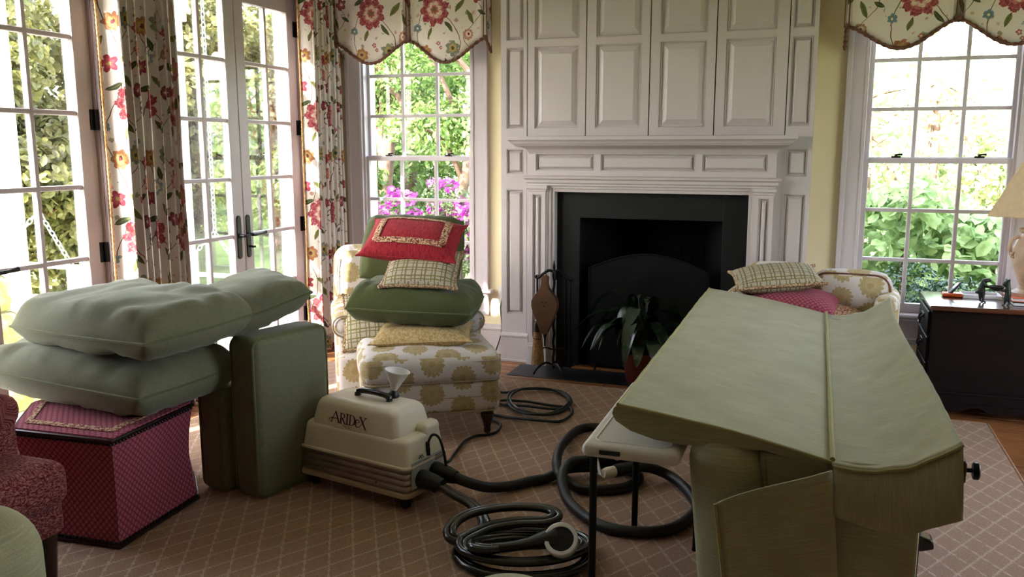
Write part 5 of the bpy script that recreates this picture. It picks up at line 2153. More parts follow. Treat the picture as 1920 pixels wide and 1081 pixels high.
# castors
for sx in (-0.245, 0.245):
    for sy in (-0.095, 0.095):
        b = B()
        b.tube([(sx, sy - 0.009, 0.022), (sx, sy - 0.007, 0.022), (sx, sy + 0.007, 0.022), (sx, sy + 0.009, 0.022)], [0.018, 0.022, 0.022, 0.018], 16)
        b.box(sx - 0.010, sx + 0.010, sy - 0.013, sy - 0.0095, 0.018, 0.060)
        b.box(sx - 0.010, sx + 0.010, sy + 0.0095, sy + 0.013, 0.018, 0.060)
        b.tx(MX).build('caster', 'black_rubber', t)
# label plate and sockets at the end
b = B()
b.box(0.285, 0.2885, -0.105, 0.105, 0.088, 0.196)
pl = b.tx(MX).build('label_plate', 'label_white', t, smooth=0)
for k in range(4):
    b = B()
    b.box(0.2885, 0.2895, 0.045, 0.100, 0.165 + 0.006 * k, 0.168 + 0.006 * k)
    b.tx(MX).build('print_line', 'black_plastic', pl, smooth=0)
for sy, zc in ((-0.050, 0.118), (0.040, 0.122)):
    b = B()
    b.tube([(0.287, sy, zc), (0.297, sy, zc), (0.355, sy, zc - 0.004), (0.395, sy, zc - 0.008)], [0.036, 0.038, 0.034, 0.026], 18)
    b.tx(MX).build('hose_cuff', 'black_rubber', t, smooth=50)
b = B()
b.tube([MX @ p for p in spline([(0.277, 0.012, 0.205), (0.279, 0.015, 0.245), (0.295, 0.022, 0.278), (0.320, 0.030, 0.270), (0.337, 0.036, 0.220), (0.345, 0.040, 0.165), (0.345, 0.042, 0.135)], 6)], 0.0055, 8)
b.tube([MX @ Vector((0.277, 0.012, 0.195 + 0.011 * k)) for k in range(6)], [0.013, 0.011, 0.012, 0.0095, 0.010, 0.007], 10)
b.build('jumper_cord', 'black_rubber', t)
b = B()
for yy in (-0.012, 0.0):
    b.tube([MX @ Vector((0.283, yy - 0.04, 0.200)), MX @ Vector((0.287, yy - 0.036, 0.215)), MX @ Vector((0.289, yy - 0.03, 0.200))], 0.003, 6)
b.build('latch_wire', 'steel', t)


# lettering, drawn as thick and thin strokes like the printed logo
class Ink:
    def __init__(s):
        s.b = B()

    def poly(s, pts):
        s.b.add([(x, 0, z) for x, z in pts], [tuple(range(len(pts)))])

    def stroke(s, pts, w):
        ws = w if isinstance(w, (list, tuple)) else [w] * len(pts)
        L, Rr = [], []
        for i, p in enumerate(pts):
            a = pts[max(0, i - 1)]
            c = pts[min(len(pts) - 1, i + 1)]
            d = Vector((c[0] - a[0], c[1] - a[1])).normalized()
            n = Vector((-d.y, d.x)) * ws[i] / 2
            L.append((p[0] + n.x, p[1] + n.y))
            Rr.append((p[0] - n.x, p[1] - n.y))
        for i in range(len(pts) - 1):
            s.poly([Rr[i], Rr[i + 1], L[i + 1], L[i]])

    def serif(s, x, z, w=0.5):
        s.stroke([(x - w / 2, z), (x + w / 2, z)], 0.07)


def arc_pts(cx, cz, rx, rz, a0, a1, n=14):
    return [(cx + rx * math.cos(R(a0 + (a1 - a0) * k / n)), cz + rz * math.sin(R(a0 + (a1 - a0) * k / n))) for k in range(n + 1)]


ik = Ink()
# A with a swash crossbar
ik.stroke([(-0.05, 0.0), (0.42, 1.05)], 0.08)
ik.stroke([(0.40, 1.05), (0.86, 0.0)], 0.17)
ik.serif(-0.05, 0.0, 0.34)
ik.serif(0.86, 0.0, 0.36)
ik.stroke([(-0.42, -0.06), (-0.30, 0.16), (-0.10, 0.30), (0.16, 0.36), (0.66, 0.38)], [0.03, 0.05, 0.07, 0.08, 0.07])
ik.stroke([(-0.46, 0.22), (-0.28, 0.34), (-0.02, 0.40), (0.18, 0.36)], [0.02, 0.04, 0.05, 0.05])
# R
ik.stroke([(1.06, 0.0), (1.06, 1.0)], 0.16)
ik.serif(1.06, 0.0, 0.34)
ik.stroke([(0.92, 0.98)] + arc_pts(1.18, 0.74, 0.28, 0.24, 90, -90) + [(1.06, 0.50)], [0.06] * 4 + [0.09, 0.12, 0.14, 0.15, 0.15, 0.14, 0.12, 0.09] + [0.06] * 5)
ik.stroke([(1.22, 0.50), (1.56, 0.0), (1.66, 0.02)], [0.14, 0.16, 0.06])
# I
ik.stroke([(1.80, 0.0), (1.80, 1.0)], 0.16)
ik.serif(1.80, 0.0, 0.32)
ik.serif(1.80, 1.0, 0.32)
# D
ik.stroke([(2.14, 0.0), (2.14, 1.0)], 0.15)
ik.stroke([(2.00, 0.98)] + arc_pts(2.26, 0.50, 0.44, 0.49, 90, -90) + [(2.00, 0.02)], [0.06, 0.06, 0.06, 0.08, 0.11, 0.14, 0.17, 0.18, 0.18, 0.18, 0.17, 0.14, 0.11, 0.08, 0.06, 0.06, 0.06])
# small e, tilted
ik.stroke([(2.84, 0.36), (3.22, 0.46)], 0.06)
ik.stroke(arc_pts(3.02, 0.34, 0.24, 0.36, 18, 318, 16), [0.07, 0.08, 0.09, 0.08, 0.07, 0.09, 0.12, 0.15, 0.16, 0.16, 0.15, 0.13, 0.11, 0.10, 0.08, 0.06, 0.05])
# X
ik.stroke([(3.30, 1.02), (3.98, -0.10)], 0.17)
ik.stroke([(3.24, -0.02), (3.94, 1.00)], 0.07)
ik.serif(3.32, 1.00, 0.34)
ik.serif(3.92, 0.99, 0.32)
ik.stroke([(3.90, -0.10), (4.10, -0.22), (4.16, -0.10)], [0.06, 0.05, 0.02])
sc_ = 0.0455


def face_upper(x, z):
    """point on the lettered face of the upper shell, a hair proud"""
    f = (z - 0.262) / 0.130
    return Vector((x, -(0.119 + (0.098 - 0.119) * f) - 0.0012, z))


ink = ik.b
ink.warp(lambda p: face_upper(-0.118 + p.x * sc_, 0.303 + p.z * sc_ * 0.92 - 0.0006 * p.x))
ink.tx(MX)
o = ink.build('logo', 'print_maroon', t, smooth=0)


def text_mesh(txt, size):
    cu = bpy.data.curves.new('lettering', 'FONT')
    cu.body = txt
    cu.size = size
    cu.align_x = 'CENTER'
    ob = bpy.data.objects.new('lettering', cu)
    COL.objects.link(ob)
    bpy.context.view_layer.update()
    me = bpy.data.meshes.new_from_object(ob.evaluated_get(bpy.context.evaluated_depsgraph_get()))
    bpy.data.objects.remove(ob)
    return me


for txt, size, x, z in (('The Dry', 0.0150, -0.034, 0.2880), ('Upholstery Cleaning System', 0.0132, -0.034, 0.2765)):
    me = text_mesh(txt, size)
    bb = B()
    bb.add([(v.co.x, 0, v.co.y) for v in me.vertices], [tuple(p.vertices) for p in me.polygons])
    bb.warp(lambda p: face_upper(x + p.x, z + p.z))
    bb.tx(MX).build('lettering', 'print_maroon', t, smooth=0)
    bpy.data.meshes.remove(me)
me = text_mesh('ARIDeX', 0.011)
bb = B()
bb.add([(0.2892, v.co.x - 0.01, v.co.y + 0.183) for v in me.vertices], [tuple(p.vertices) for p in me.polygons])
bb.tx(MX).build('lettering', 'print_maroon', pl, smooth=0)
bpy.data.meshes.remove(me)

# funnel standing in the filler neck
MF = MX @ mat4((0.070, 0.055, 0.398), 0, -6, 9)
t = thing('funnel', 'white plastic funnel standing in the top of the cream machine', 'funnel', MF.translation)
b = B()
b.lathe([(0.009, 0.012), (0.012, 0.026), (0.050, 0.104), (0.053, 0.106), (0.053, 0.109), (0.049, 0.107), (0.010, 0.028), (0.007, 0.014)], (0, 0, 0), 28, cap=False)
b.tx(MF).build('cone', 'white_plastic', t, smooth=35)
b = B()
b.lathe([(0.026, -0.008), (0.026, 0.006), (0.018, 0.016), (0.013, 0.024)], (0, 0, 0), 18)
b.tx(MF).build('neck_cap', 'black_plastic', t)

# ------------------------------------------------------------------ hoses and cords
H1 = [(-1.345, 3.005, 0.120), (-1.300, 3.060, 0.080), (-1.232, 3.150, 0.045), (-1.142, 3.215, 0.034), (-1.071, 3.262, 0.034), (-1.019, 3.310, 0.034), (-0.960, 3.389, 0.052), (-0.872, 3.452, 0.050), (-0.748, 3.502, 0.040), (-0.661, 3.477, 0.034), (-0.651, 3.391, 0.034), (-0.704, 3.302, 0.034), (-0.818, 3.247, 0.034), (-0.891, 3.251, 0.044), (-0.954, 3.286, 0.074), (-0.999, 3.388, 0.084), (-1.060, 3.680, 0.050), (-1.063, 3.959, 0.034), (-0.980, 4.044, 0.034), (-0.833, 4.041, 0.034), (-0.711, 3.888, 0.034), (-0.703, 3.643, 0.060), (-0.777, 3.494, 0.085), (-0.877, 3.414, 0.095), (-0.929, 3.359, 0.098), (-0.930, 3.243, 0.090), (-0.907, 3.168, 0.072), (-0.855, 3.083, 0.044), (-0.765, 2.990, 0.034), (-0.675, 2.930, 0.034), (-0.581, 2.920, 0.034), (-0.477, 2.960, 0.034), (-0.410, 3.050, 0.034), (-0.376, 3.210, 0.034), (-0.422, 3.351, 0.034), (-0.510, 3.481, 0.040), (-0.604, 3.481, 0.070), (-0.672, 3.417, 0.088), (-0.729, 3.349, 0.090)]
H1[0:4] = [tuple(MX @ Vector((0.385, 0.040, 0.114))), (-1.240, 3.020, 0.090), (-1.195, 3.095, 0.052), (-1.130, 3.180, 0.036)]
t = thing('vacuum_hose', 'thick matte black hose looping from the machine under the table', 'hose', (-0.9, 3.4, 0.012))
b = B()
b.tube(spline(H1, 7), 0.0215, 14)
b.build('hose', 'black_rubber', t, smooth=70)
b = B()
b.tube([(-0.655, 3.428, 0.0865), (-0.676, 3.411, 0.088), (-0.735, 3.343, 0.090)], [0.024, 0.026, 0.026], 16)
b.build('cuff', 'black_rubber', t)
b = B()
b.tube([(-0.730, 3.349, 0.090), (-0.760, 3.314, 0.091), (-0.772, 3.300, 0.092)], [0.023, 0.023, 0.018], 16)
b.build('connector', 'cream_plastic', t)
b = B()
b.add([(-0.79, 3.30, 0.085), (-0.775, 3.29, 0.085), (-0.800, 3.31, 0.150), (-0.815, 3.32, 0.150)], [(0, 1, 2, 3)])
o = b.build('connector_tab', 'white_plastic', t, smooth=0)
sd = o.modifiers.new('thick', 'SOLIDIFY')
sd.thickness = 0.005

H2 = [(-1.359, 2.960, 0.112), (-1.294, 2.965, 0.095), (-1.221, 2.953, 0.075), (-1.164, 2.908, 0.060), (-1.114, 2.835, 0.052), (-1.083, 2.738, 0.052), (-1.084, 2.650, 0.052), (-1.103, 2.587, 0.064), (-1.136, 2.574, 0.078), (-1.159, 2.606, 0.090), (-1.155, 2.665, 0.102), (-1.114, 2.725, 0.112), (-1.034, 2.792, 0.114), (-0.931, 2.836, 0.114), (-0.860, 2.838, 0.112), (-0.828, 2.807, 0.105), (-0.858, 2.771, 0.096), (-0.954, 2.752, 0.086), (-1.032, 2.699, 0.082), (-1.073, 2.624, 0.080), (-1.095, 2.569, 0.074), (-1.067, 2.523, 0.066), (-0.985, 2.495, 0.066), (-0.868, 2.505, 0.066), (-0.759, 2.569, 0.064), (-0.698, 2.665, 0.060), (-0.703, 2.752, 0.050), (-0.782, 2.816, 0.040), (-0.927, 2.824, 0.031), (-1.048, 2.759, 0.030), (-1.104, 2.667, 0.030), (-1.109, 2.569, 0.030), (-1.054, 2.499, 0.030), (-0.950, 2.468, 0.030), (-0.817, 2.491, 0.030), (-0.702, 2.574, 0.030), (-0.673, 2.685, 0.030), (-0.732, 2.771, 0.030), (-0.835, 2.780, 0.032), (-0.944, 2.722, 0.045), (-1.013, 2.648, 0.058), (-1.040, 2.558, 0.085), (-1.023, 2.499, 0.098), (-0.977, 2.491, 0.100), (-0.942, 2.510, 0.100)]
H2[0] = tuple(MX @ Vector((0.372, -0.050, 0.112)))
H2[1:5] = [(-1.262, 2.880, 0.098), (-1.195, 2.870, 0.078), (-1.140, 2.838, 0.062), (-1.100, 2.785, 0.054)]
t = thing('solution_hose', 'glossy black twin hose coiled beside the table leg', 'hose', (-0.92, 2.66, 0.012))
pts = spline(H2, 7)
b = B()
off = 0.0115
for s in (-1, 1):
    q = []
    for i, p in enumerate(pts):
        d = (pts[min(i + 1, len(pts) - 1)] - pts[max(i - 1, 0)]).normalized()
        n = d.cross(Vector((0, 0, 1)))
        n = n.normalized() if n.length > 1e-4 else Vector((1, 0, 0))
        q.append(p + n * off * s + Vector((0, 0, 0.002 * s)))
    b.tube(q, 0.0140, 10)
b.build('hose', 'black_vinyl', t, smooth=70)
t = thing('upholstery_tool', 'black cleaning head with white ring lying in the hose coil', 'cleaning tool', (-0.77, 2.59, 0.09))
b = B()
b.tube(spline([(-0.960, 2.500, 0.100), (-0.905, 2.530, 0.102), (-0.850, 2.560, 0.108), (-0.800, 2.585, 0.118), (-0.760, 2.600, 0.125)], 4), [0.017] * 6 + [0.018, 0.019, 0.020, 0.023, 0.026, 0.028, 0.030, 0.032, 0.034, 0.036, 0.036][:11], 14)
b.build('handle', 'black_plastic', t)
MT = Matrix.Translation((-0.745, 2.595, 0.118)) @ Vector((0.10, -0.62, 0.62)).normalized().to_track_quat('Z', 'Y').to_matrix().to_4x4()
b = B()
b.lathe([(0.040, -0.040), (0.052, -0.030), (0.055, 0.0)], (0, 0, 0), 26)
b.tx(MT).build('housing', 'black_plastic', t, smooth=40)
b = B()
b.lathe([(0.0555, -0.004), (0.0575, 0.0), (0.0575, 0.024), (0.054, 0.027), (0.043, 0.027), (0.043, 0.010), (0.0555, -0.004)], (0, 0, 0), 30, cap=False)
b.tx(MT).build('ring', 'white_plastic', t, smooth=40)
b = B()
b.lathe([(0.043, 0.004), (0.043, 0.018), (0.030, 0.023), (0.005, 0.024)], (0, 0, 0), 26)
b.tx(MT).build('brush_pad', 'black_rubber', t, smooth=40)

C1 = [tuple(MX @ Vector((0.150, 0.128, 0.085))), (-1.480, 3.300, 0.050), (-1.515, 3.450, 0.022), (-1.544, 3.638, 0.019), (-1.538, 3.705, 0.019), (-1.519, 3.761, 0.019), (-1.475, 3.790, 0.019), (-1.450, 3.851, 0.019), (-1.470, 3.960, 0.019), (-1.535, 4.020, 0.022), (-1.555, 4.092, 0.020)]
C2 = [(-1.555, 4.092), (-1.428, 4.073), (-1.270, 4.067), (-1.194, 4.115), (-1.169, 4.229), (-1.203, 4.328), (-1.307, 4.359), (-1.476, 4.370), (-1.601, 4.325), (-1.576, 4.277), (-1.448, 4.286), (-1.306, 4.268), (-1.227, 4.319), (-1.232, 4.456), (-1.321, 4.597), (-1.451, 4.644), (-1.565, 4.588), (-1.604, 4.471), (-1.549, 4.297), (-1.450, 4.173), (-1.344, 4.137), (-1.258, 4.198), (-1.215, 4.323), (-1.245, 4.476), (-1.341, 4.616), (-1.460, 4.625), (-1.562, 4.558), (-1.582, 4.429), (-1.509, 4.264), (-1.407, 4.166), (-1.302, 4.169), (-1.240, 4.270), (-1.233, 4.409), (-1.302, 4.554), (-1.416, 4.625), (-1.545, 4.574), (-1.632, 4.487), (-1.700, 4.514), (-1.85, 4.72), (-2.02, 4.95)]
pts = C1 + [(x, y, 0.019 + 0.010 * min(1, k / 30) + 0.004 * (k % 3)) for k, (x, y) in enumerate(C2)][1:]
pts[-1] = (-2.12, 4.86, 0.019)
b = B()
b.tube(spline(pts, 6), 0.0075, 8)
b.build('extension_cord', 'cord', None, label='dark green extension cord coiled on the rug behind the printed ottoman', cat='cord')

# ------------------------------------------------------------------ desk and the things on it
DX0, DX1, DY0, DY1, DZ = 0.600, 1.72, 4.905, 5.385, 0.607
t = thing('writing_desk', 'dark wooden desk with side drawers standing under the window', 'desk', ((DX0 + DX1) / 2, (DY0 + DY1) / 2, 0.0))
b = B()
b.prism([(DX0 + 0.012, 0.085), (DX0 + 0.012, DZ - 0.03), (DX1 - 0.012, DZ - 0.03), (DX1 - 0.012, 0.085)], DY0 + 0.020, DY1 - 0.012, 'y')
b.build('carcass', 'dark_wood', t, smooth=0, bevel=0.004)
b = B()
b.rbox((DX1 - DX0) / 2 + 0.004, (DY1 - DY0) / 2 + 0.012, 0.0135, 0.010, 2, 3, ((DX0 + DX1) / 2, (DY0 + DY1) / 2, DZ - 0.0135))
b.build('desktop', 'desk_top', t, smooth=50)
b = B()
b.box(DX0 + 0.004, DX1 - 0.004, DY0 + 0.010, DY0 + 0.020, 0.085, 0.135)
b.box(DX0 + 0.002, DX1 - 0.002, DY0 + 0.006, DY0 + 0.022, 0.132, 0.145)
b.build('base_moulding', 'dark_wood', t, smooth=0, bevel=0.003)
# scalloped apron and bracket feet
n = 40
pts = [(DX0 + 0.006, 0.0), (DX0 + 0.006, 0.088), (DX1 - 0.006, 0.088), (DX1 - 0.006, 0.0), (DX1 - 0.09, 0.0)]
for k in range(n + 1):
    u = k / n
    x = DX1 - 0.10 - (DX1 - DX0 - 0.20) * u
    z = 0.030 + 0.028 * abs(math.sin(u * PI * 3)) + 0.010 * math.cos(u * PI * 12)
    pts.append((x, z))
pts.append((DX0 + 0.09, 0.0))
b = B()
b.prism(pts, DY0 + 0.014, DY0 + 0.034, 'y')
b.build('apron', 'dark_wood', t, smooth=0)
for y0 in (DY0 + 0.02, DY1 - 0.08):
    for x0 in (DX0 + 0.012, DX1 - 0.072):
        box('foot', 'dark_wood', t, x0, x0 + 0.06, y0 + 0.015, y0 + 0.065, 0.0, 0.088)
for k, (z0, z1) in enumerate(((0.440, 0.565), (0.300, 0.425), (0.155, 0.285))):
    b = B()
    b.rbox(0.012, 0.195, (z1 - z0) / 2, 0.005, 1, 2, (DX0 + 0.006, 5.145, (z0 + z1) / 2))
    d = b.build('drawer', 'dark_wood', t, smooth=50)
    b = B()
    zc = (z0 + z1) / 2
    b.rbox(0.003, 0.045, 0.014, 0.002, 1, 1, (DX0 - 0.007, 5.145, zc + 0.012))
    b.tube(spline([(DX0 - 0.008, 5.105, zc + 0.012), (DX0 - 0.022, 5.105, zc), (DX0 - 0.026, 5.125, zc - 0.026), (DX0 - 0.026, 5.165, zc - 0.026), (DX0 - 0.022, 5.185, zc), (DX0 - 0.008, 5.185, zc + 0.012)], 4), 0.0045, 6)
    b.build('pull', 'black_iron', d)

# orange dish with a folding reading glass on it
t = thing('orange_dish', 'flat orange tray with a black and silver phone on the desk', 'tray', (0.742, 5.235, DZ))
b = B()
b.rbox(0.052, 0.036, 0.011, 0.010, 2, 3, (0.742, 5.235, DZ + 0.012))
b.build('tray', 'orange', t, smooth=50)
t = thing('desk_phone', 'slim black and silver handset leaning on the orange tray', 'phone', (0.745, 5.235, DZ + 0.022))
MP = mat4((0.752, 5.232, DZ + 0.050), 20, 0, -48)
b = B()
b.rbox(0.040, 0.015, 0.006, 0.005, 2, 2)
b.tx(MP).build('handset', 'black_plastic', t, smooth=50)
b = B()
b.rbox(0.020, 0.012, 0.003, 0.002, 1, 2, (0.010, 0, 0.005))
b.tx(MP).build('keypad', 'label_white', t, smooth=50)
t = thing('paper_tray', 'shallow white tray lying flat on the desk behind the figurine', 'tray', (0.86, 5.27, DZ))
b = B()
b.box(0.79, 0.985, 5.20, 5.345, DZ, DZ + 0.005)
for a in ((0.79, 0.796, 5.20, 5.345), (0.979, 0.985, 5.20, 5.345), (0.79, 0.985, 5.20, 5.206), (0.79, 0.985, 5.339, 5.345)):
    b.box(*a, DZ + 0.004, DZ + 0.020)
b.build('tray_body', 'paper', t, smooth=0, bevel=0.002)


def skin_body(name, mat, parent, verts, edges, radii, sub=2):
    me = bpy.data.meshes.new(name)
    o0 = root_loc(parent)
    me.from_pydata([Vector(v) - o0 for v in verts], edges, [])
    ob = bpy.data.objects.new(name, me)
    COL.objects.link(ob)
    ob.parent = parent
    sk = ob.modifiers.new('skin', 'SKIN')
    sk.use_smooth_shade = True
    for i, r in enumerate(radii):
        sv = me.skin_vertices[0].data[i]
        sv.radius = (r, r)
        sv.use_root = (i == 0)
    ss = ob.modifiers.new('soft', 'SUBSURF')
    ss.levels = sub
    ss.render_levels = sub
    me.materials.append(MAT[mat])
    return ob


t = thing('bronze_figurine', 'dark bronze figurine of two upright animals carrying a bowl', 'figurine', (0.905, 5.06, DZ))
fx, fy = 0.862, 5.085
# stooping caped animal
V = [(fx, fy, DZ + 0.062), (fx - 0.006, fy, DZ + 0.092), (fx + 0.006, fy, DZ + 0.116), (fx + 0.026, fy, DZ + 0.124), (fx + 0.040, fy, DZ + 0.116),
     (fx + 0.006, fy - 0.006, DZ + 0.030), (fx + 0.010, fy - 0.006, DZ + 0.006), (fx + 0.024, fy - 0.006, DZ + 0.003),
     (fx - 0.006, fy + 0.008, DZ + 0.030), (fx - 0.004, fy + 0.008, DZ + 0.006), (fx + 0.012, fy + 0.008, DZ + 0.003),
     (fx + 0.030, fy - 0.010, DZ + 0.086), (fx + 0.052, fy - 0.008, DZ + 0.080), (fx - 0.034, fy, DZ + 0.054)]
Ed = [(0, 1), (1, 2), (2, 3), (3, 4), (0, 5), (5, 6), (6, 7), (0, 8), (8, 9), (9, 10), (1, 11), (11, 12), (0, 13)]
skin_body('animal', 'verdigris', t, V, Ed, [0.020, 0.019, 0.015, 0.014, 0.006, 0.008, 0.005, 0.005, 0.008, 0.005, 0.005, 0.006, 0.005, 0.005])
gx, gy = 0.972, 5.02
V = [(gx, gy, DZ + 0.050), (gx, gy, DZ + 0.080), (gx, gy, DZ + 0.102), (gx - 0.012, gy, DZ + 0.116), (gx - 0.030, gy, DZ + 0.112),
     (gx - 0.010, gy, DZ + 0.026), (gx - 0.012, gy, DZ + 0.005), (gx - 0.024, gy, DZ + 0.003), (gx + 0.010, gy, DZ + 0.026), (gx + 0.010, gy, DZ + 0.005), (gx - 0.002, gy - 0.004, DZ + 0.003),
     (gx - 0.024, gy - 0.004, DZ + 0.078), (gx - 0.040, gy, DZ + 0.080), (gx + 0.004, gy - 0.008, DZ + 0.142), (gx - 0.010, gy + 0.010, DZ + 0.142)]
Ed = [(0, 1), (1, 2), (2, 3), (3, 4), (0, 5), (5, 6), (6, 7), (0, 8), (8, 9), (9, 10), (1, 11), (11, 12), (3, 13), (3, 14)]
skin_body('animal', 'verdigris', t, V, Ed, [0.018, 0.016, 0.011, 0.012, 0.007, 0.008, 0.005, 0.005, 0.008, 0.005, 0.005, 0.006, 0.005, 0.004, 0.004])
b = B()
b.lathe([(0.006, 0.0), (0.022, 0.004), (0.033, 0.014), (0.037, 0.026), (0.035, 0.027), (0.030, 0.016), (0.018, 0.007), (0.004, 0.004)], ((fx + gx) / 2 + 0.006, (fy + gy) / 2, DZ + 0.070), 20)
b.build('bowl', 'verdigris', t, smooth=50)

# books under the lamp
for k, (zz, mt_, lb) in enumerate(((0.0, 'dark_wood', 'dark bound book at the bottom of the pile under the lamp'), (0.020, 'orange', 'orange bound book on the pile under the lamp'))):
    tb = thing('book', lb, 'book', (1.075, 5.20, DZ + zz))
    h = 0.019
    b = B()
    x0, x1, y0, y1 = (1.000, 1.180, 5.02 + 0.02 * k, 5.30)
    b.box(x0, x1, y0, y1, DZ + zz, DZ + zz + 0.003)
    b.box(x0, x1, y0, y1, DZ + zz + h - 0.003, DZ + zz + h)
    b.box(x1 - 0.004, x1, y0, y1, DZ + zz, DZ + zz + h)
    b.build('cover', mt_, tb, smooth=0)
    b = B()
    b.box(x0 + 0.004, x1 - 0.004, y0 + 0.004, y1 - 0.004, DZ + zz + 0.003, DZ + zz + h - 0.003)
    b.build('pages', 'paper', tb, smooth=0)

# table lamp
lx, ly = 1.092, 5.165
ZB = DZ + 0.040
t = thing('table_lamp', 'urn shaped ceramic lamp with cream panelled shade on the desk', 'lamp', (lx, ly, ZB))
b = B()
b.lathe([(0.085, 0.0), (0.085, 0.016), (0.072, 0.022), (0.050, 0.034), (0.044, 0.050), (0.058, 0.085), (0.080, 0.150), (0.090, 0.205), (0.088, 0.250), (0.074, 0.290), (0.054, 0.318), (0.050, 0.330), (0.066, 0.340), (0.070, 0.352), (0.050, 0.362), (0.020, 0.368)], (lx, ly, ZB), 28)
b.build('urn', 'lamp_ceramic', t, smooth=35)
for s in (-1, 1):
    b = B()
    b.tube(spline([(lx + s * 0.060, ly, ZB + 0.312), (lx + s * 0.092, ly, ZB + 0.300), (lx + s * 0.104, ly, ZB + 0.262), (lx + s * 0.098, ly, ZB + 0.225), (lx + s * 0.080, ly, ZB + 0.205)], 5), 0.010, 8)
    for a in range(5):
        an = a * 2 * PI / 5
        b.rbox(0.008, 0.008, 0.008, 0.007, 1, 2, (lx + s * 0.088 + 0.010 * math.cos(an), ly - 0.020, ZB + 0.215 + 0.012 * math.sin(an)))
    b.build('handle', 'lamp_ceramic', t, smooth=50)
b = B()
b.tube([(lx, ly, ZB + 0.36), (lx, ly, ZB + 0.72)], 0.006, 8)
b.build('stem', 'steel', t)
z0, z1, r0, r1 = ZB + 0.425, ZB + 0.700, 0.245, 0.090
b = B()
sh = None
for k in range(6):
    a0, a1 = R(60 * k + 18), R(60 * k + 78)
    q = []
    for (rr, zz) in ((r0, z0), (r1, z1)):
        for a in (a0, a1):
            q.append((lx + rr * math.cos(a), ly + rr * math.sin(a), zz))
    pb = B().add([q[0], q[1], q[3], q[2]], [(0, 1, 2, 3)])
    o = pb.build('shade_panel', 'lamp_shade', t, smooth=0)
    s_ = o.modifiers.new('thick', 'SOLIDIFY')
    s_.thickness = 0.003
b = B()
for (rr, zz) in ((r0, z0), (r1, z1)):
    b.tube([(lx + rr * math.cos(R(60 * k + 18)), ly + rr * math.sin(R(60 * k + 18)), zz) for k in range(6)], 0.004, 6, closed=True)
for k in range(6):
    a = R(60 * k + 18)
    b.tube([(lx + r0 * math.cos(a), ly + r0 * math.sin(a), z0), (lx + r1 * math.cos(a), ly + r1 * math.sin(a), z1)], 0.003, 6)
b.build('shade_trim', 'lamp_shade', t)

# ------------------------------------------------------------------ fireside plant
px_, py_ = -0.955, 5.055
t = thing('potted_plant', 'broad leaved green plant in a dark red pot before the fireplace', 'plant', (px_, py_, 0.003))
b = B()
b.lathe([(0.085, 0.003), (0.092, 0.02), (0.115, 0.17), (0.122, 0.172), (0.122, 0.200), (0.112, 0.200), (0.106, 0.175), (0.02, 0.172)], (px_, py_, 0), 28)
b.build('pot', 'pot_red', t, smooth=35)
b = B()
b.lathe([(0.004, 0.168), (0.106, 0.170), (0.10, 0.174), (0.004, 0.178)], (px_, py_, 0), 20)
b.build('soil', 'mulch', t)
rl = random.Random(12)
for k in range(46):
    a = 2 * PI * k / 46 * 2.6 + rl.uniform(-0.3, 0.3)
    reach = rl.uniform(0.18, 0.40)
    if math.sin(a) > 0.3:
        reach *= 0.6
    rise = rl.uniform(0.08, 0.36)
    d = Vector((math.cos(a), math.sin(a) * 0.75, 0))
    base = Vector((px_, py_, 0.17)) + d * 0.02
    p1 = base + d * reach * 0.35 + Vector((0, 0, rise))
    p2 = base + d * reach * 0.75 + Vector((0, 0, rise * 0.95))
    p3 = base + d * reach * 1.05 + Vector((0, 0, rise * 0.95 - rl.uniform(0.05, 0.20)))
    path = spline([base, p1, p2, p3], 5)
    m = len(path)
    w0 = rl.uniform(0.030, 0.050)
    vs, fs = [], []
    st = 5
    for i, p in enumerate(path):
        u = i / (m - 1)
        w = 0.003 if i < st else w0 * math.sin(PI * min(1, (u - st / (m - 1)) / (1 - st / (m - 1))) ** 0.8) + 0.001
        tg = (path[min(i + 1, m - 1)] - path[max(i - 1, 0)]).normalized()
        sd = tg.cross(Vector((0, 0, 1)))
        sd = sd.normalized() if sd.length > 1e-3 else Vector((-d.y, d.x, 0))
        up = sd.cross(tg)
        vs += [p - sd * w + up * w * 0.25, p, p + sd * w + up * w * 0.25]
    for i in range(m - 1):
        for j in (0, 1):
            fs.append((i * 3 + j, i * 3 + j + 1, (i + 1) * 3 + j + 1, (i + 1) * 3 + j))
    B().add(vs, fs).build('leaf', 'leaf_house', t, smooth=80)

# ------------------------------------------------------------------ fire irons
sx, sy = -1.512, 5.035
t = thing('fire_tool_stand', 'black wrought iron fire tool stand on the hearth edge', 'tool stand', (sx, sy, 0.003))
b = B()
pp = [(sx + 0.0035 * math.cos(k * 0.9), sy + 0.0035 * math.sin(k * 0.9), 0.05 + k * 0.0155) for k in range(40)]
b.tube(pp, 0.0085, 6)
b.tube([(sx, sy, 0.65), (sx, sy, 0.70), (sx, sy, 0.735)], [0.008, 0.010, 0.002], 8)
b.build('pole', 'black_iron', t, smooth=30)
b = B()
for a in (R(200), R(320), R(80)):
    b.tube(spline([(sx, sy, 0.07), (sx + 0.05 * math.cos(a), sy + 0.05 * math.sin(a), 0.085), (sx + 0.10 * math.cos(a), sy + 0.10 * math.sin(a), 0.05), (sx + 0.125 * math.cos(a), sy + 0.125 * math.sin(a), 0.010)], 4), 0.007, 8)
b.build('foot', 'black_iron', t)
b = B()
for s in (-1, 1):
    b.tube(spline([(sx, sy, 0.665), (sx + s * 0.035, sy, 0.672), (sx + s * 0.075, sy, 0.645), (sx + s * 0.105, sy, 0.622), (sx + s * 0.120, sy, 0.632)], 4), 0.009, 8)
b.tube(spline([(sx, sy, 0.665), (sx + 0.02, sy - 0.03, 0.67), (sx + 0.03, sy - 0.065, 0.645), (sx + 0.035, sy - 0.08, 0.63)], 4), 0.007, 8)
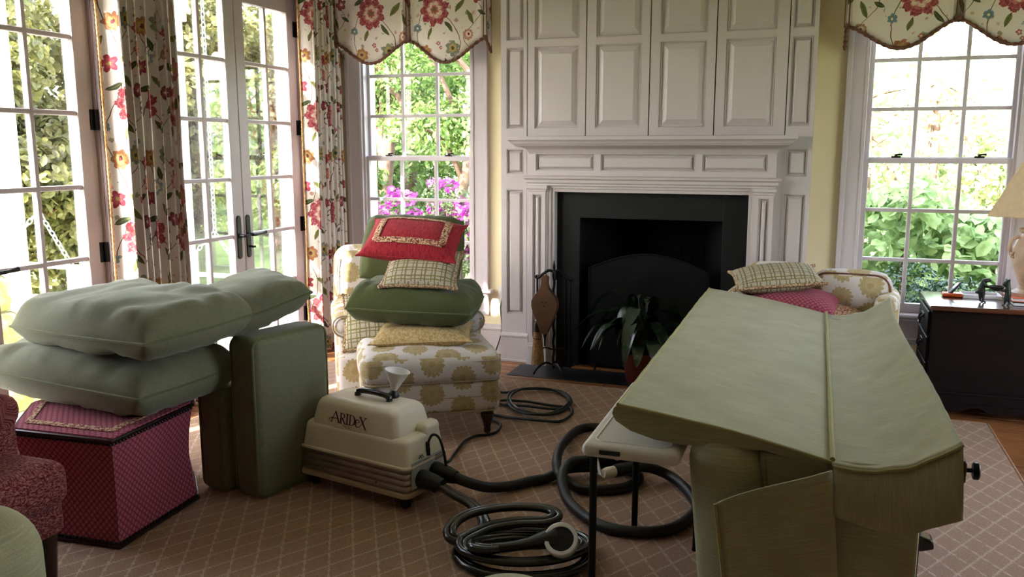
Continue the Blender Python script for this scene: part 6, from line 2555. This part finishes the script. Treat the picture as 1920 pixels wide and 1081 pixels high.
b.build('hook_arm', 'black_iron', t)
b = B()
b.tube(spline([(sx - 0.10, sy - 0.002, 0.16), (sx - 0.05, sy - 0.005, 0.18), (sx, sy, 0.17), (sx + 0.05, sy, 0.18), (sx + 0.09, sy, 0.16)], 4), 0.005, 8)
b.build('tool_rest', 'black_iron', t)


def iron(name, label, x, y, ztop, zbot, kind):
    t = thing(name, label, 'fire tool', (x, y, zbot), 'hanging fire irons')
    b = B()
    b.tube([(x + 0.012 * math.cos(k * PI / 8), y, ztop + 0.012 * math.sin(k * PI / 8)) for k in range(16)], 0.003, 6, closed=True)
    b.tube([(x, y, ztop - 0.012), (x, y, zbot + 0.12)], 0.0062, 8)
    b.build('shaft', 'black_iron', t)
    return t


ti = iron('hearth_broom', 'straw hearth broom hanging from the fire tool stand', sx - 0.108, sy - 0.004, 0.628, 0.062, 'broom')
b = B()
xb, yb = sx - 0.108, sy - 0.004
b.lathe([(0.012, 0.345), (0.020, 0.330), (0.022, 0.300), (0.022, 0.280)], (xb, yb, 0.0), 14)
b.build('binding', 'leather_dark', ti)
b = B()
rings = []
for k in range(9):
    u = k / 8
    rings.append((0.024 + 0.020 * u ** 0.8, 0.282 - 0.216 * u))
b.lathe(rings[::-1], (0, 0, 0), 24)
b.warp(lambda p: Vector((p.x * 1.0 + 0.0025 * math.sin(math.atan2(p.y, p.x) * 11) + xb + 0.006, p.y * 0.55 + yb, p.z)))
b.build('bristles', 'straw', ti, smooth=60)
B().tube([(xb + 0.004 + 0.029 * math.cos(k * PI / 10), yb + 0.017 * math.sin(k * PI / 10), 0.235) for k in range(20)], 0.0025, 6, closed=True).build('stitching', 'leather_dark', ti)
ti = iron('fire_poker', 'slim black fire poker hanging on the plant side of the stand', sx + 0.108, sy, 0.620, 0.06, 'poker')
B().tube(spline([(sx + 0.108, sy, 0.19), (sx + 0.110, sy, 0.10), (sx + 0.125, sy, 0.075), (sx + 0.140, sy, 0.095)], 4), 0.0055, 8).build('hook', 'black_iron', ti)
ti = iron('fire_shovel', 'black ash shovel hanging between pole and poker', sx + 0.074, sy + 0.012, 0.636, 0.06, 'shovel')
b = B()
b.grid(lambda u, v: (sx + 0.074 + (u - 0.5) * 0.085, sy + 0.014 + 0.016 * (2 * u - 1) ** 2 * -1, 0.06 + 0.125 * v), 8, 6)
o = b.build('blade', 'black_iron', ti)
s_ = o.modifiers.new('thick', 'SOLIDIFY')
s_.thickness = 0.003
# bellows
bx, by = sx - 0.048, sy - 0.030
t = thing('bellows', 'pear shaped wooden bellows hanging in front of the tool stand', 'bellows', (bx, by, 0.20))
outl = [(0.0, 0.300), (0.020, 0.312), (0.034, 0.345), (0.052, 0.395), (0.072, 0.440), (0.084, 0.478), (0.083, 0.512), (0.068, 0.545), (0.044, 0.572), (0.026, 0.596), (0.019, 0.630), (0.021, 0.662), (0.012, 0.672), (0.0, 0.674)]
ol = outl + [(-x, z) for x, z in outl[::-1][1:-1]]
b = B()
b.prism([(bx + x, z - 0.030) for x, z in ol], by - 0.024, by - 0.012, 'y')
fb = b.build('board', 'bellows_wood', t, smooth=30, bevel=0.002)
b = B()
b.prism([(bx + x, z - 0.030) for x, z in ol], by + 0.012, by + 0.022, 'y')
b.build('board', 'bellows_wood', t, smooth=30)
b = B()
b.prism([(bx + x * 0.96, z * 1.0 - 0.030) for x, z in ol if z < 0.60], by - 0.012, by + 0.012, 'y')
b.build('leather', 'leather_dark', t, smooth=30)
b = B()
b.lathe([(0.005, 0.195), (0.007, 0.245), (0.014, 0.275), (0.020, 0.290)], (bx, by, 0), 12)
b.build('nozzle', 'black_iron', t)
for dx, dz in ((-0.010, 0.478), (0.014, 0.478), (0.003, 0.455)):
    b = B()
    b.tube([(bx + dx, by - 0.0235, dz), (bx + dx, by - 0.0250, dz)], 0.0045, 10)
    b.build('air_hole', 'soot_and_shade', fb)  # dark discs on the board imitate the shade inside holes
B().tube([(bx + 0.008 * math.cos(k * PI / 6), by - 0.005, 0.648 + 0.016 * math.sin(k * PI / 6)) for k in range(12)], 0.003, 6, closed=True).build('hanging_loop', 'leather_dark', t)


# ------------------------------------------------------------------ outdoors: pergola porch, swings, planting
GZ = -0.32
b = B()
b.add([(-60, -30, GZ - 0.02), (60, -30, GZ - 0.02), (60, 70, GZ - 0.02), (-60, 70, GZ - 0.02), (-60, -30, GZ - 0.06), (60, -30, GZ - 0.06), (60, 70, GZ - 0.06), (-60, 70, GZ - 0.06)], [(0, 1, 2, 3), (7, 6, 5, 4)])
b.build('ground_lawn', 'grass_ground', None, smooth=0, kind='structure', label='green garden lawn outside the windows', cat='lawn')
box('porch_floor', 'porch_floor', None, -6.10, XL - 0.21, -1.6, 7.4, GZ - 0.01, GZ + 0.10, kind='structure', label='pale porch floor outside the french doors', cat='porch floor')
PZ = GZ + 0.10

for yc, lab in ((1.90, 'white square porch column at the end before the lime seat'), (4.810, 'white square porch column behind the swing and lime seat'), (6.70, 'white square porch column hidden by the first drape')):
    t = thing('porch_column', lab, 'column', (-5.85, yc, PZ), 'porch columns')
    box('shaft', 'porch_white', t, -5.975, -5.725, yc - 0.125, yc + 0.125, PZ + 0.10, 2.62, bevel=0.008)
    box('base', 'porch_white', t, -6.005, -5.695, yc - 0.155, yc + 0.155, PZ, PZ + 0.12, bevel=0.01)
    box('capital', 'porch_white', t, -6.005, -5.695, yc - 0.155, yc + 0.155, 2.60, 2.72, bevel=0.01)
t = thing('porch_pergola', 'white timber beams carried by the porch columns', 'pergola', (-5.0, 5.0, 2.70))  # open beams instead of a roof, shaped to let sun reach the porch
box('beam', 'porch_white', t, -5.95, -5.75, 1.0, 6.95, 2.72, 2.98)
box('beam', 'porch_white', t, -4.80, -4.66, 1.0, 6.95, 2.80, 2.98)
box('beam', 'porch_white', t, -3.72, -3.58, 1.0, 6.95, 2.80, 2.98)
for k in range(7):
    y = 1.4 + 0.8 * k
    box('rafter', 'porch_white', t, -6.15, -3.58, y - 0.035, y + 0.035, 2.981, 3.10)


def chain(parent, p0, p1, L=0.055):
    b = B()
    p0, p1 = Vector(p0), Vector(p1)
    n = int((p1 - p0).length / (L * 0.74))
    d = (p1 - p0).normalized()
    a0 = d.orthogonal().normalized()
    a1 = d.cross(a0)
    for k in range(n):
        c = p0 + (p1 - p0) * ((k + 0.5) / n)
        s = (a0 + a1).normalized() if k % 2 else (a0 - a1).normalized()
        ring = [c + d * (L / 2) * math.sin(q * PI / 5) * 1.0 + s * 0.016 * math.cos(q * PI / 5) for q in range(10)]
        b.tube(ring, 0.0045, 5, closed=True)
    return b.build('chain', 'chain', parent)


def swing(label, xc, yc, ztop, seat_z, hook_z, w=1.5, rz=0):
    """slatted bench hung on chains, its back towards the garden"""
    t = thing('porch_swing', label, 'swing', (xc, yc, seat_z - 0.08), 'porch swings')
    m = 'porch_white'
    y0, y1 = yc - w / 2, yc + w / 2
    xb = xc - 0.26
    xf = xc + 0.28
    n = 13
    for k in range(n):
        y = y0 + 0.07 + (w - 0.14) * k / (n - 1)
        box('back_slat', m, t, xb, xb + 0.018, y - 0.026, y + 0.026, seat_z - 0.02, ztop - 0.06)
    box('back_rail', m, t, xb - 0.006, xb + 0.03, y0, y1, ztop - 0.085, ztop, bevel=0.006)
    box('back_rail', m, t, xb - 0.006, xb + 0.03, y0, y1, seat_z - 0.03, seat_z + 0.04, bevel=0.006)
    for k in range(6):
        x = xb + 0.06 + (xf - xb - 0.08) * k / 5
        box('seat_slat', m, t, x - 0.036, x + 0.036, y0, y1, seat_z - 0.01, seat_z + 0.012, bevel=0.003)
    for y in (y0 + 0.03, y1 - 0.03):
        box('arm_post', m, t, xf - 0.05, xf, y - 0.025, y + 0.025, seat_z - 0.06, seat_z + 0.22)
        box('back_post', m, t, xb - 0.02, xb + 0.035, y - 0.028, y + 0.028, seat_z - 0.06, ztop + 0.02)
        box('arm', m, t, xb, xf + 0.02, y - 0.045, y + 0.045, seat_z + 0.22, seat_z + 0.245, bevel=0.006)
    for y in (y0 + 0.02, y1 - 0.02):
        top = (xc - 0.02, y, hook_z)
        knot = (xc - 0.02, y, ztop + 0.18)
        chain(t, top, knot)
        chain(t, knot, (xb + 0.02, y, ztop))
        chain(t, knot, (xf - 0.03, y, seat_z + 0.245))
    return t


swing('white slatted porch swing on chains, near the black door handles', -4.73, 5.30, 0.545, 0.13, 2.80, 1.26)
swing('white slatted porch swing on chains, behind the lime seat', -5.20, 3.90, 0.80, 0.36, 2.72, 1.46)

t = thing('outdoor_seat', 'white outdoor armchair with lime print cushions beyond the french doors', 'outdoor chair', (-4.25, 3.30, PZ))
b = B()
b.box(-4.62, -3.95, 2.86, 3.74, PZ + 0.10, PZ + 0.24)
b.box(-4.68, -4.60, 2.86, 3.74, PZ + 0.10, PZ + 0.62)
b.build('frame', 'porch_white', t, smooth=0, bevel=0.01)
for x in (-4.60, -4.02):
    for y in (2.92, 3.68):
        box('leg', 'porch_white', t, x - 0.03, x + 0.03, y - 0.03, y + 0.03, PZ, PZ + 0.10)
b = B()
b.rbox(0.32, 0.43, 0.075, 0.06, 5, 4, (-4.27, 3.30, PZ + 0.315), (0.01, 0.01, 0.03))
b.build('seat_cushion', 'lime_print', t, smooth=60)
for k, (yy, zc, hz, xx) in enumerate(((3.30, 0.36, 0.13, -4.46), (3.28, 0.575, 0.13, -4.50))):
    b = B()
    b.rbox(0.10, 0.41, hz, 0.09, 5, 4, (xx, yy, zc), (0.03, 0.01, 0.03))
    o = b.build('back_cushion', 'lime_print', t, smooth=60)
    ring = [Vector((xx + 0.06, yy + p.x, zc + p.y)) for p in rrect(0.39, hz * 0.95, 0.08, 0)]
    B().tube(ring, 0.007, 6, closed=True).build('piping', 'sage_piping', o)


# ---- foliage
def leaf_cloud(rng, blobs, n, size, flat=0.5, aspect=0.5, skinny=1.0):
    """n diamond leaves spread through ellipsoid clumps (cx,cy,cz,rx,ry,rz)"""
    bl = np.array(blobs, float)
    vol = bl[:, 3] * bl[:, 4] + bl[:, 4] * bl[:, 5] + bl[:, 3] * bl[:, 5]
    pick = rng.choice(len(bl), n, p=vol / vol.sum())
    d = rng.normal(size=(n, 3))
    d /= np.linalg.norm(d, axis=1)[:, None]
    r = rng.uniform(0.55, 1.0, n) ** 0.6
    C = bl[pick, :3] + d * r[:, None] * bl[pick, 3:6]
    nrm = d * 0.7 + rng.normal(size=(n, 3)) * 0.6 + np.array([0, 0, flat])
    nrm /= np.linalg.norm(nrm, axis=1)[:, None]
    a = rng.normal(size=(n, 3)) + np.array([0, 0, -0.5])
    t1 = np.cross(nrm, a)
    t1 /= np.linalg.norm(t1, axis=1)[:, None]
    t2 = np.cross(nrm, t1)
    s = size * rng.uniform(0.6, 1.25, n)[:, None]
    V = np.empty((n, 6, 3))
    hw = t1 * s * 0.5 * aspect
    V[:, 0] = C - t2 * s * 0.5
    V[:, 1] = C + hw * 0.85 - t2 * s * 0.20 + nrm * s * 0.07
    V[:, 2] = C + hw * 0.80 + t2 * s * 0.16 + nrm * s * 0.07
    V[:, 3] = C + t2 * s * 0.5 - nrm * s * 0.05
    V[:, 4] = C - hw * 0.80 + t2 * s * 0.16 + nrm * s * 0.07
    V[:, 5] = C - hw * 0.85 - t2 * s * 0.20 + nrm * s * 0.07
    i = np.arange(n)[:, None] * 6
    F = np.concatenate([i + np.array([[0, 1, 2, 3]]), i + np.array([[0, 3, 4, 5]])])
    return V.reshape(-1, 3), F


def clumps(rng, c, r, n, rr):
    out = []
    for _ in range(n):
        d = rng.normal(size=3)
        d /= np.linalg.norm(d)
        k = rng.uniform(0.3, 1.0) ** 0.5
        p = np.array(c) + d * k * np.array(r)
        q = rr * rng.uniform(0.7, 1.3)
        out.append((p[0], p[1], max(p[2], GZ + 0.15), q * 1.2, q * 1.2, q * 0.75))
    return out


def tree(label, base, height, crown_c, crown_r, nclump, clump_r, nleaf, lsize, mat, seed, trunk_r=0.14, lean=(0, 0), aspect=0.55, name='garden_tree', branches=6):
    rng = np.random.default_rng(seed)
    t = thing(name, label, 'tree', (base[0], base[1], GZ), 'garden trees outside the windows')
    bl = clumps(rng, crown_c, crown_r, nclump, clump_r)
    V, F = leaf_cloud(rng, bl, nleaf, lsize, aspect=aspect)
    npmesh('foliage', V, F, mat, t, kind='stuff')
    b = B()
    top = (base[0] + lean[0], base[1] + lean[1], GZ + height)
    mid = ((base[0] * 0.55 + top[0] * 0.45) + 0.08, base[1] * 0.5 + top[1] * 0.5, GZ + height * 0.5)
    b.tube(spline([(base[0], base[1], GZ - 0.05), mid, top], 5), [trunk_r * (1 - 0.06 * i) for i in range(11)], 10)
    for k in range(branches):
        q = bl[int(rng.integers(len(bl)))]
        u = rng.uniform(0.35, 0.95)
        s = Vector((base[0], base[1], GZ)).lerp(Vector(top), u)
        e = Vector(q[:3])
        m = s.lerp(e, 0.5) + Vector((0, 0, 0.15))
        b.tube(spline([s, m, e], 4), [trunk_r * 0.45 * (1 - 0.09 * i) for i in range(9)], 6)
    b.build('trunk', 'bark', t)
    return t


# maples beyond the porch
tree('russet green maple tree outside the doors by the lime seat', (-9.0, 7.4), 2.6, (-8.8, 7.5, 1.35), (1.0, 1.1, 1.65), 32, 0.45, 17000, 0.14, 'leaf_maple', 1, 0.10)
tree('russet green maple tree seen past the first drape', (-9.2, 10.6), 3.0, (-9.1, 10.6, 1.6), (1.0, 1.3, 2.0), 32, 0.48, 18000, 0.15, 'leaf_maple', 2, 0.10)
tree('dark leafy maple tree behind the black handled doors', (-9.4, 13.4), 3.4, (-9.3, 13.4, 1.8), (1.0, 1.3, 2.2), 32, 0.52, 17000, 0.16, 'leaf_maple', 3, 0.12)
tree('tall maple tree farther back behind the porch', (-12.6, 14.5), 4.5, (-12.6, 14.5, 2.4), (1.6, 2.2, 3.0), 30, 0.9, 12000, 0.22, 'leaf_maple', 4, 0.15)
tree('tall maple tree at the far side of the lawn', (-12.6, 10.2), 4.5, (-12.6, 10.2, 2.3), (1.5, 1.9, 3.0), 26, 0.85, 11000, 0.22, 'leaf_maple', 5, 0.15)
tree('leafy green tree closing the view past the handles', (-11.0, 18.5), 4.5, (-11.0, 18.5, 2.4), (2.4, 1.6, 2.8), 30, 0.9, 9500, 0.22, 'leaf_bright', 6, 0.15)

# behind the window next to the french doors
tree('pale trunked tree standing behind the magenta azaleas', (-6.15, 11.2), 3.6, (-6.1, 11.0, 2.7), (1.0, 1.0, 1.5), 20, 0.40, 5200, 0.10, 'leaf_bright', 11, 0.15, (0.3, 0.2))
tree('tree with a leaning dark trunk behind the azaleas', (-5.0, 10.9), 3.0, (-4.3, 10.6, 2.6), (0.9, 0.9, 1.4), 20, 0.40, 5200, 0.10, 'leaf_bright', 12, 0.12, (0.9, 0.0))
tree('bright green tree far behind the azalea window', (-8.2, 16.5), 4.5, (-8.0, 16.5, 2.4), (1.8, 1.4, 2.8), 24, 0.7, 7000, 0.16, 'leaf_bright', 13, 0.16)
tree('bright green tree filling the gap beside the leaning trunk', (-4.6, 15.5), 4.0, (-4.5, 15.5, 2.0), (1.6, 1.3, 2.4), 20, 0.6, 6500, 0.15, 'leaf_bright', 14, 0.14)


def shrub(name, label, c, r, ncl, cr, n, size, mat, seed, cat='shrub', aspect=0.55, petals=0):
    rng = np.random.default_rng(seed)
    t = thing(name, label, cat, (c[0], c[1], GZ), 'garden shrubs outside the windows')
    bl = clumps(rng, c, r, ncl, cr)
    V, F = leaf_cloud(rng, bl, n, size, aspect=aspect)
    npmesh('foliage', V, F, mat, t, kind='stuff')
    b = B()
    for k in range(7):
        q = bl[int(rng.integers(len(bl)))]
        b.tube(spline([(c[0] + rng.uniform(-0.1, 0.1), c[1] + rng.uniform(-0.1, 0.1), GZ - 0.03), ((c[0] + q[0]) / 2, (c[1] + q[1]) / 2, (GZ + q[2]) / 2), q[:3]], 3), [0.018] * 3 + [0.012] * 2 + [0.007] * 2, 5)
    b.build('stems', 'bark', t)
    if petals:
        pc = [(q[0] + rng.normal() * 0.1, q[1] - abs(rng.normal()) * 0.18, q[2] + rng.uniform(0.0, 0.24), 0.10, 0.07, 0.08) for q in bl for _ in range(3)]
        V, F = leaf_cloud(rng, pc, petals, 0.055, aspect=0.9)
        npmesh('blossom', V, F, 'petal_magenta', t, kind='stuff')
    return t


shrub('azalea', 'magenta azalea bush at the centre of the corner window', (-4.35, 8.6, 0.42), (0.50, 0.35, 0.45), 12, 0.24, 4200, 0.055, 'leaf_azalea', 31, petals=1500)
shrub('azalea', 'magenta azalea bush at the fireplace side of the corner window', (-3.55, 8.3, 0.52), (0.48, 0.35, 0.45), 12, 0.24, 4200, 0.055, 'leaf_azalea', 32, petals=1700)
shrub('azalea', 'magenta azalea bush at the drape side of the corner window', (-5.05, 8.9, 0.40), (0.40, 0.35, 0.42), 10, 0.24, 3600, 0.055, 'leaf_azalea', 33, petals=1200)
shrub('laurel_bush', 'dark laurel bush behind the azaleas on the drape side', (-6.2, 10.0, 0.75), (0.65, 0.45, 0.85), 18, 0.32, 6500, 0.10, 'leaf_bright', 34)
# behind the desk window
shrub('box_hedge', 'dark green clipped box bush below the desk window', (0.42, 6.65, 0.20), (0.46, 0.30, 0.34), 16, 0.20, 7000, 0.035, 'leaf_hedge', 41)
shrub('box_hedge', 'dark green clipped box bush behind the figurine', (1.02, 6.75, 0.12), (0.34, 0.30, 0.30), 12, 0.20, 5200, 0.035, 'leaf_hedge', 42)
shrub('hydrangea', 'light green broad leaved shrub in the middle of the desk window', (0.75, 7.75, 0.66), (0.55, 0.40, 0.55), 16, 0.25, 1500, 0.15, 'leaf_big', 43, aspect=0.62)
shrub('hydrangea', 'light green broad leaved shrub at the lamp side of the desk window', (1.55, 7.9, 0.45), (0.5, 0.40, 0.50), 14, 0.25, 1100, 0.15, 'leaf_big', 44, aspect=0.62)
shrub('azalea', 'small magenta azalea low at the left of the desk window', (0.30, 8.1, 0.45), (0.22, 0.25, 0.38), 7, 0.18, 1500, 0.06, 'leaf_bright', 45, petals=260)
tree('airy tree with leaves coloured as if overexposed behind the broad leaved shrubs', (0.5, 11.5), 3.0, (0.7, 11.3, 1.9), (1.2, 1.0, 1.2), 14, 0.40, 1000, 0.14, 'leaf_overexposed', 46, 0.06)
tree('sparse leafy branch tree high in the desk window', (-0.2, 9.6), 2.8, (0.25, 9.4, 1.9), (0.7, 0.5, 0.6), 8, 0.26, 420, 0.14, 'leaf_big', 47, 0.035, (0.5, 0.0))
tree('tree line with leaves coloured as if overexposed beyond the desk window, on the fireplace side', (-1.2, 19.0), 4.0, (-1.0, 19.0, 1.2), (1.8, 1.2, 1.8), 20, 0.7, 5000, 0.2, 'leaf_overexposed', 48, 0.12)
tree('tree line with leaves coloured as if overexposed beyond the desk window, in its middle', (2.2, 20.0), 4.0, (2.4, 20.0, 1.0), (2.0, 1.2, 1.6), 20, 0.7, 5000, 0.2, 'leaf_overexposed', 49, 0.12)
tree('tree line with leaves coloured as if overexposed beyond the desk window, on the lamp side', (6.0, 19.0), 4.0, (6.2, 19.0, 1.1), (2.2, 1.2, 1.7), 20, 0.7, 5000, 0.2, 'leaf_overexposed', 50, 0.12)
